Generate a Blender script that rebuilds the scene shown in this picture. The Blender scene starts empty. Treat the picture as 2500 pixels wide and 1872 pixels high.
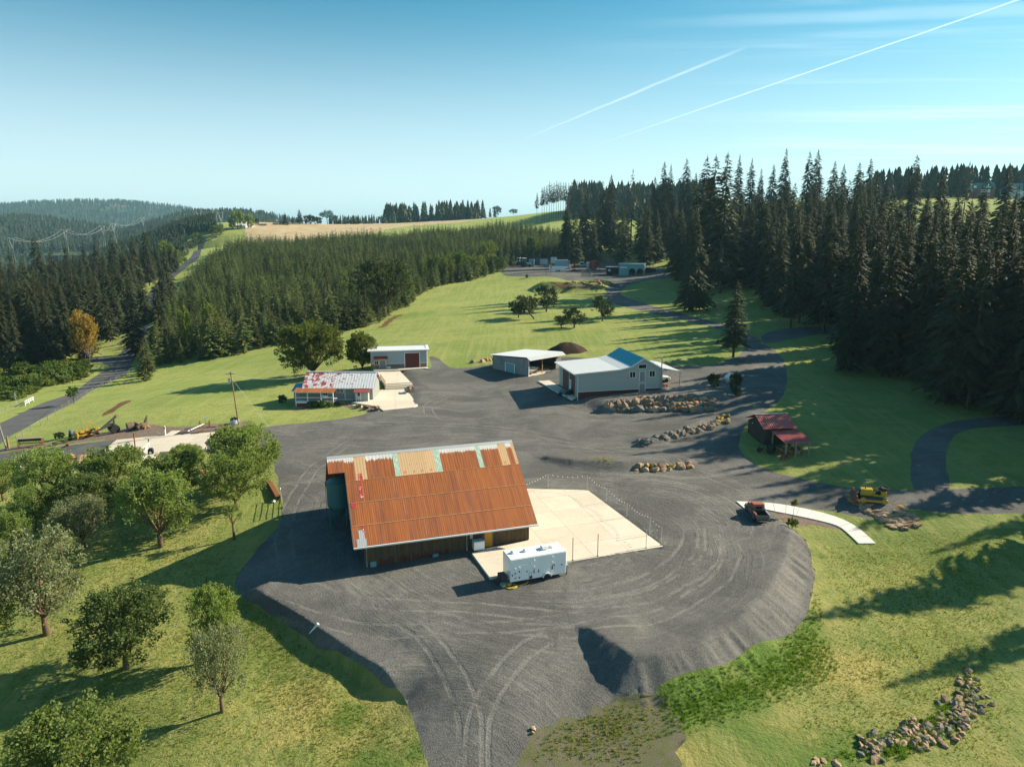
import bpy, bmesh, math, random
import numpy as np
from mathutils import Vector, Matrix, noise as mnoise
from mathutils.geometry import delaunay_2d_cdt
random.seed(7); RNG = np.random.default_rng(11)
SC = bpy.context.scene; COL = SC.collection
R = math.radians
# ------------------------------------------------------------------ camera
F = 1734.0; CAMZ = 35.0; PITCH = math.atan(374 / F)
cam = bpy.data.cameras.new('camera'); cam_o = bpy.data.objects.new('camera', cam); COL.objects.link(cam_o)
cam_o.location = (0, 0, CAMZ); cam_o.rotation_euler = (math.pi / 2 - PITCH, 0, 0)
cam.sensor_width = 36; cam.lens = 36 * F / 2500; cam.clip_start = 0.5; cam.clip_end = 30000
SC.camera = cam_o
# ------------------------------------------------------------------ light
SUN_AZ = 20.4; SUN_EL = 28.3      # azimuth measured from +X towards +Y
sun = bpy.data.lights.new('sun', 'SUN'); sun.energy = 5.0; sun.angle = R(0.5); sun.color = (1, .865, .64)
sun_o = bpy.data.objects.new('sun', sun); COL.objects.link(sun_o)
sd = Vector((math.cos(R(SUN_EL)) * math.cos(R(SUN_AZ)), math.cos(R(SUN_EL)) * math.sin(R(SUN_AZ)), math.sin(R(SUN_EL))))
sun_o.rotation_euler = sd.to_track_quat('Z', 'Y').to_euler()
SC.view_settings.view_transform = 'Standard'; SC.view_settings.look = 'None'
SC.view_settings.exposure = 1.1; SC.view_settings.gamma = 1.0
SC.cycles.max_bounces = 6; SC.cycles.diffuse_bounces = 3; SC.cycles.transparent_max_bounces = 8; SC.cycles.volume_bounces = 0

# ------------------------------------------------------------------ node helper
class NT:
    def __init__(s, tree): s.t = tree; s.t.nodes.clear()
    def n(s, typ, ins=None, **props):
        nd = s.t.nodes.new(typ)
        for k, v in props.items(): setattr(nd, k, v)
        if ins:
            for k, v in ins.items(): s.set(nd.inputs[k], v)
        return nd
    def set(s, sock, v):
        if hasattr(v, 'is_output'): s.t.links.new(v, sock)
        elif hasattr(v, 'outputs'): s.t.links.new(v.outputs[0], sock)
        elif v is not None:
            if sock.type in ('RGBA',) and len(v) == 3: v = (*v, 1)
            sock.default_value = v
    def math(s, op, a, b=None, c=None, clamp=False):
        nd = s.n('ShaderNodeMath', operation=op, use_clamp=clamp); s.set(nd.inputs[0], a)
        if b is not None: s.set(nd.inputs[1], b)
        if c is not None: s.set(nd.inputs[2], c)
        return nd.outputs[0]
    def vmath(s, op, a, b=None):
        nd = s.n('ShaderNodeVectorMath', operation=op); s.set(nd.inputs[0], a)
        if b is not None: s.set(nd.inputs[1], b)
        return nd.outputs[1] if op in ('LENGTH', 'DOT_PRODUCT', 'DISTANCE') else nd.outputs[0]
    def mix(s, f, a, b, mode='MIX'):
        nd = s.n('ShaderNodeMix', data_type='RGBA', blend_type=mode, clamp_factor=True)
        s.set(nd.inputs[0], f); s.set(nd.inputs[6], a); s.set(nd.inputs[7], b); return nd.outputs[2]
    def ramp(s, f, lo, hi):   # smoothstep lo..hi -> 0..1
        nd = s.n('ShaderNodeMapRange', interpolation_type='SMOOTHSTEP'); s.set(nd.inputs[0], f)
        s.set(nd.inputs[1], lo); s.set(nd.inputs[2], hi); return nd.outputs[0]
    def noise(s, vec, scale, detail=3, rough=.55, dist=0, col=False):
        nd = s.n('ShaderNodeTexNoise', {'Scale': scale, 'Detail': detail, 'Roughness': rough, 'Distortion': dist})
        if vec is not None: s.set(nd.inputs['Vector'], vec)
        return nd.outputs[1 if col else 0]
    def mapping(s, vec, loc=(0, 0, 0), rot=(0, 0, 0), scale=(1, 1, 1)):
        nd = s.n('ShaderNodeMapping'); s.set(nd.inputs[0], vec); s.set(nd.inputs[1], loc); s.set(nd.inputs[2], rot); s.set(nd.inputs[3], scale)
        return nd.outputs[0]
    def coord(s, which='Object'): return s.n('ShaderNodeTexCoord').outputs[which]
    def geo(s, which='Position'): return s.n('ShaderNodeNewGeometry').outputs[which]
    def attr(s, name, out=2):
        return s.n('ShaderNodeAttribute', attribute_name=name).outputs[out]
    def rnd(s): return s.n('ShaderNodeObjectInfo').outputs['Random']

# ------------------------------------------------------------------ sky
def pix(px, py):
    return np.array([(px - 1250) / F, math.cos(PITCH) + math.sin(PITCH) * (936 - py) / F, -math.sin(PITCH) + math.cos(PITCH) * (936 - py) / F])
world = bpy.data.worlds.new('World'); SC.world = world; world.use_nodes = True
w = NT(world.node_tree)
sky = w.n('ShaderNodeTexSky', sky_type='NISHITA', sun_disc=False, sun_elevation=R(SUN_EL), sun_rotation=R(90 - SUN_AZ),
          altitude=200, air_density=1.0, dust_density=0.45, ozone_density=1.6)
d = w.coord('Generated')
sep = w.n('ShaderNodeSeparateXYZ', {0: d}); dz = w.math('MAXIMUM', sep.outputs[2], 0.012)
u = w.math('DIVIDE', sep.outputs[0], dz); v = w.math('DIVIDE', sep.outputs[1], dz)
uv = w.n('ShaderNodeCombineXYZ', {0: u, 1: v}).outputs[0]
def contrail(p0, p1, width, amp, fade0, fade1):
    a, b = [pix(*p) for p in (p0, p1)]; a = a[:2] / a[2]; b = b[:2] / b[2]
    t = b - a; L = np.linalg.norm(t); t = t / L; nrm = np.array([-t[1], t[0]])
    wob = w.math('MULTIPLY', w.math('SUBTRACT', w.noise(uv, 1.2, 3), .5), width * 1.6)
    dist = w.math('ABSOLUTE', w.math('ADD', w.math('ADD', w.math('MULTIPLY', u, float(nrm[0])), w.math('MULTIPLY', v, float(nrm[1]))), w.math('SUBTRACT', wob, float(nrm @ a))))
    s = w.math('ADD', w.math('MULTIPLY', u, float(t[0] / L)), w.math('ADD', w.math('MULTIPLY', v, float(t[1] / L)), float(-(t @ a) / L)))
    m = w.math('SUBTRACT', 1, w.ramp(dist, width * .15, width))
    m = w.math('MULTIPLY', m, w.ramp(s, fade0[0], fade0[1])); m = w.math('MULTIPLY', m, w.math('SUBTRACT', 1, w.ramp(s, fade1[0], fade1[1])))
    m = w.math('MULTIPLY', m, w.math('ADD', .55, w.math('MULTIPLY', w.noise(uv, 2.5, 4), .8)))
    return w.math('MULTIPLY', m, amp)
c1 = contrail((2475, 4), (1402, 373), .020, .5, (-.6, -.4), (.25, 1.15))
c2 = contrail((1830, 112), (1255, 350), .034, .28, (-.06, .12), (.4, 1.1))
c3 = contrail((2500, 22), (1500, 62), .16, .17, (-.5, -.1), (.3, 1.1))
# cirrus veil: streaks running across, thickening towards the sun side
st = w.mapping(uv, rot=(0, 0, R(-7)), scale=(.17, 1.0, 1))
ci = w.ramp(w.noise(st, 1.35, 6, .6, .6), .43, .74)
side = w.ramp(w.math('ADD', w.math('MULTIPLY', sep.outputs[0], 1.0), w.math('MULTIPLY', w.math('SUBTRACT', w.noise(uv, .35, 2), .5), .5)), .08, .62)
ci = w.math('MULTIPLY', w.math('MULTIPLY', ci, side), .42)
cl = w.math('MAXIMUM', w.math('MAXIMUM', c1, c2), w.math('MAXIMUM', c3, ci))
cl = w.math('MULTIPLY', cl, w.ramp(sep.outputs[2], .03, .10))
tint = w.mix(1.0, sky.outputs[0], (.34, 1.12, 1.16), 'MULTIPLY')
low = w.math('SUBTRACT', 1, w.ramp(sep.outputs[2], -.02, .31)); tint = w.mix(w.math('MULTIPLY', low, .63), tint, (12.2, 12.6, 13.1))
final = w.mix(cl, tint, (13.0, 14.3, 14.8))
bg = w.n('ShaderNodeBackground', {'Color': final, 'Strength': 0.05})
w.n('ShaderNodeOutputWorld', {'Surface': bg.outputs[0]})
# ------------------------------------------------------------------ terrain height function
CAM = np.array([0, 0, CAMZ])
def atz(px, py, z=0.0):
    d = pix(px, py); return CAM + d * (z - CAMZ) / d[2]
def aty(px, py, y):
    d = pix(px, py); return CAM + d * y / d[1]
PZ = [  # pixel of the photograph + height above the barn yard
 (1000,1450,-.3),(1250,1480,-.2),(1500,1450,-.05),(1700,1400,-.3),(1800,1300,-.1),(1250,1330,0),(1600,1250,.1),(1300,1200,.25),
 (900,1420,-.6),(700,1445,-.75),(800,1490,-.82),(900,1550,-1.0),(985,1615,-1.3),(760,1400,-.8),(700,1250,-.5),(700,1120,.1),(850,1050,.4),
 (1200,1600,-.7),(1150,1700,-1.5),(1100,1860,-2.9),(1400,1700,-2.0),(1300,1560,-.55),(1560,1720,-2.2),(1700,1680,-2.1),(1900,1560,-2.0),(2000,1400,-1.6),(1990,1300,-.9),
 (1800,1800,-2.8),(1500,1850,-2.9),(2100,1500,-2.2),(2300,1400,-1.9),(2300,1600,-2.8),(2200,1780,-3.2),(2450,1800,-3.2),(2450,1400,-1.4),
 (640,1485,-2.0),(723,1535,-2.2),(791,1580,-2.4),(881,1636,-2.6),(960,1705,-2.8),(800,1680,-2.6),(950,1800,-2.9),(400,1450,-2.2),(540,1738,-3),(310,1620,-3),(100,1540,-3.2),(200,1850,-4.4),
 (400,1300,-1.6),(570,1330,-1.3),(200,1300,-2.2),(50,1250,-2.6),(450,1180,-.9),(200,1150,-1.6),(40,1150,-2.1),
 (50,1110,-2),(200,1080,-1.4),(450,1060,-.3),(600,1035,.2),(580,1000,0),
 (450,960,-1),(300,980,-2),(200,1000,-3),(100,1060,-3),(10,1075,-3.2),(150,985,-4.6),(280,920,-6.6),(330,870,-7.4),(350,800,-7),(390,700,0),(430,660,5),(480,610,12),
 (100,900,-8),(200,880,-8),(0,890,-9),(60,970,-5.5),
 (790,1000,.3),(700,990,0),(920,985,1.0),(1000,897,2.2),(1045,890,2.4),
 (1150,1000,1.0),(1100,950,1.6),(1250,930,2.2),(1300,920,2.5),(1412,968,2.3),(1500,930,3.2),(1617,945,3.2),
 (1480,1006,1.4),(1740,1005,2.0),(1600,1045,1.4),(1700,1110,.6),(1400,1100,.7),(1450,1160,.15),(1690,1160,.2),
 (1850,1080,1.5),(1960,1100,1.3),(1830,1010,3),(1780,940,3.8),(1900,900,4.5),(1850,840,5.5),(1750,800,5.8),(1650,760,6.2),(1550,720,6.6),(1380,672,11),(1290,672,10.5),(1340,655,11),(1450,655,11.5),(1400,716,6.4),(1330,716,6.3),(1500,704,7.2),(1240,690,7.5),
 (1100,830,3.5),(1000,850,2.8),(900,850,1.5),(800,870,.5),(1200,780,5),(1350,790,5),(1300,725,6.5),(1050,760,4),(1130,700,6),(950,790,2.2),(650,900,-1.5),(450,900,-4.5),(335,895,-7),
 (2000,800,6.5),(2190,865,5.5),(2330,985,3.2),(2470,1000,3),(2480,1090,1.8),(2250,1050,1.8),(2400,1210,.5),(2180,1190,.7),(2480,1270,-.2),(2300,1130,1.0),(2100,950,3.2),
]
XYZ = [(-150,300,-2),(-60,330,3),(-200,450,4),(-60,450,11),(60,470,11),(-300,700,17),(-100,700,24),(80,650,23),(-250,900,31),(0,900,39),(150,850,44),
 (-200,350,-8),(-300,500,-5),(-420,700,-12),(-390,900,32),(-470,900,12),(-540,900,-14),(-700,900,-30),(-560,700,-25),(-330,600,-3),(-300,300,-12),(-500,300,-20),(-700,500,-15),
 (-159,1100,45.8),(55,950,57),(-430,1150,36),(-160,1400,38),(200,1300,56),(-500,1400,-5),(-650,1100,-30),(120,960,60),(300,950,68),
 (120,300,13),(200,300,21),(150,400,25),(50,500,18),(250,420,36),(400,600,60.5),(330,550,57),(100,600,29),(60,700,36),(250,220,12),(150,200,8),(150,150,5),(600,600,66),(500,300,30),(500,900,75),(900,600,70),
 (0,0,-7),(-60,0,-8),(60,0,-6),(-110,30,-6),(110,30,-3),(0,-70,-10),(-300,50,-9),(300,60,3),(-500,-50,-12),(500,-50,6),(-900,300,-25),(900,300,30),(-900,1400,-70),(900,1400,60)]
CP = np.array([atz(*p) for p in PZ] + XYZ)
def warp(x, y): return np.stack([x / (y + 170.0) * 2.2, np.log(y + 170.0) * 1.5], -1)
def _tps(c, z, lam=2e-4):
    k = warp(c[:, 0], c[:, 1]); n = len(k)
    r2 = ((k[:, None] - k[None]) ** 2).sum(-1); K = .5 * r2 * np.log(r2 + 1e-12) + lam * np.eye(n)
    Pm = np.hstack([np.ones((n, 1)), k]); A = np.zeros((n + 3, n + 3)); A[:n, :n] = K; A[:n, n:] = Pm; A[n:, :n] = Pm.T
    s = np.linalg.solve(A, np.concatenate([z, np.zeros(3)])); return k, s[:n], s[n:]
TK, TW, TA = _tps(CP, CP[:, 2])
def base_h(x, y):
    x = np.asarray(x, float); y = np.asarray(y, float); sh = x.shape; q = warp(x.ravel(), y.ravel()); out = np.empty(len(q))
    for i in range(0, len(q), 8000):
        qq = q[i:i + 8000]; r2 = ((qq[:, None] - TK[None]) ** 2).sum(-1)
        out[i:i + 8000] = (.5 * r2 * np.log(r2 + 1e-12)) @ TW + TA[0] + qq @ TA[1:]
    return out.reshape(sh)
def inside(poly, x, y):
    c = np.zeros(x.shape, bool); j = len(poly) - 1
    for i in range(len(poly)):
        xi, yi = poly[i][:2]; xj, yj = poly[j][:2]
        if yi != yj: c ^= ((yi > y) != (yj > y)) & (x < (xj - xi) * (y - yi) / (yj - yi) + xi)
        j = i
    return c
def dist_poly(poly, x, y, closed=True):
    """distance to the outline and running length of the nearest point"""
    best = np.full(x.shape, 1e9); bs = np.zeros(x.shape); s = 0.0; n = len(poly)
    for i in range(n if closed else n - 1):
        a = np.array(poly[i][:2]); b = np.array(poly[(i + 1) % n][:2]); e = b - a; L = np.hypot(*e) + 1e-9
        t = np.clip(((x - a[0]) * e[0] + (y - a[1]) * e[1]) / L ** 2, 0, 1)
        dd = np.hypot(x - a[0] - e[0] * t, y - a[1] - e[1] * t); m = dd < best
        best = np.where(m, dd, best); bs = np.where(m, s + t * L, bs); s += L
    return best, bs
def fill(pxz, nc, slope, rill=0.0, fade=7.0, tap=3.0):
    pts = np.array([atz(*p) for p in pxz])
    A = np.c_[pts[:, :2], np.ones(len(pts))]; co = np.linalg.lstsq(A, pts[:, 2], rcond=None)[0]
    return dict(poly=pts[:, :2], crest=pts[:nc, :2], co=co, slope=slope, rill=rill, fade=fade, tap=tap, lo=pts[:, :2].min(0) - 9, hi=pts[:, :2].max(0) + 9)
FILLS = [
 fill([(1395,1508,0),(1440,1530,0),(1490,1562,0),(1545,1600,0),(1620,1598,0),(1710,1568,0),(1800,1515,0),(1875,1440,0),(1918,1360,0),(1930,1300,0),(1905,1262,0),(1750,1290,0),(1600,1330,0),(1450,1440,0)], 11, .62, .16),
 fill([(592,1418,-.7),(650,1452,-.75),(720,1490,-.8),(790,1535,-.9),(860,1585,-1.1),(930,1630,-1.4),(990,1690,-1.75),(1060,1660,-1.2),(1000,1560,-.7),(900,1470,-.5),(760,1420,-.7)], 7, 1.15, .06, 9.),
 fill([(1455,988,3.0),(1480,984,3.1),(1560,976,3.2),(1650,970,3.3),(1745,966,3.5),(1800,958,3.7),(1800,900,4.2),(1640,890,4),(1400,905,3),(1380,960,2.5)], 6, .95, 0, 40),
 fill([(1545,1080,1.5),(1610,1064,2.1),(1670,1042,2.4),(1730,1018,2.7),(1776,1004,2.9),(1760,998,2.7),(1600,1020,2.1),(1500,1050,1.5)], 5, 1.0),
 fill([(1300,1108,1.0),(1400,1122,1.2),(1520,1126,1.3),(1600,1122,1.35),(1680,1116,1.4),(1700,1108,1.3),(1600,1096,1.2),(1400,1088,1.0),(1300,1093,.9)], 6, .6),
 fill([(1305,684,10.6),(1340,689,11),(1400,690,11),(1460,688,11),(1500,682,11),(1490,668,11),(1400,655,11.2),(1300,660,11)], 5, .7, 0, 70, 8),
]
def height(x, y):
    x = np.asarray(x, float); y = np.asarray(y, float); h = base_h(x, y)
    for f in FILLS:
        m = (x > f['lo'][0]) & (x < f['hi'][0]) & (y > f['lo'][1]) & (y < f['hi'][1])
        if not m.any(): continue
        xs, ys = x[m], y[m]; ins = inside(f['poly'], xs, ys); dd, s = dist_poly(f['crest'], xs, ys, False)
        zf = f['co'][0] * xs + f['co'][1] * ys + f['co'][2]; base = h[m]
        if f['rill']:
            rl = f['rill'] * (np.sin(s * 2.3 + 2.2 * np.sin(s * .7)) * (.6 + .5 * np.sin(s * .37 + 1)) + .55 * np.sin(s * 5.1 + 1.9 * np.sin(s * 1.7))) * np.clip(dd, 0, 1)
            dd2 = np.maximum(dd + rl * 1.2, 0)
        else: dd2 = dd
        wi = np.clip(1 - dd / f['fade'], 0, 1); wi = wi * wi * (3 - 2 * wi)
        tp = np.clip(np.minimum(s, s.max() - s) / f['tap'], 0, 1); tp = tp * tp * (3 - 2 * tp); wi = wi * tp; zf = base + (zf - base) * np.where(ins, 1, tp)
        top = np.where(ins, base + np.maximum(zf - base, 0) * wi, zf - dd2 * f['slope'])
        k = .2; hh = np.clip(.5 + .5 * (top - base) / k, 0, 1)
        h[m] = np.where(ins, top, base * (1 - hh) + top * hh + k * hh * (1 - hh) * .5)
    return h
def hz(x, y): return float(height(np.array([x]), np.array([y]))[0])
_T = np.exp(np.linspace(math.log(25), math.log(2600), 420))
def P(px, py, dz=0.0):
    """where the sight line through a pixel meets the ground (lowered by dz: for points dz above ground)"""
    dd = pix(px, py); pts = CAM + dd[None] * _T[:, None]; g = pts[:, 2] - height(pts[:, 0], pts[:, 1]) - dz
    i = np.argmax(g < 0)
    if g[i] >= 0: i = len(_T) - 1
    a, b = _T[max(i - 1, 0)], _T[i]
    for _ in range(2):
        tt = np.linspace(a, b, 12); q = CAM + dd[None] * tt[:, None]; gg = q[:, 2] - height(q[:, 0], q[:, 1]) - dz
        j = max(int(np.argmax(gg < 0)), 1) if (gg < 0).any() else 11; a, b = tt[j - 1], tt[j]
    q = CAM + dd * (a + b) / 2; return np.array([q[0], q[1], q[2] - dz])
def PV(pl): return [P(*p) for p in pl]
# ------------------------------------------------------------------ materials
MATS = {}
def material(name, fn):
    m = bpy.data.materials.new(name); m.use_nodes = True; t = NT(m.node_tree)
    sh, disp = fn(t)
    t.n('ShaderNodeOutputMaterial', {'Surface': sh}); MATS[name] = m; return m
def bsdf(t, col, rough=.8, bump=None, bs=.5, bd=.05, metal=0, spec=.3, **kw):
    ins = {'Base Color': col, 'Roughness': rough, 'Metallic': metal, 'Specular IOR Level': spec}
    if bump is not None:
        ins['Normal'] = t.n('ShaderNodeBump', {'Height': bump, 'Strength': bs, 'Distance': bd}).outputs[0]
    ins.update(kw); return t.n('ShaderNodeBsdfPrincipled', ins).outputs[0]
def plain(name, col, rough=.6, metal=0, var=.12, scale=3.0, dirt=None, spec=.3, bump=.0):
    """painted / raw surface with slight blotches, per-object tone and optional dirt colour"""
    def f(t):
        p = t.coord('Object'); n1 = t.noise(p, scale, 4, .6); n2 = t.noise(p, scale * 9, 3, .6)
        k = t.math('ADD', 1 - var, t.math('MULTIPLY', t.math('ADD', t.math('ADD', n1, n2), t.math('MULTIPLY', t.rnd(), .5)), var * .85))
        c = t.mix(1, (*col, 1), t.n('ShaderNodeCombineXYZ', {0: k, 1: k, 2: k}).outputs[0], 'MULTIPLY')
        if dirt: c = t.mix(t.ramp(n1, dirt[1], dirt[1] + .16), c, dirt[0])
        return bsdf(t, c, rough, n2 if bump else None, bump, .02, metal, spec), None
    return material(name, f)
def grass_mat(t):
    p = t.geo(); fine = t.noise(p, 5.0, 4, .7); mid = t.noise(p, .55, 4, .6); big = t.noise(p, .045, 4, .55, .6)
    dry = t.attr('dry'); lush = t.attr('lush')
    # mowing lines: faint bands running away from the camera in the orchard and across the pasture
    m1 = t.noise(t.mapping(p, rot=(0, 0, R(-9)), scale=(1.15, .035, .1)), 1.0, 3, .6, .3)
    m2 = t.noise(t.mapping(p, rot=(0, 0, R(28)), scale=(.03, .5, .1)), 1.0, 3, .6, .3)
    c = t.mix(t.ramp(big, .36, .62), (.105, .142, .022), (.205, .205, .048))
    c = t.mix(t.math('MULTIPLY', t.ramp(mid, .42, .66), .7), c, (.088, .130, .020))
    c = t.mix(t.math('MULTIPLY', t.ramp(t.math('ADD', m1, t.math('MULTIPLY', m2, .55)), .66, .95), .6), c, (.24, .225, .07))
    c = t.mix(t.math('MULTIPLY', t.ramp(t.noise(p, .16, 5, .7, .4), .5, .7), .5), c, (.075, .115, .018))
    dd = t.math('ADD', dry, t.math('MULTIPLY', t.math('SUBTRACT', t.noise(p, .22, 5, .65), .5), 1.5))
    c = t.mix(t.math('MULTIPLY', t.ramp(dd, .35, .95), .8), c, (.30, .235, .062))
    ll = t.math('ADD', lush, t.math('MULTIPLY', t.math('SUBTRACT', t.noise(p, .3, 4, .6), .5), 1.1))
    c = t.mix(t.math('MULTIPLY', t.ramp(ll, .4, .85), .8), c, (.050, .112, .008))
    k = t.math('ADD', .52, t.math('MULTIPLY', fine, .95)); c = t.mix(1, c, t.n('ShaderNodeCombineXYZ', {0: k, 1: k, 2: k}).outputs[0], 'MULTIPLY'); c = t.n('ShaderNodeHueSaturation', {'Saturation': .9, 'Value': 1.06, 'Color': c}).outputs[0]
    b = t.math('ADD', fine, t.math('MULTIPLY', t.noise(p, 1.7, 3, .6), 1.6))
    return bsdf(t, c, .9, b, .75, .14, 0, .12, **{'Sheen Weight': .25, 'Sheen Roughness': .6, 'Sheen Tint': (.55, .7, .2, 1)}), None
material('grass', grass_mat)
def rings(t, p, c, k, wid, seed):
    q = t.vmath('SUBTRACT', p, (c[0], c[1], 0)); q = t.vmath('MULTIPLY', q, (1, 1, 0)); r = t.vmath('LENGTH', q)
    r = t.math('ADD', r, t.math('MULTIPLY', t.noise(p, .06, 2), k[2]))
    sx = t.n('ShaderNodeSeparateXYZ', {0: q}); an = t.math('ARCTAN2', sx.outputs[1], sx.outputs[0])
    rr = t.n('ShaderNodeCombineXYZ', {0: t.math('MULTIPLY', r, k[0]), 1: t.math('MULTIPLY', an, 1.6), 2: seed}).outputs[0]
    band = t.noise(rr, 1.6, 4, .75)
    near = t.math('MULTIPLY', t.ramp(r, wid[0], wid[0] + 4), t.math('SUBTRACT', 1, t.ramp(r, wid[1] - 5, wid[1])))
    return band, near
def circle3(a, b, c):
    (x1, y1), (x2, y2), (x3, y3) = a, b, c; d_ = 2 * (x1 * (y2 - y3) + x2 * (y3 - y1) + x3 * (y1 - y2))
    q = [x * x + y * y for x, y in (a, b, c)]; ux = (q[0] * (y2 - y3) + q[1] * (y3 - y1) + q[2] * (y1 - y2)) / d_; uy = (q[0] * (x3 - x2) + q[1] * (x1 - x3) + q[2] * (x2 - x1)) / d_
    m = math.atan2(y2 - uy, x2 - ux); w_ = lambda x, y: (math.atan2(y - uy, x - ux) - m + math.pi) % (2 * math.pi) - math.pi
    e = (w_(x1, y1), w_(x3, y3)); return ux, uy, math.hypot(x1 - ux, y1 - uy), m, min(e), max(e)
def tyre_tracks(t, p):
    """pairs of wheel marks worn into the gravel along circular arcs"""
    tot = None; brk = t.ramp(t.noise(p, .35, 4, .7), .36, .58); wob = t.math('MULTIPLY', t.math('SUBTRACT', t.noise(p, .12, 2), .5), 1.6)
    for a, b, c in TRACKS:
        ux, uy, rad, m, lo, hi = circle3(P2(*a), P2(*b), P2(*c)); q = t.vmath('MULTIPLY', t.vmath('SUBTRACT', p, (ux, uy, 0)), (1, 1, 0))
        q = t.mapping(q, rot=(0, 0, -m)); sx = t.n('ShaderNodeSeparateXYZ', {0: q}); an = t.math('ARCTAN2', sx.outputs[1], sx.outputs[0]); r_ = t.math('ADD', t.vmath('LENGTH', q), wob)
        d_ = t.math('ABSOLUTE', t.math('SUBTRACT', t.math('ABSOLUTE', t.math('SUBTRACT', r_, rad)), .85)); k = t.math('SUBTRACT', 1, t.ramp(d_, .08, .30)); e = (hi - lo) * .12
        k = t.math('MULTIPLY', k, t.math('MULTIPLY', t.ramp(an, lo - e, lo + e), t.math('SUBTRACT', 1, t.ramp(an, hi - e, hi + e)))); tot = k if tot is None else t.math('MAXIMUM', tot, k)
    return t.math('MULTIPLY', tot, brk)
TRACKS = [((650, 1440), (1050, 1525), (1500, 1475)), ((1250, 1525), (1620, 1480), (1790, 1320)), ((1420, 1470), (1650, 1420), (1740, 1290)), ((1120, 1850), (1125, 1650), (980, 1500)), ((1190, 1850), (1210, 1640), (1360, 1530)),
          ((640, 1062), (1000, 1042), (1420, 1095)), ((1380, 1105), (1640, 1100), (1830, 930)), ((700, 1360), (725, 1200), (860, 1080)), ((1270, 1085), (1500, 1110), (1800, 1190)), ((1060, 1030), (1240, 965), (1420, 1010)), ((1820, 1290), (1700, 1195), (1480, 1175)), ((1300, 1455), (1560, 1420), (1690, 1300)), ((900, 1460), (1150, 1480), (1420, 1500))]
def gravel_mat(t):
    p = t.geo(); g1 = t.noise(p, 7.5, 3, .75); g2 = t.noise(p, 2.2, 4, .65); big = t.noise(p, .09, 4, .6, .8); mid = t.noise(p, .5, 4, .6)
    c = t.mix(t.ramp(big, .36, .66), (.106, .104, .101), (.158, .153, .145))
    c = t.mix(t.math('MULTIPLY', t.ramp(mid, .45, .75), .35), c, (.078, .078, .079))
    tr = None; bmp = g1
    for (cx, cy, k, wid, sd_, amt) in GRAVEL_RINGS:
        band, near = rings(t, p, (cx, cy), k, wid, sd_)
        lt = t.math('MULTIPLY', t.math('MULTIPLY', t.ramp(band, .52, .70), near), t.math('MULTIPLY', t.ramp(big, .30, .62), amt))
        dk = t.math('MULTIPLY', t.math('MULTIPLY', t.math('SUBTRACT', 1, t.ramp(band, .30, .46)), near), t.math('MULTIPLY', t.ramp(t.noise(p, .13, 3), .35, .65), amt))
        c = t.mix(lt, c, (.200, .194, .182)); c = t.mix(t.math('MULTIPLY', dk, .9), c, (.066, .066, .067))
        bmp = t.math('ADD', bmp, t.math('MULTIPLY', t.math('MULTIPLY', band, near), 1.3))
    tt = tyre_tracks(t, p); c = t.mix(t.math('MULTIPLY', tt, .55), c, (.215, .208, .195)); bmp = t.math('SUBTRACT', bmp, t.math('MULTIPLY', tt, .5))
    k = t.math('ADD', .62, t.math('ADD', t.math('MULTIPLY', t.ramp(g1, .32, .68), .52), t.math('MULTIPLY', t.math('MULTIPLY', g2, g2), .55))); c = t.mix(1, c, t.n('ShaderNodeCombineXYZ', {0: k, 1: k, 2: k}).outputs[0], 'MULTIPLY')
    # a few weeds and dust
    wd = t.attr('weed'); wn = t.math('ADD', wd, t.math('MULTIPLY', t.math('SUBTRACT', t.noise(p, 1.4, 5, .7), .5), 1.3))
    c = t.mix(t.ramp(wn, .55, .85), c, (.14, .155, .035))
    return bsdf(t, c, .95, bmp, .8, .09, 0, .12), None
def P2(px, py, z=0): q = atz(px, py, z); return float(q[0]), float(q[1])
GRAVEL_RINGS = [(*P2(1330, 1300), (1.25, 0, 3.5), (6, 30), 0.0, 1.0), (*P2(1620, 1240), (1.4, 0, 6.0), (2, 24), 3.7, .75),
                (*P2(1000, 2000, -2), (1.1, 0, 8.0), (6, 26), 9.1, .85), (*P2(560, 1250), (1.6, 0, 5.0), (4, 24), 5.3, .85),
                (*P2(1250, 700, 4), (.75, 0, 14.0), (60, 330), 2.2, .85)]
material('gravel', gravel_mat)
def asphalt_mat(t):
    p = t.geo(); c = t.mix(t.ramp(t.noise(p, .25, 5, .65), .35, .7), (.088, .088, .092), (.128, .124, .122))
    k = t.math('ADD', .75, t.math('MULTIPLY', t.noise(p, 6, 3, .7), .5)); c = t.mix(1, c, t.n('ShaderNodeCombineXYZ', {0: k, 1: k, 2: k}).outputs[0], 'MULTIPLY')
    return bsdf(t, c, .85, t.noise(p, 12, 2), .3, .02), None
material('asphalt', asphalt_mat)
def earth(cols, sc=1.0):
    def f(t):
        p = t.geo(); n1 = t.noise(p, .8 * sc, 5, .7); n2 = t.noise(p, 6 * sc, 4, .7)
        c = t.mix(t.ramp(n1, .35, .65), cols[0], cols[1]); c = t.mix(t.math('MULTIPLY', t.ramp(n2, .5, .75), .6), c, cols[2])
        return bsdf(t, c, .95, n2, .8, .1, 0, .1), None
    return f
material('bark_mulch', earth(((.19, .135, .105), (.245, .19, .155), (.10, .07, .055)), 2))
material('bare_soil', earth(((.14, .075, .038), (.18, .11, .055), (.10, .10, .035))))
material('weedy_soil', earth(((.15, .135, .105), (.115, .13, .05), (.15, .095, .06)), 1.6))
material('hay_stubble', earth(((.42, .31, .18), (.50, .40, .25), (.36, .28, .15)), .08))
material('roadside', earth(((.24, .15, .085), (.20, .17, .08), (.11, .14, .03)), .7))
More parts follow.
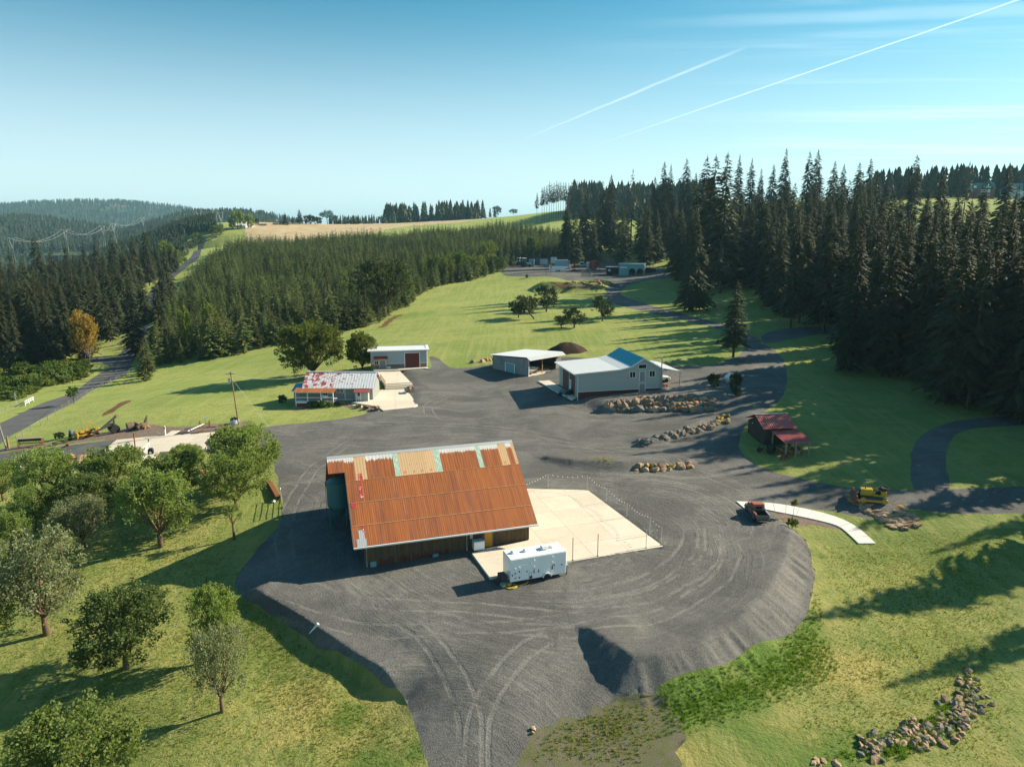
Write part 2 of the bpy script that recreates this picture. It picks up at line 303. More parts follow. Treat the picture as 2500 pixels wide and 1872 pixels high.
def concrete_mat(t):
    p = t.geo(); n1 = t.noise(p, .22, 5, .6, .5); n2 = t.noise(p, 3.0, 4, .65); n3 = t.noise(t.mapping(p, rot=(0, 0, R(-20)), scale=(.15, 1.2, 1)), .8, 4)
    c = t.mix(t.ramp(n1, .3, .72), (.66, .585, .485), (.60, .525, .43)); c = t.mix(t.math('MULTIPLY', t.ramp(n3, .5, .78), .3), c, (.52, .44, .35))
    k = t.math('ADD', .86, t.math('MULTIPLY', n2, .28)); c = t.mix(1, c, t.n('ShaderNodeCombineXYZ', {0: k, 1: k, 2: k}).outputs[0], 'MULTIPLY')
    c = t.mix(1, c, t.n('ShaderNodeMapRange', {0: t.rnd(), 3: .95, 4: 1.05}).outputs[0], 'MULTIPLY')
    return bsdf(t, c, .85, n2, .15, .02, 0, .2), None
material('concrete', concrete_mat)
material('concrete_pale', lambda t: (bsdf(t, t.mix(t.ramp(t.noise(t.geo(), .8, 5), .3, .7), (.70, .68, .64), (.62, .60, .56)), .8), None))
def rock_fn(c0, c1, c2):
    def f(t):
        p = t.coord('Object'); n1 = t.noise(p, 1.6, 5, .7); n2 = t.noise(p, 9, 4, .7)
        c = t.mix(t.ramp(t.rnd(), .1, .9), c0, c1); c = t.mix(t.math('MULTIPLY', t.ramp(n1, .42, .68), .75), c, c2)
        k = t.math('ADD', .55, t.math('MULTIPLY', n2, .9)); c = t.mix(1, c, t.n('ShaderNodeCombineXYZ', {0: k, 1: k, 2: k}).outputs[0], 'MULTIPLY')
        return bsdf(t, c, .9, n2, .7, .06), None
    return f
material('rock_brown', rock_fn((.22, .15, .10), (.30, .205, .13), (.15, .12, .095)))
material('rock_tan', rock_fn((.36, .24, .145), (.46, .32, .21), (.26, .175, .115)))
material('rock_orange', rock_fn((.46, .24, .11), (.50, .31, .18), (.33, .18, .10)))
material('rock_yellow', rock_fn((.32, .235, .06), (.38, .26, .08), (.20, .15, .06)))
material('rock_grey', rock_fn((.155, .145, .135), (.21, .19, .17), (.10, .10, .085)))
# ---- foliage
def leaf_fn(c0, c1, c2, trans=.35, tone=.35, clump=.55, rough=.65):
    def f(t):
        p = t.coord('Object'); n1 = t.noise(p, clump, 3, .6); n2 = t.noise(p, 4.5, 2, .6); r_ = t.rnd()
        c = t.mix(t.ramp(n1, .35, .66), c0, c1); c = t.mix(t.math('MULTIPLY', t.ramp(n2, .5, .72), .7), c, c2)
        k = t.math('ADD', 1 - tone * .5, t.math('MULTIPLY', r_, tone)); c = t.mix(1, c, t.n('ShaderNodeCombineXYZ', {0: k, 1: k, 2: k}).outputs[0], 'MULTIPLY')
        a = t.n('ShaderNodeBsdfPrincipled', {'Base Color': c, 'Roughness': rough, 'Specular IOR Level': .25}).outputs[0]
        b = t.n('ShaderNodeBsdfTranslucent', {'Color': t.mix(1, c, (1.25, 1.3, .6, 1), 'MULTIPLY')}).outputs[0]
        return t.n('ShaderNodeMixShader', {0: trans, 1: a, 2: b}).outputs[0], None
    return f
material('fir_needles', leaf_fn((.038, .052, .022), (.058, .068, .028), (.105, .088, .045), .2, .5, .25))
material('young_fir_needles', leaf_fn((.085, .115, .032), (.13, .16, .045), (.19, .205, .065), .35, .95, .3))
material('far_fir_needles', leaf_fn((.030, .052, .022), (.045, .070, .028), (.06, .08, .035), .1, .6, .1))
material('orchard_leaves', leaf_fn((.145, .20, .05), (.205, .265, .08), (.29, .33, .13), .5, .3))
material('orchard_leaves_silver', leaf_fn((.16, .185, .095), (.22, .24, .13), (.36, .37, .26), .38, .3))
material('orchard_leaves_dark', leaf_fn((.075, .115, .030), (.11, .15, .045), (.16, .19, .075), .38, .3))
material('broad_leaves', leaf_fn((.085, .115, .024), (.125, .150, .032), (.20, .20, .05), .42, .25))
material('oak_leaves', leaf_fn((.045, .062, .016), (.065, .085, .022), (.095, .105, .032), .3, .2))
material('yellow_leaves', leaf_fn((.26, .17, .025), (.34, .22, .035), (.20, .18, .04), .35, .2))
material('lime_leaves', leaf_fn((.12, .165, .022), (.17, .20, .035), (.22, .22, .06), .35, .3))
material('shrub_leaves', leaf_fn((.05, .095, .012), (.085, .135, .02), (.12, .165, .03), .3, .4, 1.2))
material('dark_shrub_leaves', leaf_fn((.028, .05, .014), (.04, .066, .018), (.06, .085, .03), .2, .4, 1.2))
material('grass_blades', leaf_fn((.085, .165, .015), (.115, .195, .02), (.19, .22, .045), .6, .3, .4))
material('dry_blades', leaf_fn((.24, .215, .055), (.32, .265, .085), (.16, .18, .035), .6, .3, .4))
plain('bark', (.105, .075, .052), .95, var=.4, scale=2); plain('bark_grey', (.16, .135, .11), .95, var=.4, scale=2); plain('bark_red', (.13, .085, .055), .95, var=.4, scale=3)
# ---- built things
def rust_fn(t):
    """rusted corrugated sheet: orange-brown streaks running down the slope; 'top' object property bares zinc under the ridge"""
    p = t.coord('Object'); r_ = t.rnd()
    q = t.n('ShaderNodeVectorMath', {0: p, 1: t.n('ShaderNodeCombineXYZ', {0: t.math('MULTIPLY', r_, 37.), 1: t.math('MULTIPLY', r_, 13.)}).outputs[0]}, operation='ADD').outputs[0]
    st = t.noise(t.mapping(q, scale=(7, .22, 1)), 1.0, 4, .65); st2 = t.noise(t.mapping(q, scale=(2.1, .08, 1)), 1.0, 3, .6); bl = t.noise(q, .9, 5, .65)
    c = t.mix(t.ramp(st, .3, .7), (.29, .085, .024), (.40, .135, .042)); c = t.mix(t.math('MULTIPLY', t.ramp(st2, .42, .68), .75), c, (.20, .075, .048))
    c = t.mix(t.math('MULTIPLY', t.ramp(bl, .5, .8), .4), c, (.40, .145, .048))
    c = t.mix(t.math('MULTIPLY', t.ramp(st, .62, .76), .55), c, (.50, .26, .15))
    y = t.n('ShaderNodeSeparateXYZ', {0: p}).outputs[1]
    z = t.n('ShaderNodeAttribute', attribute_type='OBJECT', attribute_name='zinc').outputs[2]
    e = t.math('ADD', t.math('ADD', y, z), t.math('MULTIPLY', t.math('SUBTRACT', t.noise(t.mapping(q, scale=(9, .9, 1)), 1.0, 4, .7), .5), 1.6))
    c = t.mix(t.ramp(e, .0, .12), c, (.60, .585, .57))
    c = t.mix(1, c, t.n('ShaderNodeMapRange', {0: r_, 3: .93, 4: 1.07}).outputs[0], 'MULTIPLY')
    return bsdf(t, c, .75, t.noise(q, 14, 3), .15, .01, .15, .3), None
material('rusty_tin', rust_fn)
plain('bare_tin', (.56, .37, .21), .7, .1, .3, 1.2, ((.40, .17, .07), .55)); plain('zinc', (.62, .61, .60), .45, .55, .15, 1.5)
plain('green_fibreglass', (.34, .47, .38), .5, 0, .2, 2, ((.60, .64, .58), .5)); plain('red_paint_tin', (.42, .05, .05), .6, .1, .2, 2.5, ((.62, .55, .52), .56))
plain('white_tin', (.72, .73, .74), .45, .1, .06, 1); plain('blue_tin', (.045, .34, .43), .4, .1, .06, 1)
plain('peeling_roof', (.74, .72, .71), .6, 0, .08, 1.2); 
def peel_fn(t):
    p = t.coord('Object'); n1 = t.noise(t.mapping(p, scale=(.8, .9, 1)), 1.15, 5, .62, .8); n2 = t.noise(t.mapping(p, scale=(3.2, .3, 1)), 1.6, 4, .7, .3)
    y = t.n('ShaderNodeSeparateXYZ', {0: p}).outputs[1]; x = t.n('ShaderNodeSeparateXYZ', {0: p}).outputs[0]
    c = t.mix(t.ramp(t.math('ADD', n1, t.math('MULTIPLY', x, -.012)), .46, .52), (.76, .75, .75), (.44, .085, .085))
    c = t.mix(t.math('MULTIPLY', t.ramp(n2, .56, .66), .55), c, (.52, .20, .19))
    return bsdf(t, c, .55, None), None
MATS['peeling_roof'] = material('peeling_red_roof', peel_fn)
plain('red_tin', (.36, .075, .075), .5, .2, .12, .8); plain('red_tin_bright', (.46, .11, .095), .5, .2, .12, .8)
def board_fn(c0, c1, c2, sc=4.0):
    def f(t):
        p = t.coord('Object'); st = t.noise(t.mapping(p, scale=(sc, sc, .25)), 1.0, 4, .7); n = t.noise(p, .6, 4, .6)
        c = t.mix(t.ramp(st, .3, .7), c0, c1); c = t.mix(t.math('MULTIPLY', t.ramp(n, .45, .7), .7), c, c2)
        return bsdf(t, c, .9, st, .4, .02), None
    return f
material('barn_boards', board_fn((.075, .05, .03), (.15, .105, .06), (.105, .082, .058)))
material('barn_boards_red', board_fn((.10, .03, .022), (.16, .045, .035), (.08, .05, .038)))
material('grey_boards', board_fn((.21, .22, .22), (.30, .31, .31), (.17, .17, .165)))
material('dark_boards', board_fn((.04, .034, .03), (.062, .052, .046), (.03, .026, .024)))
material('brown_boards', board_fn((.13, .072, .052), (.20, .115, .085), (.10, .065, .05)))
plain('sage_siding', (.36, .40, .37), .7, 0, .07, .5); plain('sage_dark', (.23, .25, .24), .7, 0, .08, .5); plain('blue_siding', (.30, .37, .40), .6, 0, .07, .5)
plain('maroon', (.10, .022, .02), .6, 0, .12, 1); plain('maroon_stone', (.17, .062, .048), .9, 0, .35, 2.2)
plain('stone_skirt', (.20, .145, .12), .9, 0, .35, 2.5)
plain('white_paint', (.76, .76, .75), .5, 0, .05, 1); plain('white_gloss', (.80, .81, .82), .25, 0, .03, 1, spec=.5); plain('cream', (.62, .55, .44), .6)
plain('glass_dark', (.015, .02, .024), .08, 0, .1, 1, spec=.6); plain('black_rubber', (.022, .022, .023), .85); plain('steel', (.42, .43, .44), .4, .7, .15); plain('galvanised', (.50, .52, .53), .45, .5, .12)
plain('dark_steel', (.07, .07, .075), .6, .3, .2); plain('rust', (.20, .075, .032), .85, .1, .35, 3); plain('rust_red', (.24, .05, .03), .8, .1, .25, 2)
plain('machine_yellow', (.52, .30, .035), .6, .0, .22, 2.0, ((.24, .12, .035), .58)); plain('machine_gold', (.44, .29, .03), .5, 0, .18, 1.5, ((.22, .13, .04), .6))
plain('amber_door', (.62, .30, .025), .5, 0, .1, 1); plain('pink_door', (.62, .48, .46), .6); plain('teal_tank', (.05, .17, .19), .45, .1, .1, .6)
plain('tractor_blue', (.06, .17, .26), .5); plain('tractor_red', (.28, .03, .025), .5); plain('tractor_green', (.03, .11, .03), .5); plain('pale_blue', (.42, .55, .60), .5, 0, .06)
plain('teal_paint', (.16, .33, .35), .6, 0, .12); plain('hose_yellow', (.62, .42, .07), .5, 0, .1); plain('wood_post', (.27, .17, .095), .9, 0, .3, 2); plain('wood_grey', (.25, .22, .19), .9, 0, .3, 2)
plain('red_post', (.27, .06, .03), .7, 0, .2, 2); plain('log_wood', (.15, .11, .08), .95, 0, .4, 3); plain('cedar', (.42, .25, .13), .8, 0, .2, 2)
plain('truck_patina', (.115, .125, .118), .6, .2, .3, 1.6, ((.30, .085, .042), .50)); plain('truck_rust', (.36, .105, .05), .7, .1, .3, 1.6, ((.20, .19, .17), .66)); plain('truck_black', (.03, .028, .026), .8, 0, .3)
plain('flower_red', (.30, .05, .04), .8); plain('skin_stone', (.3, .3, .3), .8); plain('bulb', (.8, .74, .6), .3); plain('wire', (.05, .05, .05), .6); plain('wire_pale', (.42, .44, .45), .5, .3)
# ------------------------------------------------------------------ ground sheets (one partition: shared edges, no overlaps)
def smooth(pl, per=6, jit=0.0, closed=True):
    pts = [np.array(p[:2]) for p in pl]; n = len(pts); out = []
    for i in range(n if closed else n - 1):
        p0, p1, p2, p3 = pts[(i - 1) % n], pts[i], pts[(i + 1) % n], pts[(i + 2) % n]
        if not closed: p0 = pts[max(i - 1, 0)]; p3 = pts[min(i + 2, n - 1)]
        L = np.linalg.norm(p2 - p1); k = max(2, min(40, int(L / per)))
        for j in range(k):
            t = j / k; q = .5 * ((2 * p1) + (-p0 + p2) * t + (2 * p0 - 5 * p1 + 4 * p2 - p3) * t * t + (-p0 + 3 * p1 - 3 * p2 + p3) * t ** 3)
            if jit: q = q + np.array([mnoise.noise(Vector((q[0] * .9, q[1] * .9, 3))), mnoise.noise(Vector((q[0] * .9, q[1] * .9, 9)))]) * jit
            out.append(q)
    if not closed: out.append(pts[-1])
    return out
def D(l): return [(x * 2500 / 2212, y * 2500 / 2212) for x, y in l]
def strip(left, right): return left + right[::-1]
yard = D([(530, 927), (557, 927), (579, 921), (638, 915), (718, 907), (771, 899), (791, 892), (798, 886), (828, 887), (880, 880), (868, 860), (862, 836), (850, 812), (846, 796), (925, 797), (927, 770), (943, 772), (958, 784), (975, 794), (1005, 795), (1040, 790), (1078, 784),
          (1130, 778), (1190, 770), (1300, 775), (1400, 782), (1480, 790), (1550, 785), (1600, 765), (1622, 745), (1650, 744), (1688, 772), (1700, 805), (1697, 840), (1680, 868), (1652, 888), (1625, 905), (1605, 925), (1596, 950), (1602, 978), (1630, 1002), (1680, 1022), (1760, 1040), (1850, 1053), (1960, 1059), (2060, 1056), (2230, 1050), (2420, 1052),
          (2420, 1120), (2230, 1108), (2100, 1110), (2000, 1104), (1960, 1098), (1900, 1120), (1850, 1115), (1820, 1108), (1760, 1100), (1700, 1094), (1672, 1104), (1688, 1124), (1716, 1143), (1741, 1172), (1756, 1220), (1757, 1270), (1744, 1325), (1708, 1368), (1640, 1402), (1560, 1438), (1490, 1462), (1420, 1482), (1416, 1505),
          (1330, 1522), (1262, 1546), (1190, 1574), (1152, 1594), (1150, 1632), (1160, 1680), (1130, 1900), (960, 1900), (930, 1680), (922, 1640), (906, 1600), (894, 1556), (868, 1500), (840, 1488), (770, 1444), (689, 1397), (628, 1358), (580, 1323), (536, 1297), (508, 1262), (528, 1222), (560, 1180), (598, 1142), (612, 1100), (602, 1050), (588, 1000), (560, 965), (500, 960), (465, 955), (480, 935)])
road_l = [(-260, 1165), (-100, 1084), (0, 1033), (45, 1012), (100, 985), (166, 963), (199, 943), (229, 921), (268, 897), (289, 867), (312, 840), (326, 811), (353, 745), (365, 712), (389, 690), (415, 668), (447, 643), (471, 618), (483, 600), (505, 585), (545, 571), (575, 562)]
road_r = [(-200, 1230), (-80, 1135), (0, 1083), (30, 1062), (127, 1009), (187, 979), (217, 957), (257, 937), (308, 914), (322, 891), (333, 867), (343, 840), (362, 802), (385, 745), (401, 712), (418, 688), (436, 668), (462, 648), (489, 621), (497, 600), (520, 588), (556, 576), (584, 564)]
REGS = [('gravel_yard', 'gravel', yard, 2.0, .35, 0), ('road', 'asphalt', strip(road_l, road_r), 5, 0, 0),
 ('driveway', 'asphalt', [(-160, 1155), (-60, 1118), (0, 1108), (80, 1098), (190, 1084), (285, 1072), (530, 1046), (560, 1050), (545, 1075), (520, 1100), (430, 1115), (330, 1122), (216, 1124), (70, 1137), (0, 1150), (-100, 1190)], 3, 0, 0),
 ('gravel_track', 'gravel', D(strip([(1596, 770), (1610, 745), (1580, 722), (1540, 707), (1490, 695), (1430, 682), (1370, 668), (1325, 655), (1306, 640), (1312, 625), (1318, 612), (1310, 602)], [(1640, 742), (1642, 735), (1600, 714), (1555, 699), (1500, 684), (1440, 669), (1390, 655), (1350, 641), (1340, 630), (1360, 616), (1400, 606), (1420, 598)])), 3, .25, 0),
 ('gravel_track', 'gravel', D([(1652, 742), (1650, 722), (1700, 709), (1770, 705), (1830, 712), (1825, 724), (1770, 722), (1700, 735)]), 3, .3, 0),
 ('gravel_track', 'gravel', D([(1975, 1057), (1968, 1010), (1970, 970), (1990, 940), (2040, 915), (2110, 903), (2260, 895), (2260, 915), (2110, 925), (2062, 942), (2046, 975), (2044, 1015), (2052, 1055)]), 3, .3, 0),
 ('gravel_track', 'gravel', [(178, 889), (190, 881), (225, 872), (258, 868), (282, 871), (285, 880), (272, 892), (262, 893), (240, 885), (210, 884)], 3, .2, 0),
 ('gravel_pad', 'gravel', D([(1085, 592), (1100, 568), (1200, 562), (1330, 566), (1420, 578), (1468, 594), (1420, 603), (1330, 607), (1270, 605), (1200, 600), (1130, 598)]), 5, .5, 0),
 ('planting_bed', 'bark_mulch', [(0, 1107), (69, 1097), (193, 1080), (284, 1073), (362, 1066), (438, 1057), (525, 1052), (600, 1044), (607, 1028), (574, 1031), (471, 1040), (402, 1042), (374, 1036), (302, 1046), (217, 1064), (187, 1073), (121, 1081), (45, 1088), (0, 1097)], 2, .2, 0),
 ('planting_bed', 'bark_mulch', D([(1672, 1103), (1700, 1098), (1760, 1104), (1800, 1118), (1830, 1140), (1800, 1142), (1760, 1134), (1720, 1136), (1690, 1124)]), 1, .3, 0),
 ('planting_bed', 'bark_mulch', [(722, 998), (800, 984), (830, 983), (880, 990), (930, 1000), (905, 1003), (870, 998), (820, 990), (780, 993), (725, 1003)], 1, .15, 0),
 ('bare_earth', 'bare_soil', [(318, 977), (305, 986), (285, 1000), (262, 1012), (248, 1017), (255, 1006), (275, 996), (295, 982)], 1.5, .8, 0),
 ('bare_earth', 'bare_soil', [(985, 768), (965, 778), (945, 795), (925, 800), (940, 786), (962, 772)], 2, 1.2, 0),
 ('stony_ground', 'weedy_soil', [(1300, 1788), (1380, 1748), (1480, 1716), (1590, 1698), (1640, 1735), (1665, 1800), (1620, 1920), (1290, 1920), (1280, 1850)], 1, .9, 0),
 ('bare_earth', 'bare_soil', [(1338, 690), (1360, 691.5), (1400, 691.5), (1400, 712), (1370, 712), (1345, 707)], 3, .5, 0),
 ('stony_ground', 'weedy_soil', [(1401, 691.5), (1460, 689.5), (1495, 684), (1500, 692), (1470, 704), (1430, 710), (1401, 712)], 3, .5, 0),
 ('bare_earth', 'bare_soil', [(1215, 650), (1235, 632), (1300, 628), (1370, 620), (1440, 628), (1470, 640), (1420, 650), (1330, 645), (1270, 646)], 5, 3, 0),
 ('hay_field', 'hay_stubble', 'hay', 8, 2, 0),
]
PADS = [([(1151.5, 1349), (1196, 1409), (1222, 1404.5), (1398, 1369.5), (1619, 1333), (1435, 1196), (1299, 1192.5), (1240, 1192), (1240, 1290), (1291, 1318), (1200, 1338)], .2),
        ([(913, 906), (974, 903), (1003, 933), (1008, 947), (940, 949), (939, 937)], 1.5), ([(858, 981), (906, 975), (899, 959), (940, 949), (990, 948), (1005, 967), (1020, 989), (1011, 994), (936, 1001), (918, 991), (887, 986)], 1.05),
        ([(912, 904), (967, 903), (1036, 898.5), (1048, 900), (1040, 893), (912, 898)], 2.36), ([(1290, 919), (1343, 908), (1345, 898), (1290, 905)], 2.5)]
def build_ground():
    # sample points
    pts = []
    r = 26.0
    while r < 1700:
        s = max(.55, r * .0105); n = int(1.95 * r / s)
        a = np.linspace(-.98, .98, n) + RNG.uniform(-.3, .3, n) * (1.95 / n); rr = r + RNG.uniform(-.3, .3, n) * s
        pts.append(np.c_[np.sin(a) * rr, np.cos(a) * rr]); r += s * (1.0 if r < 200 else 1.25)
    for x in np.arange(-1700, 1701, 60.0):
        for y in list(np.arange(-120, 1701, 60.0)):
            if abs(math.atan2(x, y)) > 1.0 or math.hypot(x, y) > 1700: pts.append(np.array([[x, y]]))
    for x in np.arange(-30, 31, 6.0):
        for y in np.arange(-24, 26, 6.0): pts.append(np.array([[x, y]]))
    for f in FILLS[:5]:
        st = .33 if f['rill'] else .7; lo, hi = f['lo'] + 4, f['hi'] - 4
        gx, gy = np.meshgrid(np.arange(lo[0], hi[0], st), np.arange(lo[1], hi[1], st)); gx = gx.ravel() + RNG.uniform(-.1, .1, gx.size); gy = gy.ravel() + RNG.uniform(-.1, .1, gy.size)
        dd, _ = dist_poly(f['poly'], gx, gy); ins = inside(f['poly'], gx, gy); m = np.where(ins, dd < .8, dd < 3.8); pts.append(np.c_[gx[m], gy[m]])
        pts.append(np.array(smooth(f['poly'], .3)))
    pts = np.vstack(pts)
    verts = [Vector(p) for p in pts]; faces = []
    for nm, mt, poly, per, jit, _ in REGS:
        loop = smooth([(-285, 785), (-330, 900), (-425, 1160), (-250, 1180), (-50, 1180), (-45, 1060), (-150, 985), (-170, 880), (-215, 800)] if poly == 'hay' else PV(poly), per, jit)
        if sum(loop[i - 1][0] * loop[i][1] - loop[i][0] * loop[i - 1][1] for i in range(len(loop))) < 0: loop = loop[::-1]
        i0 = len(verts); verts += [Vector(p) for p in loop]; faces.append(list(range(i0, i0 + len(loop))))
    vo, eo, fo, _, _, of = delaunay_2d_cdt(verts, [], faces, 0, 1e-4)
    V = np.array([tuple(v) for v in vo]); Z = height(V[:, 0], V[:, 1])
    # gentle real-world unevenness
    for i in range(len(V)):
        q = Vector((V[i, 0], V[i, 1], 0)); dcam = math.hypot(V[i, 0], V[i, 1])
        Z[i] += .05 * mnoise.noise(q * .45) + (.05 * mnoise.noise(q * 1.3) if dcam < 130 else 0) + .35 * mnoise.noise(q * .03) * min(1, max(0, (dcam - 180) / 200))
    for pxs, z in PADS:
        poly = [atz(*p, z)[:2] for p in pxs]; m = inside(poly, V[:, 0], V[:, 1]); Z[m] = np.minimum(Z[m], z - .3)
    Z = np.maximum(Z, -80)
    reg = np.array([max(o) if o else -1 for o in of])
    blobs = {'dry': [(1930,1400,5,.8),(1960,1500,6,.9),(2080,1640,6,.9),(1950,1760,7,.6),(1700,1840,6,.7),(2150,1450,4,.5),(720,1740,7,.75),(900,1720,7,.8),(980,1640,3,.8),(2450,1850,6,.5),(300,1400,8,.45),(200,1700,8,.45),(560,1560,6,.45),(1900,1650,3,.3),
                     (1000,800,30,.25),(1200,740,30,.35),(1300,700,40,.35),(600,900,20,.2),(2200,1390,5,.5),(860,1850,5,.7),(700,1850,6,.5),(400,1600,8,.35),(1120,720,50,.3),(180,1030,8,.45),(130,1060,6,.5)],
             'lush': [(1700,1660,5,1.0),(1850,1600,5,1.0),(1950,1530,4,1.0),(1620,1750,4,.8),(1780,1720,5,.9),(2000,1700,3,.0),(2050,1840,4,.9),(2200,1700,3,.6),(1950,1850,5,.9),(2010,1450,1.5,.6),(620,1480,4,.6),(1720,850,18,.7),(1000,770,14,.9),(860,960,6,.4),(1900,950,18,.5),(2250,1330,4,.5),(900,1870,4,.9),(1000,1850,2.5,.9),(830,1750,3,.9),(650,1330,4,.4),(2300,1370,5,.5)]}
    attrs = {}
    for k, bl in blobs.items():
        a = np.zeros(len(V))
        for px, py, rad, s in bl:
            c = P(px, py); a = np.maximum(a, s * np.exp(-((V[:, 0] - c[0]) ** 2 + (V[:, 1] - c[1]) ** 2) / rad ** 2))
        attrs[k] = a
    a = np.zeros(len(V))
    for px, py, rad, s in [(1440,1128,2.2,.6),(1480,1140,2,.5),(1420,1165,2,.3),(1530,1150,2,.6),(1690,1150,2.5,.5),(1360,1145,1.5,.2),(1330,1690,2,.2),(740,1165,2,.3),(1480,1690,2,.5),(1700,690,10,.3)]:
        c = P(px, py); a = np.maximum(a, s * np.exp(-((V[:, 0] - c[0]) ** 2 + (V[:, 1] - c[1]) ** 2) / rad ** 2))
    attrs['weed'] = a
    tri = np.array([f if len(f) == 3 else f[:3] for f in fo])
    for ri in range(-1, len(REGS)):
        t = tri[reg == ri]
        if not len(t): continue
        used, inv = np.unique(t, return_inverse=True); t = inv.reshape(-1, 3)
        nm, mt = ('ground', 'grass') if ri < 0 else REGS[ri][:2]
        me = bpy.data.meshes.new(nm); me.from_pydata(np.c_[V[used], Z[used]].tolist(), [], t.tolist()); me.shade_smooth()
        for k in (('dry', 'lush') if ri < 0 else ('weed',)):
            at = me.attributes.new(k, 'FLOAT', 'POINT'); at.data.foreach_set('value', attrs[k][used].astype(np.float32))
        bm = bmesh.new(); bm.from_mesh(me); bmesh.ops.recalc_face_normals(bm, faces=bm.faces)
        if sum(f.normal.z for f in bm.faces) < 0: bmesh.ops.reverse_faces(bm, faces=bm.faces)
        bm.to_mesh(me); bm.free()
        me.materials.append(MATS[mt]); o = bpy.data.objects.new(nm, me); COL.objects.link(o); o['kind'] = 'structure'
build_ground()
# ------------------------------------------------------------------ mesh and scene helpers
def tag(o, label=None, cat=None, group=None, kind=None):
    if label: o['label'] = label
    if cat: o['category'] = cat
    if group: o['group'] = group
    if kind: o['kind'] = kind
    return o
def thing(name, loc=(0, 0, 0), rz=0.0, label=None, cat=None, group=None, scale=1.0):
    o = bpy.data.objects.new(name, None); COL.objects.link(o); o.location = [float(c) for c in loc]; o.rotation_euler = (0, 0, rz)
    o.scale = (scale,) * 3 if not hasattr(scale, '__len__') else scale; o.empty_display_size = .2
    return tag(o, label, cat, group)
def put(name, me, parent=None, mt=None, loc=(0, 0, 0), rot=(0, 0, 0), scale=(1, 1, 1)):
    o = bpy.data.objects.new(name, me); COL.objects.link(o); o.parent = parent; o.location = [float(c) for c in loc]; o.rotation_euler = rot; o.scale = scale
    if mt and not me.materials: me.materials.append(MATS[mt])
    return o
class MB:
    """collects simple solids into one mesh"""
    def __init__(s): s.v = []; s.f = []
    def add(s, v, f): k = len(s.v); s.v += [tuple(map(float, p)) for p in v]; s.f += [tuple(i + k for i in q) for q in f]; return s
    def box(s, c, d, rz=0.0, rot=None):
        x, y, z = [h / 2 for h in d]; vs = [Vector((a * x, b * y, e * z)) for e in (-1, 1) for a, b in ((-1, -1), (1, -1), (1, 1), (-1, 1))]
        m = rot if rot is not None else Matrix.Rotation(rz, 3, 'Z')
        return s.add([m @ q + Vector(c) for q in vs], [(3, 2, 1, 0), (4, 5, 6, 7), (0, 1, 5, 4), (1, 2, 6, 5), (2, 3, 7, 6), (3, 0, 4, 7)])
    def b2(s, lo, hi): return s.box([(a + b) / 2 for a, b in zip(lo, hi)], [b - a for a, b in zip(lo, hi)])
    def beam(s, a, b, w, h=None):
        a = Vector(a); b = Vector(b); d = b - a; L = d.length; q = d.to_track_quat('X', 'Z').to_matrix()
        return s.box((a + b) / 2, (L, w, h or w), rot=q)
    def prism(s, prof, y0, y1, axis='y'):
        """closed profile [(x,z)] swept along y (or [(y,z)] along x)"""
        n = len(prof)
        mk = (lambda p, t: (p[0], t, p[1])) if axis == 'y' else ((lambda p, t: (t, p[0], p[1])) if axis == 'x' else (lambda p, t: (p[0], p[1], t)))
        return s.add([mk(p, y0) for p in prof] + [mk(p, y1) for p in prof], [tuple(range(n))[::-1], tuple(range(n, 2 * n))] + [(i, (i + 1) % n, n + (i + 1) % n, n + i) for i in range(n)])
    def tube(s, pts, rad, n=8, cap=True):
        pts = [Vector(p) for p in pts]; rad = rad if hasattr(rad, '__len__') else [rad] * len(pts); k = len(s.v); vs = []; 
        for i, p in enumerate(pts):
            t = (pts[min(i + 1, len(pts) - 1)] - pts[max(i - 1, 0)]); t = t.normalized() if t.length > 1e-6 else Vector((0, 0, 1))
            q = t.to_track_quat('Z', 'Y').to_matrix()
            for j in range(n): a = 2 * math.pi * j / n; vs.append(p + q @ Vector((math.cos(a), math.sin(a), 0)) * rad[i])
        fs = [(i * n + j, i * n + (j + 1) % n, (i + 1) * n + (j + 1) % n, (i + 1) * n + j) for i in range(len(pts) - 1) for j in range(n)]
        if cap: fs += [tuple(range(n))[::-1], tuple(range((len(pts) - 1) * n, len(pts) * n))]
        return s.add(vs, fs)
    def lathe(s, prof, n=14, c=(0, 0, 0), axis='z'):
        """profile [(r,z)]"""
        vs = []
        for r_, z in prof:
            for j in range(n):
                a = 2 * math.pi * j / n; p = (r_ * math.cos(a), r_ * math.sin(a), z)
                if axis == 'x': p = (p[2], p[0], p[1])
                if axis == 'y': p = (p[0], p[2], p[1])
                vs.append((p[0] + c[0], p[1] + c[1], p[2] + c[2]))
        m = len(prof); fs = [(i * n + j, i * n + (j + 1) % n, (i + 1) * n + (j + 1) % n, (i + 1) * n + j) for i in range(m - 1) for j in range(n)]
        fs += [tuple(range(n))[::-1], tuple(range((m - 1) * n, m * n))]
        return s.add(vs, fs)
    def mesh(s, name, mt=None, bevel=0.0, smooth=False):
        me = bpy.data.meshes.new(name); me.from_pydata(s.v, [], s.f)
        bm = bmesh.new(); bm.from_mesh(me); bmesh.ops.recalc_face_normals(bm, faces=bm.faces)
        if bevel: bmesh.ops.bevel(bm, geom=[e for e in bm.edges if len(e.link_faces) == 2 and e.calc_face_angle(0) > .5], offset=bevel, segments=2 if bevel > .05 else 1, affect='EDGES', clamp_overlap=True)
        bm.to_mesh(me); bm.free()
        if smooth: me.shade_smooth()
        if mt: me.materials.append(MATS[mt])
        return me
    def build(s, name, mt, parent=None, bevel=0.0, smooth=False, loc=(0, 0, 0), rot=(0, 0, 0)):
        return put(name, s.mesh(name, mt, bevel, smooth), parent, None, loc, rot)
def copy_tree(o, parent=None):
    c = o.copy(); COL.objects.link(c); c.parent = parent
    for ch in o.children: copy_tree(ch, c)
    return c
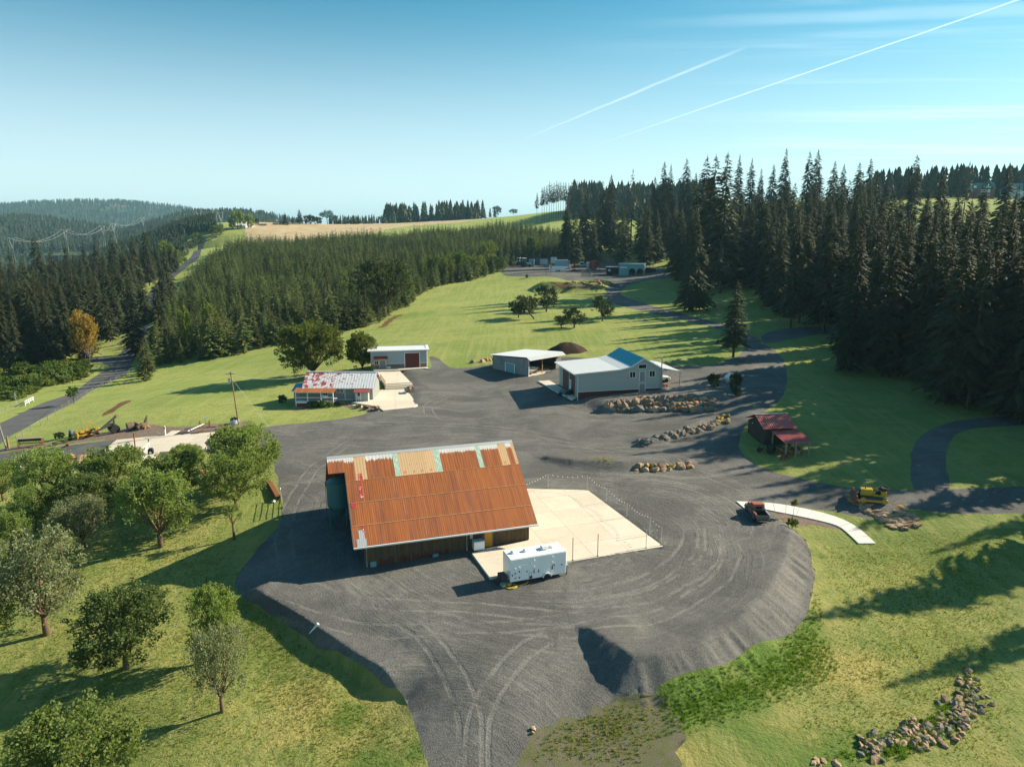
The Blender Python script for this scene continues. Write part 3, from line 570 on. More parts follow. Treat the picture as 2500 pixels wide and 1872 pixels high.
def kids(o): return list(o.children)
def ground(p): return Vector((float(p[0]), float(p[1]), hz(p[0], p[1])))
def top_height(px, py_top, base):
    """height of a thing standing at base whose top shows at pixel row py_top"""
    q = aty(px, py_top, base[1]); return q[2] - base[2]
def depth(p): return float(p[1] * math.cos(PITCH) + (CAMZ - p[2]) * math.sin(PITCH))
def width_m(wpx, p): return wpx * depth(p) / F
# ------------------------------------------------------------------ vegetation prototypes (meshes only)
def mesh_np(name, V, Fc, mt, smooth=False):
    me = bpy.data.meshes.new(name); me.from_pydata([tuple(map(float, v)) for v in V], [], Fc)
    if smooth: me.shade_smooth()
    if isinstance(mt, str): me.materials.append(MATS[mt])
    return me
def conifer(seed, h, r, clear=.08, step=.6, nb=6, sprays=5, sparse=0.0, mt='fir_needles', power=.85, droop=.32):
    rg = random.Random(seed); V = []; Fc = []
    def tri(a, b, c): k = len(V); V.extend((a, b, c)); Fc.append((k, k + 1, k + 2))
    def quad(a, b, c, d_): k = len(V); V.extend((a, b, c, d_)); Fc.append((k, k + 1, k + 2, k + 3))
    z = h * clear
    while z < h * .985:
        t = (z - h * clear) / (h * (1 - clear)); prof = min(1, (1 - t) ** power * 1.02) * min(1, .55 + t * 4)
        for i in range(nb if t < .8 else max(3, nb - 2)):
            if rg.random() < sparse * (1.2 - t * .4): continue
            a = rg.uniform(0, 2 * math.pi); L = max(.28, r * prof * rg.uniform(.6, 1.15) * (1 + .55 * mnoise.noise(Vector((math.cos(a) * 1.3, math.sin(a) * 1.3, z * .22 + seed))))); zz = z + rg.uniform(-.5, .5) * step
            up = .15 + .55 * t + rg.uniform(-.12, .12); dr = droop * (1.25 - t * .6) * rg.uniform(.7, 1.4)
            ca, sa = math.cos(a), math.sin(a)
            def sp(s, side=0.0, lo=0.0):
                x = L * s; return Vector((ca * x - sa * side, sa * x + ca * side, zz + L * (up * s - (dr + up * .9) * s * s) - lo))
            w1 = L * .11 + .08; w2 = L * .09 + .05; lo = w1 * .55
            quad(sp(.08), sp(.42, w1, lo), sp(.78, w2, lo), sp(.55)); quad(sp(.55), sp(.78, -w2, lo), sp(.42, -w1, lo), sp(.08)); tri(sp(.55), sp(.78, w2, lo), sp(1.02)); tri(sp(.55), sp(1.02), sp(.78, -w2, lo))
            for k in range(sprays):
                s0 = rg.uniform(.25, .95); sd_ = rg.choice((-1, 1)); l2 = L * rg.uniform(.16, .34) + .12; b0 = sp(s0); ang = rg.uniform(.5, 1.2) * sd_
                dx = Vector((math.cos(a + ang), math.sin(a + ang), -rg.uniform(.15, .65))).normalized(); nx = Vector((-dx.y, dx.x, rg.uniform(-.3, .3))) * (l2 * .24)
                e = b0 + dx * l2; m_ = b0 + dx * l2 * .5; quad(b0, m_ + nx, e, m_ - nx)
        z += step * rg.uniform(.8, 1.2) * (1 if t < .75 else .8)
    for k in range(3): a = k * 2.1; tri(Vector((math.cos(a) * .18, math.sin(a) * .18, h * .955)), Vector((-math.cos(a) * .18, -math.sin(a) * .18, h * .955)), Vector((0, 0, h * 1.01)))
    return mesh_np('crown', V, Fc, mt)
def conifer_trunk(h, r0, mt='bark'):
    m = MB(); m.tube([(0, 0, -.8), (0, 0, h * .3), (0, 0, h * .97)], [r0, r0 * .75, .03], 7); return m.mesh('trunk', mt, smooth=True)
def lowfir(seed, h, r, mt, rings_=7, seg=6, trunk=False):
    rg = random.Random(seed); V = []; Fc = []
    for i in range(rings_):
        t = i / rings_; z0 = h * (.06 + .9 * t); rr = r * (1 - t) ** .85 + .15; zt = z0 + h * .9 / rings_ * 1.7
        k = len(V); V.append((0, 0, min(zt, h * 1.02)))
        a0 = rg.uniform(0, 6)
        for j in range(seg * 2): a = a0 + math.pi * j / seg; q = rr * (rg.uniform(.8, 1.2) if j % 2 == 0 else rg.uniform(.35, .6)); V.append((q * math.cos(a), q * math.sin(a), z0 - (rr * .2 if j % 2 == 0 else -rr * .15) + rg.uniform(-.2, .2)))
        Fc += [(k, k + 1 + j, k + 1 + (j + 1) % (seg * 2)) for j in range(seg * 2)]
    return mesh_np('crown', V, Fc, mt)
def bent(a, b, rg, sag=.12, n=4):
    a = Vector(a); b = Vector(b); L = (b - a).length; o = Vector((rg.uniform(-1, 1), rg.uniform(-1, 1), rg.uniform(0, 1))) * sag * L
    return [a.lerp(b, i / n) + o * (4 * (i / n) * (1 - i / n)) for i in range(n + 1)]
def broadleaf(seed, h, r, clear, limbs, twigs, leaves, lsize, mt, upright=.5, tuft=.5, squash=1.0, bark='bark', trunk_r=None, spread=.62, lean=(0, 0), stems=1):
    """trunk + limbs mesh and a leaf mesh whose leaves sit on shoots clustered round the limb ends"""
    rg = random.Random(seed); tr = trunk_r or h * .035; T = MB(); V = []; Fc = []; ch = h - clear; cz = clear + ch * .52
    fork = Vector((lean[0] * .5, lean[1] * .5, clear))
    for st in range(stems):
        off = Vector((0, 0, 0)) if stems == 1 else Vector((rg.uniform(-.5, .5), rg.uniform(-.5, .5), 0)) * r * .4
        T.tube([(off.x * .3, off.y * .3, -.4), (off.x * .5 + lean[0] * .2, off.y * .5 + lean[1] * .2, clear * .5), fork + off], [tr * 1.25, tr, tr * .85], 8)
    ends = []
    for i in range(limbs):
        a = 2 * math.pi * (i + rg.uniform(-.4, .4)) / limbs * (1 if i % 2 else 1.0); el = rg.uniform(-.5, 1.0); rr = r * rg.uniform(.5, .86) * math.cos(el * 1.1) ** .6
        e = Vector((lean[0] + math.cos(a) * rr, lean[1] + math.sin(a) * rr, cz + ch * .40 * math.sin(el * 1.45) * squash)); ends.append(e)
        T.tube(bent(fork, e, rg), [tr * .55, tr * .42, tr * .3, tr * .2, tr * .08], 5)
    ends.append(Vector((lean[0], lean[1], clear + ch * .72)))
    for e in ends:
        for k in range(twigs):
            q = Vector((rg.gauss(0, 1), rg.gauss(0, 1), rg.gauss(0, .85))) * r * spread * .36; c = e + q
            rad = Vector((c.x - lean[0], c.y - lean[1], (c.z - cz) * r / (ch * .5)))
            if rad.length > r * 1.12: c = e + q * .3
            if c.z < clear * .75: c.z = clear * .75 + rg.random() * .4
            out = Vector((c.x - lean[0], c.y - lean[1], (c.z - cz) * .7)); out = out.normalized() if out.length > .01 else Vector((0, 0, 1))
            dr = (out * (1 - upright) + Vector((rg.gauss(0, .3), rg.gauss(0, .3), upright))).normalized(); Ls = tuft * rg.uniform(.7, 1.5)
            for j in range(leaves):
                s = rg.random(); p = c + dr * Ls * (s - .35) + Vector((rg.gauss(0, 1), rg.gauss(0, 1), rg.gauss(0, 1))) * tuft * .28 * (1.1 - s * .6)
                n_ = Vector((rg.gauss(0, 1), rg.gauss(0, 1), rg.gauss(.5, 1))).normalized(); t_ = (dr * .8 + Vector((rg.gauss(0, .6), rg.gauss(0, .6), rg.gauss(0, .6)))).normalized(); b_ = n_.cross(t_)
                b_ = b_.normalized() * lsize * .34 if b_.length > .01 else Vector((lsize * .3, 0, 0)); l_ = t_ * lsize * rg.uniform(.7, 1.3)
                k0 = len(V); V.extend((p - l_ * .5, p + b_, p + l_ * .5, p - b_)); Fc.append((k0, k0 + 1, k0 + 2, k0 + 3))
    return T.mesh('trunk', bark, smooth=True), mesh_np('crown', V, Fc, mt), h, r
def make_tree(name, protos, loc, sc, rz, label, cat='tree', group=None):
    tr, cr = protos; o = thing(name, loc, rz, label, cat, group, sc)
    if tr: put('trunk', tr, o)
    put('crown', cr, o); return o
# ---- conifers
FIR = []
for i, (h, r, sp, cl, pw, st) in enumerate([(38, 6.6, .08, .08, .72, .62), (36, 6.0, .18, .13, .66, .66), (40, 7.0, .08, .06, .8, .62), (34, 5.6, .25, .16, .62, .66), (37, 6.4, .05, .05, .85, .6)]):
    FIR.append((conifer_trunk(h, .45), conifer(100 + i, h, r, cl, st, 10, 8, sp, power=pw), h, r))
YFIR = [(conifer_trunk(10, .13), conifer(200 + i, 10, 2.3 + .25 * i, .03, .42, 7, 4, .06, 'young_fir_needles', .8, .12), 10, 2.3 + .25 * i) for i in range(3)]
LONE = (conifer_trunk(39, .55), conifer(300, 39, 7.6, .07, .55, 9, 6, .05, 'fir_needles', .95, .42), 39, 7.6)
SPARSE = (conifer_trunk(38, .4), conifer(301, 38, 4.6, .3, .9, 6, 4, .35, 'fir_needles', .65, .4), 38, 4.6)
COUNTS = {}
def fir_at(x, y, h, k=None, label='', group='', name='fir_tree', src=None, rsc=1.0):
    p = (src or FIR)[random.randrange(len(src or FIR)) if k is None else k] if not isinstance(src, tuple) else src
    s = h / p[2]; return make_tree(name, p[:2], (x, y, hz(x, y) - .2), (s * rsc * random.uniform(.9, 1.1), s * rsc * random.uniform(.9, 1.1), s), random.uniform(0, 6.28), label, 'tree', group)
def by_top(px, py, h, y0=120, y1=700):
    """stand a tree of height h where its tip shows at the given pixel"""
    ys = np.linspace(y0, y1, 240); dd = pix(px, py); xs = dd[0] / dd[1] * ys; zt = CAMZ + dd[2] / dd[1] * ys; e = zt - height(xs, ys) - h
    i = int(np.argmin(np.abs(e))); return float(xs[i]), float(ys[i]), float(zt[i] - hz(xs[i], ys[i]))
GR = 'firs of the tall dark wood on the right'; LR = 'tall dark fir standing in the dense wood on the right hillside'
GL = 'firs of the wood left of the road'; LL = 'tall dark green fir in the wood on the left side of the paved road'
def scatter(name, label, cat, pts, sc, protos, rot=None):
    """one object that repeats tree meshes on points (geometry nodes): a mass nobody could count"""
    me = bpy.data.meshes.new(name); me.from_pydata([tuple(map(float, p)) for p in pts], [], [])
    at = me.attributes.new('sc', 'FLOAT', 'POINT'); at.data.foreach_set('value', np.asarray(sc, np.float32))
    at = me.attributes.new('rz', 'FLOAT', 'POINT'); at.data.foreach_set('value', RNG.uniform(0, 6.28, len(pts)).astype(np.float32))
    at = me.attributes.new('pick', 'INT', 'POINT'); at.data.foreach_set('value', RNG.integers(0, len(protos), len(pts)).astype(np.int32))
    o = bpy.data.objects.new(name, me); COL.objects.link(o); tag(o, label, cat, None, 'stuff')
    ng = bpy.data.node_groups.new(name, 'GeometryNodeTree'); ng.interface.new_socket('Geometry', in_out='INPUT', socket_type='NodeSocketGeometry'); ng.interface.new_socket('Geometry', in_out='OUTPUT', socket_type='NodeSocketGeometry')
    gi = ng.nodes.new('NodeGroupInput'); go = ng.nodes.new('NodeGroupOutput'); jn = ng.nodes.new('GeometryNodeJoinGeometry'); L = ng.links.new
    def na(nm, dt):
        a = ng.nodes.new('GeometryNodeInputNamedAttribute'); a.data_type = dt; a.inputs[0].default_value = nm; return a.outputs[0]
    sc_, rz_, pk = na('sc', 'FLOAT'), na('rz', 'FLOAT'), na('pick', 'INT'); cx = ng.nodes.new('ShaderNodeCombineXYZ'); L(rz_, cx.inputs[2])
    for i, pm in enumerate(protos):
        src = bpy.data.objects.new(name + '_source', pm); oi = ng.nodes.new('GeometryNodeObjectInfo'); oi.inputs[0].default_value = src; oi.inputs[1].default_value = True
        cp = ng.nodes.new('FunctionNodeCompare'); cp.data_type = 'INT'; cp.operation = 'EQUAL'; L(pk, cp.inputs[2]); cp.inputs[3].default_value = i
        ip = ng.nodes.new('GeometryNodeInstanceOnPoints'); L(gi.outputs[0], ip.inputs['Points']); L(cp.outputs[0], ip.inputs['Selection']); L(oi.outputs['Geometry'], ip.inputs['Instance']); L(cx.outputs[0], ip.inputs['Rotation']); L(sc_, ip.inputs['Scale']); L(ip.outputs[0], jn.inputs[0])
    L(jn.outputs[0], go.inputs[0]); md = o.modifiers.new('scatter', 'NODES'); md.node_group = ng; return o
right_xy = []
tops_r = [(1384,485,34),(1432,449,38),(1472,440,38),(1493,424,40),(1546,411,41),(1600,430,38),(1623,393,41),(1639,400,40),(1677,385,42),(1700,420,38),(1728,378,42),(1749,376,42),(1778,369,43),(1807,376,42),(1837,385,41),(1860,410,38),(1890,400,39),
 (1921,360,43),(1978,368,42),(1999,363,43),(2040,391,40),(2062,398,39),(2100,394,40),(2128,384,41),(2170,430,36),(2240,376,43),(2307,402,40),(2467,394,42),(2520,420,42),(2560,400,42),
 (1943,444,38),(2126,454,37),(2061,441,38),(2198,474,36),(2341,474,37),(2406,496,36),(2480,480,38),(2265,470,36),(1860,455,38),(1990,470,37),(1800,450,38),(1740,455,38),(1650,470,38),(1580,480,37),(1520,490,36),(1450,500,36),(1405,505,34)]
for px, py, h in tops_r:
    x, y, hh = by_top(px, py, h + (5 if px < 1600 else 0), float(np.interp(px, [1600, 1700, 1850, 1950, 2100, 2250, 2400], [425, 330, 270, 240, 205, 180, 160])), 520); right_xy.append((x, y))
    if px == 1546 or px == 2369: fir_at(x, y, hh, label='tall thin fir with sparse whorled branches standing above the right wood', group=None, src=SPARSE)
    else: fir_at(x, y, hh, label=LR, group=GR)
x, y, hh = by_top(2369, 392, 42, 170, 480); fir_at(x, y, hh, label='fir with a ragged half-bare top near the house on the right hill', src=SPARSE); right_xy.append((x, y))
# front rows of the right wood, standing where their feet show
for px, py, h in [(2153,920,33),(2309,988,34),(2238,927,33),(2450,1000,34),(2072,905,33),(2380,960,34),(2110,850,34),(1930,800,34),(2010,790,35),(2190,845,34),(2270,860,35),(2350,880,34),(2420,905,35),(2500,930,34),(2560,990,33),(2080,790,36),(1960,745,36),(1880,735,36),(2150,770,36),(2330,820,36),(2480,840,36),(2230,790,36),
                  (1385,630,34),(1420,628,36),(1455,628,36),(1490,630,36),(1525,630,36),(1560,634,36),(1600,642,36),(1640,646,36),(1740,662,36),(1800,674,36),(1860,690,36),(1620,625,36),(1580,620,36),(1680,648,36),(1900,720,35),(1930,760,35),(2280,940,33),(2420,985,33),(2360,1000,32),(1895,770,33),(1950,790,34),(2010,812,34),(2070,828,33),(2125,880,29),(2185,900,30),(2030,790,35),(1920,745,36),(2250,890,33),(2340,915,33),(2480,1020,33)]:
    p = P(px, py); fir_at(p[0], p[1], h * random.uniform(.94, 1.06), label=LR, group=GR); right_xy.append((p[0], p[1]))
# in-fill behind the front rows: one mass
rp = [tuple(P(1860, 745)[:2]), tuple(P(2000, 790)[:2]), tuple(P(2200, 850)[:2]), tuple(P(2330, 950)[:2]), (150, 150), (215, 165), (290, 300), (265, 410), (150, 440), (95, 420), (75, 330)]
fill_xy = []
for _ in range(9000):
    if len(fill_xy) >= 210: break
    x = random.uniform(40, 290); y = random.uniform(120, 440)
    if not inside(rp, np.array([x]), np.array([y]))[0] or min((x - a) ** 2 + (y - b) ** 2 for a, b in right_xy + fill_xy) < 30 or (.50 < x / y < .74 and y > 300): continue
    fill_xy.append((x, y))
fill_xy += [(random.uniform(120, 215), random.uniform(112, 190)) for _ in range(40)]
q = np.array(fill_xy); scatter('right_wood', 'dense mass of firs deeper in the dark wood on the right hillside', 'trees', np.c_[q, height(q[:, 0], q[:, 1]) - .2], RNG.uniform(.8, 1.0, len(q)), [f[1] for f in FIR])
# trees beyond the right edge of the picture whose shadows fall into it
for x, y, h in [(78, 81, 27), (76, 70, 24), (97, 94, 26), (90, 84, 28), (102, 110, 33), (111, 114, 33), (84, 66, 22), (104, 80, 27), (118, 98, 31), (92, 100, 27), (98, 70, 25), (124, 118, 33), (96, 124, 32), (104, 131, 33), (112, 140, 34), (102, 144, 33), (120, 132, 33), (92, 131, 30), (108, 122, 32), (118, 148, 34), (130, 140, 34), (96, 150, 32), (94, 112, 34), (98, 117, 35), (102, 112, 35), (106, 118, 36), (95, 121, 34), (101, 124, 35)]:
    fir_at(x, y, h, label='fir beyond the right lawn that throws a long shadow on the grass', group='firs beyond the right lawn', rsc=1.15)
# solitary conifers in the meadow
b = P(1690, 760); fir_at(b[0], b[1], top_height(1698, 497, b), label='solitary broad dark fir beside the bend of the gravel track', src=LONE, name='lone_fir_tree')
b = P(1790, 872); fir_at(b[0], b[1], top_height(1797, 682, b), label='shaded fir with a bent tip in front of the right wood', src=FIR, k=3, name='fir_tree', rsc=1.35)
# left wood
left_xy = []
for px, py, h in [(81,564,36),(157,585,33),(269,567,37),(350,552,38),(254,636,33),(36,745,24),(121,657,32),(81,703,30),(20,600,34),(320,570,35),(200,590,34),(300,600,33),(390,630,30),(400,600,33),(230,575,35),(120,600,34),(50,620,34),(-20,590,36),(-40,640,34),(165,640,33),(60,665,32),(215,650,32),(290,650,32),(340,640,32),(180,690,31),(10,680,31),(130,730,30),(375,665,27),(310,680,31)]:
    x, y, hh = by_top(px, py, h, 330 if py < 600 else (275 if py < 665 else 240), 520); left_xy.append((x, y)); fir_at(x, y, hh, label=LL, group=GL)
for px, py, h in [(50,912,24),(95,905,26),(130,905,27),(140,880,28),(20,905,26),(168,868,26),(70,880,29),(225,842,27),(248,822,27),(270,792,28),(292,765,28),(205,845,28),(160,850,29),(330,735,28),(318,750,27),(110,860,30),(30,870,30)]:
    p = P(px, py); left_xy.append((p[0], p[1])); fir_at(p[0], p[1], h, label=LL, group=GL)
lp = [tuple(P(0, 905)[:2]), tuple(P(180, 870)[:2]), tuple(P(275, 845)[:2]), tuple(P(315, 790)[:2]), tuple(P(348, 730)[:2]), tuple(P(385, 685)[:2]), (-245, 560), (-460, 560), (-420, 300), (-230, 215)]
# ---- plantation of young firs
front = [(336, 905), (370, 900), (430, 890), (500, 880), (560, 868), (640, 852), (700, 840), (760, 826), (820, 812), (880, 800), (925, 790), (960, 765), (1000, 745), (1030, 715), (1070, 700), (1130, 690), (1190, 675), (1240, 655), (1300, 638), (1370, 622)]
back = [(1372, 552), (1290, 548), (1200, 548), (1120, 555), (1050, 560), (960, 568), (900, 570), (800, 572), (700, 576), (620, 580), (560, 588), (510, 605), (497, 640), (462, 668), (440, 690), (420, 712), (400, 740), (375, 800), (352, 850)]
plp = [tuple(P(*p)[:2]) for p in front] + [tuple(P(px, py, 9)[:2]) for px, py in back]
pa = np.array(plp); gx, gy = np.meshgrid(np.arange(pa[:, 0].min(), pa[:, 0].max(), 4.1), np.arange(pa[:, 1].min(), pa[:, 1].max(), 4.1))
gx = gx.ravel() + RNG.uniform(-1.2, 1.2, gx.size); gy = gy.ravel() + RNG.uniform(-1.2, 1.2, gy.size); m = inside(plp, gx, gy); gx, gy = gx[m], gy[m]
dfr, _ = dist_poly(plp[:len(front)], gx, gy, False)
order = np.argsort(np.hypot(gx, gy) * .6 + dfr * 1.2); gx, gy = gx[order], gy[order]; gz = height(gx, gy); gs = RNG.uniform(.55, 1.3, len(gx)) * (1 + .28 * np.sin(gx * .07 + 1.3 * np.sin(gy * .05)) * np.sin(gy * .06 + gx * .02))
for i in range(290):
    p = YFIR[i % 3]; make_tree('young_fir_tree', p[:2], (gx[i], gy[i], gz[i] - .1), (gs[i] * 1.05, gs[i] * 1.05, gs[i] * 1.02), random.uniform(0, 6.3), 'young green fir in the front rows of the plantation above the field', 'tree', 'front rows of the fir plantation')
scatter('plantation_trees', 'mass of young firs of the plantation rising up the slope behind its front rows', 'trees', np.c_[gx[290:], gy[290:], gz[290:] - .1], gs[290:], [p[1] for p in YFIR])

# deeper rows of the left wood: one mass
q = RNG.uniform(0, 1, (2600, 2)); q = np.c_[-520 + q[:, 0] * 400, 230 + q[:, 1] * 420]
lp2 = lp[:6] + [(-245, 540), (-520, 540), (-520, 300), (-300, 225)]
m = inside(lp2, q[:, 0], q[:, 1]) & (np.min((q[:, None, 0] - np.array(left_xy)[None, :, 0]) ** 2 + (q[:, None, 1] - np.array(left_xy)[None, :, 1]) ** 2, 1) > 22); q = q[m][:1100]
scatter('left_wood', 'dense mass of firs deeper in the wood left of the road', 'trees', np.c_[q, height(q[:, 0], q[:, 1])], RNG.uniform(.5, .74, len(q)) * np.clip(1.25 - q[:, 1] / 1400, .7, 1), [f[1] for f in FIR])
# ------------------------------------------------------------------ broad-leaved trees
def stand(name, proto, base_px, top_py, wpx, label, cat='tree', group=None, rz=None, hmin=None):
    b = P(*base_px) if len(base_px) == 2 else np.array(base_px); h = top_height(base_px[0], top_py, b); w = width_m(wpx, b) / 2
    tr, cr, ph, pr = proto; return make_tree(name, (tr, cr), (b[0], b[1], b[2] - .05), (w / pr * .94, w / pr * .94, h / ph), random.uniform(0, 6.28) if rz is None else rz, label, cat, group)
def orch(seed, mt, leaves=34, up=.75, size=.17): return broadleaf(seed, 5.4, 2.5, 1.05, 15, 22, leaves, size, mt, up, .6, bark='bark_red', trunk_r=.17, spread=.85)
O_G = [orch(1, 'orchard_leaves'), orch(2, 'orchard_leaves', 36), orch(3, 'orchard_leaves', 32, .6)]
O_S = [orch(4, 'orchard_leaves_silver', 28, .85, .15), orch(5, 'orchard_leaves_silver', 26, .7, .15)]
O_D = [orch(6, 'orchard_leaves_dark', 40, .35)]
O_SPARSE = broadleaf(8, 4.2, 1.2, 2.0, 6, 8, 26, .15, 'orchard_leaves', .4, .45, bark='bark_red', trunk_r=.15)
OG = 'trees of the orchard'
for proto, base, top, wd, lab in [
 (O_S[0], (114, 1548), 1318, 215, 'large silvery orchard tree with upright shoots left of the mown rows'),
 (O_D[0], (309, 1632), 1462, 205, 'dark green round orchard tree with a thick reddish trunk'),
 (O_S[1], (543, 1738), 1548, 135, 'pale silver-leaved orchard tree, nearest one to the gravel bank'),
 (O_G[0], (528, 1610), 1450, 115, 'light green orchard tree behind the pale silver-leaved one'),
 (O_G[1], (195, 1985), 1765, 270, 'green orchard tree cut by the bottom edge of the picture'),
 (O_SPARSE, (572, 1317), 1236, 44, 'small thin orchard tree with a leaning bare trunk by the barn shadow'),
 (O_G[2], (578, 1245), 1115, 150, 'orchard tree with a tall bare trunk next to the rusty gate'),
 (O_G[1], (603, 1195), 1052, 155, 'big bright green orchard tree at the edge of the gravel by the drive'),
 (O_G[0], (393, 1335), 1162, 175, 'large green orchard tree with a yellow plant at its foot'),
 (O_S[1], (205, 1336), 1222, 120, 'grey-green orchard tree in the middle of the orchard'),
 (O_G[2], (122, 1238), 1108, 130, 'bushy green orchard tree left of the pile of orange rocks'),
 (O_G[0], (285, 1212), 1098, 142, 'bushy green orchard tree right of the pile of orange rocks'),
 (O_G[1], (425, 1228), 1118, 140, 'green orchard tree below the concrete apron'),
 (O_G[0], (462, 1155), 1090, 75, 'green orchard treetop close to the edge of the concrete apron'),
 (O_G[2], (8, 1222), 1132, 90, 'orchard tree cut by the left edge below the drive'),
 (O_G[1], (88, 1295), 1200, 112, 'green orchard tree in the second row from the left edge'),
 (O_G[0], (32, 1385), 1258, 110, 'light green orchard tree near the left edge of the picture'),
 (O_D[0], (230, 1268), 1165, 118, 'olive-toned orchard tree behind the grey-green one'),
 (O_G[2], (-12, 1430), 1330, 80, 'orchard tree almost hidden by the left edge'),
 (O_G[1], (-70, 1620), 1440, 190, 'orchard tree just past the left edge that throws a shadow on the mown rows')]:
    stand('orchard_tree', proto, base, top, wd * 1.1, lab, 'tree', OG)
stand('small_tree', broadleaf(31, 4, 2, 1.5, 7, 8, 24, .16, 'orchard_leaves', .3, .4, bark='white_paint', trunk_r=.1), (52, 1152), 1100, 54, 'small tree with a pale branching trunk beside the drive entrance', 'tree')
CH = broadleaf(20, 10.5, 6.3, 1.0, 26, 36, 26, .34, 'broad_leaves', .35, .9, bark='bark', trunk_r=.35, spread=.72)
stand('cherry_tree', CH, (765, 918), 794, 165, 'wide yellow-green tree behind the farmhouse with the peeling roof')
stand('garden_tree', broadleaf(21, 9.5, 3.1, .7, 18, 30, 28, .32, 'broad_leaves', .5, .7, bark='bark', trunk_r=.22, spread=.8), (885, 902), 815, 72, 'narrow upright green tree left of the long grey shop building')
stand('oak_tree', broadleaf(22, 17, 10, 3.2, 20, 26, 24, .55, 'oak_leaves', .35, 1.4, bark='bark', trunk_r=.6, spread=.62), (940, 773), 640, 158, 'big dark spreading oak at the corner of the fir plantation')
AP = [broadleaf(23 + i, 7, 4.2, 1.3, 12, 18, 22, .36, ('oak_leaves', 'broad_leaves', 'dark_shrub_leaves')[i], .05, .8, bark='bark', trunk_r=.3, spread=.75) for i in range(3)]
APL = broadleaf(27, 7, 4.0, 1.4, 12, 18, 22, .36, 'oak_leaves', .0, .8, bark='bark', trunk_r=.3, lean=(-3.2, 0), spread=.75)
AG = 'old apple trees in the meadow'
for proto, base, top, wd, lab, rz in [(AP[0], (1266, 776), 724, 46, 'leftmost of the old apple trees in the meadow', 1.), (APL, (1305, 779), 726, 50, 'leaning apple tree whose trunk slants to the left', 0), (AP[2], (1334, 761), 700, 60, 'apple tree with a tall lopsided top, farthest up the meadow', 2.), (AP[1], (1370, 801), 772, 38, 'smallest round apple tree in the meadow', 0), (AP[2], (1402, 800), 752, 58, 'apple tree with two joined round crowns in the middle of the meadow', 4.), (AP[2], (1471, 784), 726, 54, 'pointed apple tree nearest to the gravel track', 3.)]:
    stand('apple_tree', proto, base, top, wd, lab, 'tree', AG, rz)
YT = broadleaf(28, 13, 3.6, 3.2, 12, 15, 18, .42, 'yellow_leaves', .7, 1.0, bark='bark_grey', trunk_r=.16, spread=.8)
stand('yellow_tree', YT, (213, 902), 766, 62, 'slender yellow-leaved tree beside the side drive off the road'); stand('yellow_tree', YT, (221, 902), 792, 60, 'lower olive-yellow tree leaning right of the slender yellow one', rz=2.)
LI = [broadleaf(40 + i, 9, 4, .8, 12, 15, 18, .5, m_, .3, .9, bark='bark_grey', trunk_r=.2, spread=.8) for i, m_ in enumerate(('lime_leaves', 'shrub_leaves', 'lime_leaves'))]
for base, top, wd, k, lab in [((408, 655), 590, 34, 0, 'bright lime-green tree where the road enters the wood'), ((428, 652), 606, 36, 2, 'low lime-green tree beside the road below the bright one'), ((445, 645), 615, 24, 0, 'small lime-green tree at the road edge'), ((482, 600), 570, 26, 0, 'round lime-green tree at the top of the visible road'), ((528, 582), 552, 34, 1, 'olive-green bushy tree by the small green field'), ((540, 572), 546, 16, 0, 'narrow lime-green tree in front of the white farm'),
 ((1192, 660), 592, 52, 0, 'tallest bright green tree beside the machine yard'), ((1160, 676), 622, 44, 2, 'pale olive willow beside the machine yard'), ((1120, 684), 618, 48, 1, 'light green tree in the row before the plantation'), ((1090, 690), 624, 46, 0, 'sunlit bushy tree in the row before the plantation'), ((1058, 697), 630, 36, 1, 'slim green tree left of the sunlit bushy one'), ((1033, 700), 640, 24, 0, 'thin-trunked light tree right of the oak'), ((1215, 664), 628, 36, 1, 'low green bush at the end of the row by the machine yard'), ((850, 735), 690, 40, 0, 'light green young tree inside the dark plantation near the oak'), ((1300, 622), 580, 34, 1, 'light green tree in front of the plantation by the firs'), ((520, 860), 745, 44, 0, 'lime-green tree among the dark front firs of the plantation'), ((460, 872), 750, 34, 2, 'lighter green tree in the left end of the plantation')]:
    stand('broadleaf_tree', LI[k], base, top, wd, lab)
# ---- bushes
SH = [broadleaf(60 + i, 1.6, 1.3, .15, 8, 12, 20, .2, m_, .4, .3, trunk_r=.05, spread=.8) for i, m_ in enumerate(('shrub_leaves', 'dark_shrub_leaves', 'lime_leaves', 'orchard_leaves'))]
def bush(px, py, wpx, hpx, k, label, group=None, name='shrub'):
    b = P(px, py); tr, cr, ph, pr = SH[k]; w = width_m(wpx, b) / 2; h = width_m(hpx, b)
    o = thing(name, (b[0], b[1], b[2] - .05), random.uniform(0, 6), label, 'shrub', group, (w / pr, w / pr, h / ph)); put('stem', tr, o); put('leaves', cr, o); return o
for i in range(64):
    px = random.uniform(-20, 205); t = random.random(); lo = 985 - px * .30; hi = 908 + 0 * px; py = hi + (lo - hi) * t
    bush(px, py, random.uniform(30, 60), random.uniform(16, 32), random.choice((0, 0, 2, 3)), 'green bramble bush in the thicket left of the road', 'brambles left of the road')
for px, py, wp, hp, k, lab in [(40, 800, 1, 1, 1, '')][:0]: pass
b = P(181, 985); stand('young_tree', broadleaf(70, 4, 1.6, .8, 8, 12, 22, .22, 'shrub_leaves', .4, .4, trunk_r=.08), (181, 985), 945, 30, 'small round green tree standing on the road verge by the fence')
bush(1934, 1290, 27, 24, 0, 'bright green shrub on the mulch by the concrete path', name='shrub')
bush(1741, 945, 30, 30, 1, 'dark bush left of the white propane tank'); bush(1795, 955, 30, 42, 1, 'dark bush in front of the white propane tank'); bush(1798, 968, 22, 20, 1, 'low dark bush below the propane tank')
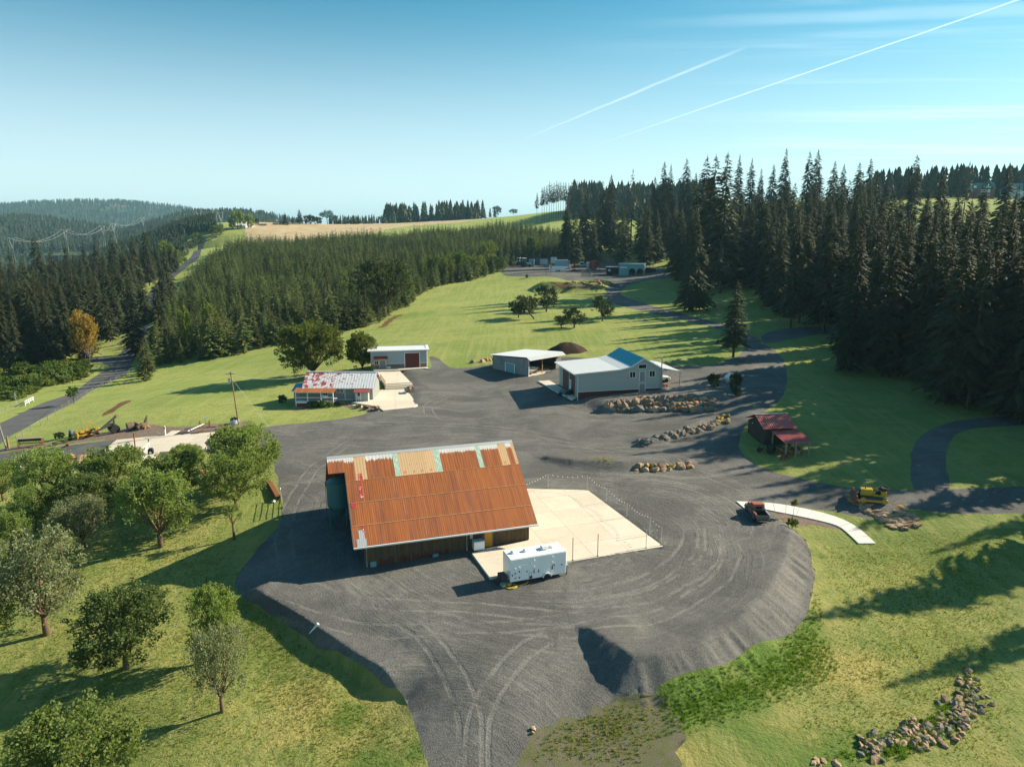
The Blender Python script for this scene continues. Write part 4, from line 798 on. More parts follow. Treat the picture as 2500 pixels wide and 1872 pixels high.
bush(145, 1072, 24, 16, 1, 'dark red-brown bush in the bed beside the old drill'); bush(200, 1070, 14, 9, 3, 'grey-green plant at the nose of the yellow crawler'); bush(135, 1086, 12, 7, 3, 'grey-green plant at the edge of the drive'); bush(160, 1080, 12, 6, 3, 'low grey-green tuft between bush and crawler'); bush(172, 1074, 12, 6, 3, 'low grey-green tuft at the bed edge')
for px in (757, 771, 789): 
    b = P(px, 994); m = MB(); m.lathe([(.05, 0), (.55, .12), (.78, .5), (.72, .9), (.45, 1.2), (.08, 1.3)], 12)
    tr, cr, ph, pr = SH[0]; o = thing('box_ball', b, px, {757: 'leftmost round clipped bush below the porch', 771: 'middle round clipped bush below the porch', 789: 'rightmost and largest round clipped bush below the porch'}[px], 'bush', 'round bushes below the porch', .85 + (px - 757) * .005); put('leaves', m.mesh('leaves', 'shrub_leaves', smooth=True), o); put('twigs', cr, o, scale=(.58, .58, .8))
for px, py, wp, hp, k, lab in [(808, 993, 16, 12, 3, 'grey-green spiky plant right of the clipped bushes'), (822, 990, 12, 10, 1, 'dark leafy plant in the farmhouse bed'), (835, 991, 12, 9, 0, 'green plant in the middle of the farmhouse bed'), (875, 996, 14, 8, 0, 'green plant beside the stone steps of the farmhouse bed'), (893, 1000, 14, 8, 1, 'low dark plant at the end of the farmhouse bed'), (918, 955, 22, 18, 0, 'green bed of leafy plants between farmhouse and concrete ramp'), (690, 985, 22, 20, 1, 'dark bush at the shaded corner of the porch'), (905, 950, 12, 10, 2, 'light green plant beside the farmhouse gable'), (395, 1328, 14, 12, 2, 'yellow-green plant at the foot of an orchard tree')]:
    bush(px, py, wp, hp, k, lab)
# sapling by the truck
b = P(1936, 1262); o = thing('sapling', b, 0, 'thin young sapling with a few leaves on the concrete path edge', 'tree'); MB().tube([(0, 0, 0), (.03, 0, 1.2), (0, .02, 1.9)], [.03, .022, .012], 5).build('stem', 'bark', o); put('leaves', SH[2][1], o, None, (0, 0, 1.35), (0, 0, 0), (.36, .36, .6))
# ---- far trees on the skyline
SK = [(70, .28), (52, .34), (60, .3)]
for px, base, top, wd, lab in [(697, 549, 518, 17, 'narrow fir beside the dark shed on the skyline'), (715, 548, 526, 9, 'small slim fir between the two skyline firs'), (732, 548, 510, 21, 'tallest fir on the left skyline'), (965, 534, 526, 10, 'small round conifer before the far farmhouse')]:
    b = P(px, base); h = top_height(px, top, b); p = FIR[random.randrange(3)]; w = width_m(wd, b) / 2; make_tree('fir_tree', p[:2], b, (w / p[3], w / p[3], h / p[2]), px, lab)
stand('umbrella_tree', broadleaf(80, 22, 11, 9, 12, 16, 14, 1.2, 'oak_leaves', .1, 2.0, squash=.7, trunk_r=.6), (799, 547), 514, 36, 'flat-topped spreading tree alone on the pale hay field'); 
for px, base, top, wd, k, lab in [(757, 548, 528, 30, 1, 'round dark tree left of the flat-topped tree'), (775, 548, 532, 24, 1, 'low dark tree beside the round skyline tree'), (815, 547, 528, 22, 1, 'dark tree right of the flat-topped tree'), (628, 550, 535, 12, 1, 'small dark round tree by the road on the skyline'), (1050, 541, 526, 22, 2, 'bright olive bush right of the far farmhouse'), (1214, 526, 506, 22, 1, 'round dark tree alone on the green ridge'), (930, 545, 530, 16, 1, 'dark bushy tree on the hay field edge'), (948, 544, 532, 12, 1, 'small dark bush left of the far farmhouse'), (1253, 522, 512, 22, 1, 'low bush on the ridge left of the tall bare-trunked pines'), (580, 560, 522, 40, 3, 'big pale olive tree over the white farm'), (612, 558, 528, 20, 3, 'half-bare tree behind the white farm')]:
    bush(px, base, wd, base - top, k, lab, None, 'far_tree')
def far_line(name, label, pxs, y, hrange, spread, n, mt_protos, cat='trees', sc=1.0, base_off=0):
    pts = []; sc_ = []
    for i in range(n):
        px = random.uniform(*pxs); yy = y + random.uniform(-spread, spread); x = (px - 1250) / F * yy / math.cos(PITCH) * .99; pts.append((x, yy, hz(x, yy) + base_off)); sc_.append(random.uniform(*hrange) / 10)
    return scatter(name, label, cat, pts, sc_, mt_protos)
FARF = [lowfir(400 + i, 10, 2.3, 'far_fir_needles') for i in range(3)]
far_line('skyline_trees', 'row of far dark firs along the skyline behind the hay field', (815, 975), 1120, (10, 15), 25, 70, FARF)
far_line('skyline_trees', 'clump of tall far firs behind the ridge farmhouse', (950, 1185), 1180, (22, 34), 30, 110, FARF)
far_line('skyline_trees', 'low far firs on the right end of the ridge', (1160, 1210), 1130, (12, 18), 20, 10, FARF)
# tall pines with bare trunks on the ridge
PINE = []
for i in range(3):
    m = MB(); m.tube([(0, 0, -1), (0, 0, 30)], [.35, .12], 5); me = m.mesh('trunk', 'bark'); PINE.append((me, conifer(500 + i, 34, 4.6, .5, .8, 9, 5, .05, 'fir_needles', .6, .3)))
for i, px in enumerate([1308, 1320, 1325, 1331, 1337, 1342, 1347, 1353, 1358, 1363, 1369, 1374, 1381, 1388, 1395, 1402, 1410]):
    yy = 880 + random.uniform(-20, 20); x = (px - 1250) / F * yy * 1.02; tp = 470 if i == 0 else 455 - min(i, 6) * 2 + random.uniform(-6, 4); z0 = hz(x, yy); h = aty(px, tp, yy)[2] - z0
    make_tree('ridge_pine', PINE[i % 3], (x, yy, z0), (.8, .8, h / 34), i, 'lone thin pine left of the bare-trunked row on the ridge' if i == 0 else 'tall pine with a long bare trunk in the row on the ridge', 'tree', None if i == 0 else 'bare-trunked pines on the ridge')
far_line('ridge_wood', 'dark wood on the ridge behind the bare-trunked pines', (1385, 1720), 930, (30, 40), 50, 240, FARF); far_line('ridge_wood', 'far firs behind the house on the right hill', (2080, 2560), 640, (20, 28), 25, 170, FARF)
# left ridge plantation and distant pines
pts = []; sc_ = []
for i in range(5200):
    px = random.uniform(300, 545); yy = random.uniform(640, 1010); x = (px - 1250) / F * yy
    if inside(plp, np.array([x]), np.array([yy]))[0]: continue
    if px > 470 - (yy - 900) * 0 and yy < 900: continue
    pts.append((x, yy)); sc_.append(random.uniform(.9, 1.4))
for i in range(900):
    px = random.uniform(-60, 330); yy = random.uniform(560, 1000); pts.append(((px - 1250) / F * yy, yy)); sc_.append(random.uniform(1.2, 2.0))
pts = np.array(pts); scatter('ridge_plantation', 'dark fir plantation on the ridge left of the road crest', 'trees', np.c_[pts, height(pts[:, 0], pts[:, 1])], sc_, FARF)
# ------------------------------------------------------------------ distant hills
def hill(name, prof, y, dpt, base, mt, label_trees, n, trange, res=26):
    """prof: skyline pixels; a ridge at distance y with slopes of depth dpt towards us and beyond"""
    P_ = [aty(px, py, y) for px, py in prof]; xs = np.array([p[0] for p in P_]); zs = np.array([p[2] for p in P_])
    X = np.linspace(xs[0], xs[-1], int((xs[-1] - xs[0]) / res) + 2); top = np.interp(X, xs, zs); top = np.convolve(np.r_[[top[0]] * 3, top, [top[-1]] * 3], np.ones(7) / 7, 'valid')
    rows = np.linspace(-1, .6, 26); V = []; W = len(X)
    def hh(i, s):
        e = 1 - abs(s) ** 1.4 if s < 0 else 1 - (s / .6) ** 2; q = Vector((X[i] / 260., s * dpt / 260., y * .01))
        return base + (top[i] - base) * max(e, 0) * (1 + (.16 * mnoise.noise(q) + .08 * mnoise.noise(q * 2.3)) * min(1, abs(s) * 4))
    for s in rows: V += [(X[i], y + s * dpt, hh(i, s)) for i in range(W)]
    Fc = [(j * W + i, j * W + i + 1, (j + 1) * W + i + 1, (j + 1) * W + i) for j in range(len(rows) - 1) for i in range(W - 1)]
    o = put(name, mesh_np(name, V, Fc, mt, True)); o['kind'] = 'structure'
    if n:
        pts = []; sc = []
        for k in range(n):
            i = random.randrange(W - 1); s = random.uniform(-.95, .12); x = X[i] + random.uniform(0, res); pts.append((x, y + s * dpt, hh(i, s) - 1)); sc.append(random.uniform(*trange) / 10)
        scatter('hill_forest', label_trees, 'forest', pts, sc, FARF)
material('hill_forest_floor', lambda t: (bsdf(t, t.mix(t.ramp(t.noise(t.geo(), .012, 4), .35, .65), (.035, .060, .022), (.06, .085, .03)), .95), None))
def far_hill_mat(t):
    p = t.geo(); c = t.mix(t.ramp(t.noise(p, .02, 5, .7), .35, .65), (.030, .052, .026), (.048, .072, .034))
    x = t.n('ShaderNodeSeparateXYZ', {0: p}); m = t.math('MULTIPLY', t.ramp(t.math('ADD', x.outputs[2], t.math('MULTIPLY', t.noise(p, .004, 4), 90.)), 215., 240.), t.ramp(x.outputs[0], -2900., -2600.))
    return bsdf(t, t.mix(m, c, (.20, .14, .115)), .95, t.noise(p, .03, 4), 1, 14), None
material('far_hill', far_hill_mat)
hill('hills', [(-700, 560), (-300, 530), (-60, 505), (0, 503), (40, 506), (60, 508), (110, 503), (160, 495), (200, 495), (260, 497), (290, 496), (340, 499), (390, 507), (440, 517), (520, 525), (600, 535), (640, 555), (720, 600)], 4800, 1900, -60, 'far_hill', 'firs clothing the blue hill on the far left horizon', 9000, (24, 36), 60)
hill('hills', [(-900, 545), (-400, 538), (-100, 541), (0, 543), (60, 544), (100, 547), (140, 555), (180, 566), (240, 578), (300, 586), (360, 592), (430, 600), (520, 630)], 2100, 950, -90, 'hill_forest_floor', 'green fir forest on the middle hill at the left', 9000, (22, 32), 30)
hill('hills', [(380, 590), (430, 545), (470, 533), (530, 525), (560, 522), (600, 524), (640, 532), (680, 545), (720, 556), (760, 580)], 2300, 700, -20, 'hill_forest_floor', 'far green wood behind the white farm', 2500, (20, 28), 30)
m_ = [(-15000, 1700, 20), (15000, 1700, 20), (15000, 14000, -60), (-15000, 14000, -60)]
o = put('terrain', mesh_np('terrain', [(-15000, 1500, -70), (15000, 1500, -70), (15000, 15000, -90), (-15000, 15000, -90)], [(0, 1, 2, 3)], 'hill_forest_floor')); o['kind'] = 'structure'
# ------------------------------------------------------------------ frames: local axes of a building and where sight lines cross them
class Fr:
    def __init__(s, O, ang): s.O = np.array(O, float); s.ang = ang; s.a = np.array([math.cos(ang), math.sin(ang), 0]); s.b = np.array([-s.a[1], s.a[0], 0])
    def loc(s, p): q = np.asarray(p) - s.O; return np.array([q @ s.a, q @ s.b, q[2]])
    def w(s, x, y, z=0.0): return s.O + s.a * x + s.b * y + np.array([0, 0, z])
    def hit(s, px, py, axis, val):
        d = pix(px, py); dl = np.array([d @ s.a, d @ s.b, d[2]]); o = s.loc(CAM); t = (val - o[axis]) / dl[axis]; return o + dl * t
    def hitp(s, px, py, n, k):
        """local plane n.p = k"""
        d = pix(px, py); dl = np.array([d @ s.a, d @ s.b, d[2]]); o = s.loc(CAM); t = (k - np.dot(n, o)) / np.dot(n, dl); return o + dl * t
def from_px(p0, p1, z0, z1=None):
    A = atz(*p0, z0); B = atz(*p1, z0 if z1 is None else z1); return Fr(A, math.atan2((B - A)[1], (B - A)[0])), float(np.hypot(*(B - A)[:2]))
def corrugated(wd, ln, pitch=.076 * 2, amp=.018, thick=.004, two=True):
    """sheet in local x (across) / y (down slope from 0 to -ln), corrugations along y"""
    n = max(4, int(wd / pitch) * 4); V = []; Fc = []
    for i in range(n + 1):
        x = wd * i / n; z = amp * (0, 1, 0, -1)[i % 4]; V += [(x, 0, z), (x, -ln, z)]
    Fc = [(2 * i, 2 * i + 1, 2 * i + 3, 2 * i + 2) for i in range(n)]
    return V, Fc
_sheet = {}
def sheet_mesh(wd, ln, mt, pitch=.22, amp=.005):
    k = (round(wd, 2), round(ln, 2), mt, pitch)
    if k not in _sheet: V, Fc = corrugated(wd, ln, pitch, amp); _sheet[k] = mesh_np('roof_sheet', V, Fc, mt)
    return _sheet[k]
def slope_rot(dirx, down):
    """matrix whose x runs along the eave and -y runs down the slope"""
    x = Vector(dirx).normalized(); y = -Vector(down).normalized(); z = x.cross(y); return Matrix((x, y, z)).transposed().to_euler()
def boards(x0, x1, z0, z1, wd=.24, thick=.03, seed=0, top=None, gap=.012):
    """vertical boards in the plane y=0 facing -y; top(x) may give a sloping upper edge"""
    rg = random.Random(seed); m = MB(); x = x0
    while x < x1 - .02:
        e = min(x + wd * rg.uniform(.85, 1.15), x1); t = (top((x + e) / 2) if top else z1); zb = z0(x) if callable(z0) else z0
        m.b2((x + gap, -thick * rg.uniform(.6, 1.3), zb + rg.uniform(-.02, .04)), (e - gap, 0, t - rg.uniform(0, .03))); x = e
    return m
def window(parent, x, z, w, h, y=-.02, frame='white_paint', mull=1, bars=0, rz=0, name='window', fw=.09):
    """window in a wall facing -y"""
    m = MB(); m.b2((x, y - .05, z), (x + w, y, z + fw)); m.b2((x, y - .05, z + h - fw), (x + w, y, z + h)); m.b2((x, y - .05, z + fw), (x + fw, y, z + h - fw)); m.b2((x + w - fw, y - .05, z + fw), (x + w, y, z + h - fw))
    f = m.build(name, frame, parent)
    n = mull + 1; pw = (w - 2 * fw) / n
    for i in range(n):
        MB().b2((x + fw + i * pw + .015, y - .02, z + fw), (x + fw + (i + 1) * pw - .015, y - .005, z + h - fw)).build('pane', 'glass_dark', f)
        if i: MB().b2((x + fw + i * pw - .03, y - .045, z + fw), (x + fw + i * pw + .03, y - .004, z + h - fw)).build('mullion', frame, f)
    if bars: MB().b2((x + fw, y - .04, z + h / 2 - .02), (x + w - fw, y - .021, z + h / 2 + .02)).build('glazing_bar', frame, f)
    return f
# ------------------------------------------------------------------ slabs cut into panels
def clip(poly, n, k):
    out = []
    for i in range(len(poly)):
        a, b = poly[i - 1], poly[i]; da, db = np.dot(n, a) - k, np.dot(n, b) - k
        if (da <= 0) != (db <= 0): out.append(a + (b - a) * (da / (da - db)))
        if db <= 0: out.append(b)
    return out
def slab(name, pxs, z, ang, cell, thick=.35, mt='concrete', gap=.012, zfun=None, label=None):
    poly = [atz(px, py, z)[:2] if zfun is None else P(px, py)[:2] for px, py in pxs]
    if sum(poly[i - 1][0] * poly[i][1] - poly[i][0] * poly[i - 1][1] for i in range(len(poly))) < 0: poly = poly[::-1]
    a = np.array([math.cos(ang), math.sin(ang)]); b = np.array([-a[1], a[0]]); pa = [np.dot(p, a) for p in poly]; pb = [np.dot(p, b) for p in poly]
    root = thing(name); root['kind'] = 'structure'
    na = max(1, round((max(pa) - min(pa)) / cell[0])); nb = max(1, round((max(pb) - min(pb)) / cell[1])); sa = (max(pa) - min(pa)) / na; sb = (max(pb) - min(pb)) / nb
    for i in range(na):
        for j in range(nb):
            q = poly
            for n_, k in ((a, min(pa) + (i + 1) * sa - gap), (-a, -(min(pa) + i * sa + gap)), (b, min(pb) + (j + 1) * sb - gap), (-b, -(min(pb) + j * sb + gap))):
                q = clip(q, n_, k)
                if len(q) < 3: break
            if len(q) < 3: continue
            zt = [z if zfun is None else hz(*p) + zfun for p in q]
            ar = abs(sum(q[t - 1][0] * q[t][1] - q[t][0] * q[t - 1][1] for t in range(len(q)))) / 2
            if ar < .05: continue
            n = len(q); me = mesh_np('panel', [(p[0], p[1], h - thick) for p, h in zip(q, zt)] + [(p[0], p[1], h + random.uniform(0, .004)) for p, h in zip(q, zt)], [tuple(range(n))[::-1], tuple(range(n, 2 * n))] + [(k, (k + 1) % n, n + (k + 1) % n, n + k) for k in range(n)], mt)
            put('panel', me, root)
    return root
def prism_mesh(poly, z0, z1, name, mt, parent=None):
    m = MB(); m.prism([(p[0], p[1]) for p in poly], z0, z1, 'z'); return m.build(name, mt, parent)
# ------------------------------------------------------------------ big barn
FB, BL = from_px((891, 1388), (1291, 1316), -.65, .2)
FB.O[2] = 0.0
barn = thing('barn', FB.O, FB.ang, 'big barn with a rusty orange corrugated roof beside the concrete slab', 'barn')
EY, EZ, RY, RZ = -1.27, 2.5, 8.5, 9.5; RX0, RX1 = -1.15, 19.25; HX = -3.0; SL = (RZ - EZ) / (RY - EY); NRM = np.array([0, -SL, 1.0]); KK = RZ - SL * RY
sl_len = math.hypot(RY - EY, RZ - EZ); dn = Vector((0, EY - RY, EZ - RZ)).normalized()
def roof_y(px, py): return FB.hitp(px, py, NRM, KK)
rows_y = [RY] + [roof_y(*p)[1] for p in ((848, 1174), (857, 1228), (863, 1284))] + [EY]
hood_y = roof_y(801, 1158.7)[1]
def proof(x, y, dz=0.0): return Vector((x, y, RZ - SL * (RY - y) + dz))
# column edges from the photograph's top row, then even widths
top_cols = [RX0] + [roof_y(px, py)[0] for px, py in ((870, 1160), (898, 1156), (930, 1150), (960, 1147), (973, 1144), (998, 1141), (1008, 1140), (1030, 1138), (1053, 1136), (1075, 1134), (1094, 1132), (1120, 1128), (1145, 1125), (1163, 1123), (1175, 1120), (1196, 1117), (1220, 1114), (1240, 1112), (1255, 1110))] + [RX1]
top_mats = ['rusty_tin', 'bare_tin', 'rusty_tin', 'rusty_tin', 'green_fibreglass', 'bare_tin', 'bare_tin', 'bare_tin', 'bare_tin', 'green_fibreglass', 'rusty_tin', 'rusty_tin', 'rusty_tin', 'rusty_tin', 'green_fibreglass', 'rusty_tin', 'rusty_tin', 'bare_tin', 'rusty_tin', 'bare_tin']
top_cols = [RX0] + sorted(roof_y(px, py)[0] for px, py in ((869, 1170), (897, 1163), (933, 1160), (965, 1157), (978, 1155), (1004, 1152), (1021, 1150), (1043, 1148), (1065, 1145), (1080, 1142), (1107, 1139), (1133, 1136), (1158, 1133), (1169, 1131), (1180, 1130), (1205, 1127), (1224, 1125), (1243, 1122), (1256, 1120))) + [RX1]
eu = slope_rot((1, 0, 0), dn)
def sheet(x0, x1, y0, y1, mt, lift=0.0, zinc=-9.0, parent=barn):
    ln = (y0 - y1) / abs(dn.y); sc = (x1 - x0) / .9
    me = sheet_mesh(.9, ln, mt); o = put('roof_sheet', me, parent, None, proof(x0, y0, .05 + lift), eu, (sc * 1.02, 1, 1)); o['zinc'] = zinc; return o
for i, mt in enumerate(top_mats):
    if i < len(top_cols) - 1: sheet(top_cols[i], top_cols[i + 1], RY, rows_y[1] - .12, mt, .03, 1.05 if mt != 'bare_tin' else .1)
for x0, x1 in ((HX, HX + .65), (HX + .65, HX + 1.3), (HX + 1.3, RX0)): sheet(x0, x1, RY, hood_y, 'rusty_tin', .031, .75)
for r_ in range(1, 4):
    n = 22
    for i in range(n):
        x0 = RX0 + (RX1 - RX0) * i / n; x1 = RX0 + (RX1 - RX0) * (i + 1) / n
        sheet(x0, x1, rows_y[r_] + .0, rows_y[r_ + 1] - (.12 if r_ < 3 else 0) - random.uniform(0, .03), 'rusty_tin', .02 - r_ * .006 + random.uniform(0, .006), -9 if not (r_ == 3 and i == 0) else -9)
for yy in rows_y[1:4]: MB().beam(proof(RX0, yy - .1, .085), proof(RX1, yy - .1, .085), .07, .012).build('lap_strip', 'bare_tin', barn)
# painted and patched spots (flaking red and white paint along the left end)
for px0, py0, px1, py1, mt in [(873, 1158, 888, 1176, 'red_paint_tin'), (876, 1182, 889, 1222, 'red_paint_tin'), (857, 1226, 871, 1240, 'red_paint_tin'), (874, 1297, 893, 1335, 'zinc'), (870, 1318, 897, 1334, 'zinc'), (884, 1285, 893, 1300, 'red_paint_tin')]:
    a = roof_y(px0, py0); b = roof_y(px1, py1); x0, x1 = sorted((a[0], b[0])); y1, y0 = sorted((a[1], b[1]))
    m = MB(); V = [proof(x, y, .085 + .006 * math.sin((x - RX0) / .22 * 6.283)) for x in np.linspace(x0, x1, 14) for y in (y0 + random.uniform(-.06, .06), y1 + random.uniform(-.06, .06))]
    m.v = [tuple(v) for v in V]; m.f = [(2 * i, 2 * i + 1, 2 * i + 3, 2 * i + 2) for i in range(13)]; m.build('paint_patch', mt, barn)
# rear slope, ridge, fascia, gutter
V, Fc = corrugated(RX1 - HX, sl_len, .9, .03); put('rear_roof', mesh_np('rear_roof', V, Fc, 'rusty_tin'), barn, None, (RX1, RY, RZ + .04), slope_rot((-1, 0, 0), (0, RY - EY, EZ - RZ)))
m = MB(); m.add([(HX, RY - .28, RZ - .10), (RX1, RY - .28, RZ - .10), (RX1, RY, RZ + .13), (HX, RY, RZ + .13), (HX, RY + .28, RZ - .10), (RX1, RY + .28, RZ - .10)], [(0, 1, 2, 3), (3, 2, 5, 4)]); m.build('ridge_cap', 'zinc', barn)
m = MB(); m.b2((RX0 - .02, EY - .16, EZ - .16), (RX1 + .1, EY - .02, EZ + .02)); m.build('gutter', 'white_paint', barn, .02)
for sx in (RX0 - .03, RX1): MB().beam((sx, RY, RZ - .09), (sx, EY, EZ - .09), .05, .2).build('barge_board', 'white_paint' if sx > 0 else 'zinc', barn)
m = MB()
for i in range(27): x = .1 + i * .7; m.beam((x, -.02, EZ + .72), (x, EY + .05, EZ - .12), .07, .14)
m.build('rafter_tails', 'wood_grey', barn)['kind'] = 'stuff'
# walls
WT = EZ + SL * 1.27 - .15
gb = lambda x: -1.1
boards(0, BL, lambda x: -1.0, WT, .24, .03, 3).build('wall_boards', 'barn_boards', barn)['kind'] = 'stuff'
m = boards(1.6, 9.2, lambda x: -.75 + x * .045, 0, .3, .05, 5, lambda x: .25 + .25 * math.sin(x * 5)); m.build('skirt_boards', 'barn_boards_red', barn)['kind'] = 'stuff'
MB().b2((0, .02, -1.1), (BL, .22, WT)).build('wall', 'dark_boards', barn)
gt = lambda y: RZ - SL * abs(RY - y) - .2
for x, nm in ((0, 'left'), (BL - .2, 'right')):
    m = MB(); m.prism([(.23, -1.1), (2 * RY - .23, -1.1), (2 * RY - .23, gt(2 * RY - .23)), (RY, gt(RY)), (.23, gt(.23))], x, x + .2, 'x'); m.build('gable_wall', 'dark_boards', barn)
m = boards(0.0, 2 * RY, -.9, 0, .26, .03, 9, lambda x: RZ - SL * abs(RY - x) - .18); m.build('gable_boards', 'barn_boards', barn, loc=(BL + .002, 0, 0), rot=(0, 0, math.pi / 2))['kind'] = 'stuff'
MB().b2((.02, 2 * RY - .2, -1.1), (BL - .02, 2 * RY, WT)).build('wall', 'dark_boards', barn)
# amber door, boxes, downpipes
def wx(px, py): return FB.hit(px, py, 1, 0.0)
d0, d1 = wx(1184, 1335), wx(1200.5, 1333); m = MB(); m.b2((d0[0], -.09, d0[2]), (d1[0], -.035, d0[2] + 2.05)); dr = m.build('door', 'amber_door', barn, .01)
MB().b2((d0[0] + .08, -.13, d0[2] + 1.0), (d0[0] + .16, -.09, d0[2] + 1.1)).build('handle', 'steel', dr)
m = MB(); m.b2((d0[0] - .14, -.1, d0[2]), (d0[0] - .01, -.03, d0[2] + 2.2)); m.b2((d1[0] + .01, -.1, d0[2]), (d1[0] + .14, -.03, d0[2] + 2.2)); m.b2((d0[0] - .01, -.1, d0[2] + 2.06), (d1[0] + .01, -.03, d0[2] + 2.2)); m.build('door_frame', 'wood_post', barn)
for px, py in ((911, 1376), (1063, 1357)):
    q = wx(px, py); MB().b2((q[0] - .32, -.28, q[2] - .25), (q[0] + .32, -.04, q[2] + .35)).build('vent_box', 'teal_paint', barn, .02)
for px, py in ((896, 1383), (1139.5, 1342)):
    q = wx(px, py); MB().tube([(q[0], -.12, q[2]), (q[0], -.12, WT - 1.0), (q[0], EY + .1, EZ - .05)], .06, 6).build('downpipe', 'galvanised' if px < 1000 else 'white_paint', barn)
q = wx(1150, 1307); MB().b2((q[0] - .16, -.2, q[2] - .3), (q[0] + .16, -.04, q[2] + .35)).build('meter_box', 'galvanised', barn, .01)
# white box freezer beside the door
p = FB.w(wx(1164, 1340)[0], -.75, .2); o = thing('chest_freezer', p, FB.ang, 'white box freezer against the barn wall beside the amber door', 'freezer')
MB().b2((-.62, -.4, .05), (.62, .4, 1.0)).build('body', 'white_gloss', o, .03); MB().b2((-.64, -.42, 1.005), (.64, .42, 1.1)).build('lid', 'pale_blue', o, .02)
# feed silo under the hood
sp = P(818, 1290); fs = FB.loc(sp); o = thing('feed_silo', (sp[0], sp[1], sp[2]), FB.ang, 'dark teal feed silo on legs at the left gable of the big barn', 'silo')
r_s = 1.4; MB().lathe([(.3, 1.0), (r_s, 2.5), (r_s, 5.5), (r_s * .55, 6.0), (.3, 6.15)], 20, (.7, 1.4, 0)).build('tank', 'teal_tank', o, smooth=False)
for a in (.6, 2.2, 3.75, 5.3): MB().tube([(.7 + r_s * math.cos(a), 1.4 + r_s * math.sin(a), -.3), (.7 + r_s * math.cos(a), 1.4 + r_s * math.sin(a), 2.8)], .09, 6).build('leg', 'teal_tank', o)
m = MB()
for s in (-.2, .2): m.beam((-.8, 1.4 + s, .3), (-.8, 1.4 + s, 5.6), .04)
for i in range(17): m.beam((-.8, 1.2, .5 + i * .29), (-.8, 1.6, .5 + i * .29), .03)
m.build('ladder', 'dark_steel', o)
# white tank at the right gable
p = FB.w(BL + .75, 5.2, .2); o = thing('water_tank', p, 0, 'tall white tank behind the right corner of the big barn', 'tank'); MB().lathe([(.62, 0), (.62, 2.5), (.5, 2.75), (.15, 2.85)], 16).build('body', 'white_gloss', o, smooth=False); MB().lathe([(.16, 2.84), (.16, 2.98)], 10).build('lid', 'galvanised', o)
# slab
slab('concrete_slab', [(1151.5, 1349), (1196, 1409), (1222, 1404.5), (1398, 1369.5), (1619, 1333), (1435, 1196), (1299, 1192.5), (1240, 1192), (1240, 1290), (1291, 1318), (1200, 1338)], .2, FB.ang, (3.9, 4.6), .5)
# ------------------------------------------------------------------ string lights round the slab
posts = [(1337.6, 1192, 1155), (1433, 1196, 1158), (1480.5, 1226, 1190), (1530, 1262, 1226), (1586, 1306, 1260), (1614, 1330, 1283), (1577, 1337, 1289), (1459, 1357, 1305), (1398, 1368, 1314)]
tops = []
for i, (px, pb, pt) in enumerate(posts):
    b = atz(px, pb, .2); h = top_height(px, pt, b); tops.append(Vector((b[0], b[1], b[2] + h)))
    o = thing('light_pole', (b[0], b[1], .2), 0, ['thin pole on the back edge of the slab near the barn', 'thin pole at the back corner of the slab', 'second thin pole along the right edge of the slab', 'third thin pole along the right edge of the slab', 'fourth thin pole along the right edge of the slab', 'thin pole at the right front corner of the slab', 'shorter thin pole on the front edge next to the corner', 'brownish pole on the front edge in the middle of the slab', 'brownish pole on the front edge next to the trailer'][i], 'pole', 'poles round the concrete slab')
    MB().tube([(0, 0, 0), (0, 0, h)], .035 if i < 7 else .04, 6).build('pole', 'galvanised' if i < 7 else 'rust', o); MB().lathe([(.12, 0), (.12, .03)], 8).build('base_plate', 'dark_steel', o); MB().lathe([(.05, h), (.05, h + .06)], 6).build('cap', 'dark_steel', o)
tops.insert(0, Vector(FB.w(BL + .1, 9.0, 3.2)))
sl = thing('string_lights', (0, 0, 0), 0, 'string of small white bulbs hung between the poles round the slab', 'lights'); bm_ = MB().lathe([(.02, .09), (.055, .04), (.055, -.04), (.015, -.08)], 6).mesh('bulb', 'bulb'); wm = MB()
for a, b in list(zip(tops, tops[1:]))[:6] + [(tops[6], tops[7])]:
    n = max(3, int((b - a).length / .62)); pts = [a.lerp(b, i / n) - Vector((0, 0, .35 * 4 * (i / n) * (1 - i / n))) for i in range(n + 1)]; wm.tube(pts, .006, 3, False)
    for p in pts[1:-1]: put('bulb', bm_, sl, None, p - Vector((0, 0, .13)))
wm.build('cable', 'wire', sl)
# ------------------------------------------------------------------ white box trailer
FT, TL = from_px((1246, 1421.6), (1382, 1398), .45); FT.O[2] = 0
t = thing('box_trailer', FT.O, FT.ang, 'white enclosed box trailer parked on the front edge of the concrete slab', 'trailer'); W_ = 2.3; H0, H1 = .45, 2.85
MB().b2((0, 0, H0), (TL, W_, H1)).build('body', 'pale_blue' if 0 else 'white_gloss', t, .04)
MB().b2((.03, .03, H1 + .003), (TL - .03, W_ - .03, H1 + .05)).build('roof', 'white_gloss', t, .02)
for x, y in ((.75, 1.35), (2.05, 1.3)): MB().lathe([(.30, H1 + .055), (.27, H1 + .2), (.14, H1 + .34), (.03, H1 + .36)], 10, (x, y, 0)).build('roof_vent', 'white_paint', t)
m = MB(); m.b2((3.75, .85, H1 + .055), (4.5, 1.6, H1 + .38)); ac = m.build('air_conditioner', 'white_paint', t, .1); MB().b2((4.65, 1.0, H1 + .055), (5.0, 1.5, H1 + .16)).build('roof_hatch', 'galvanised', t, .02)
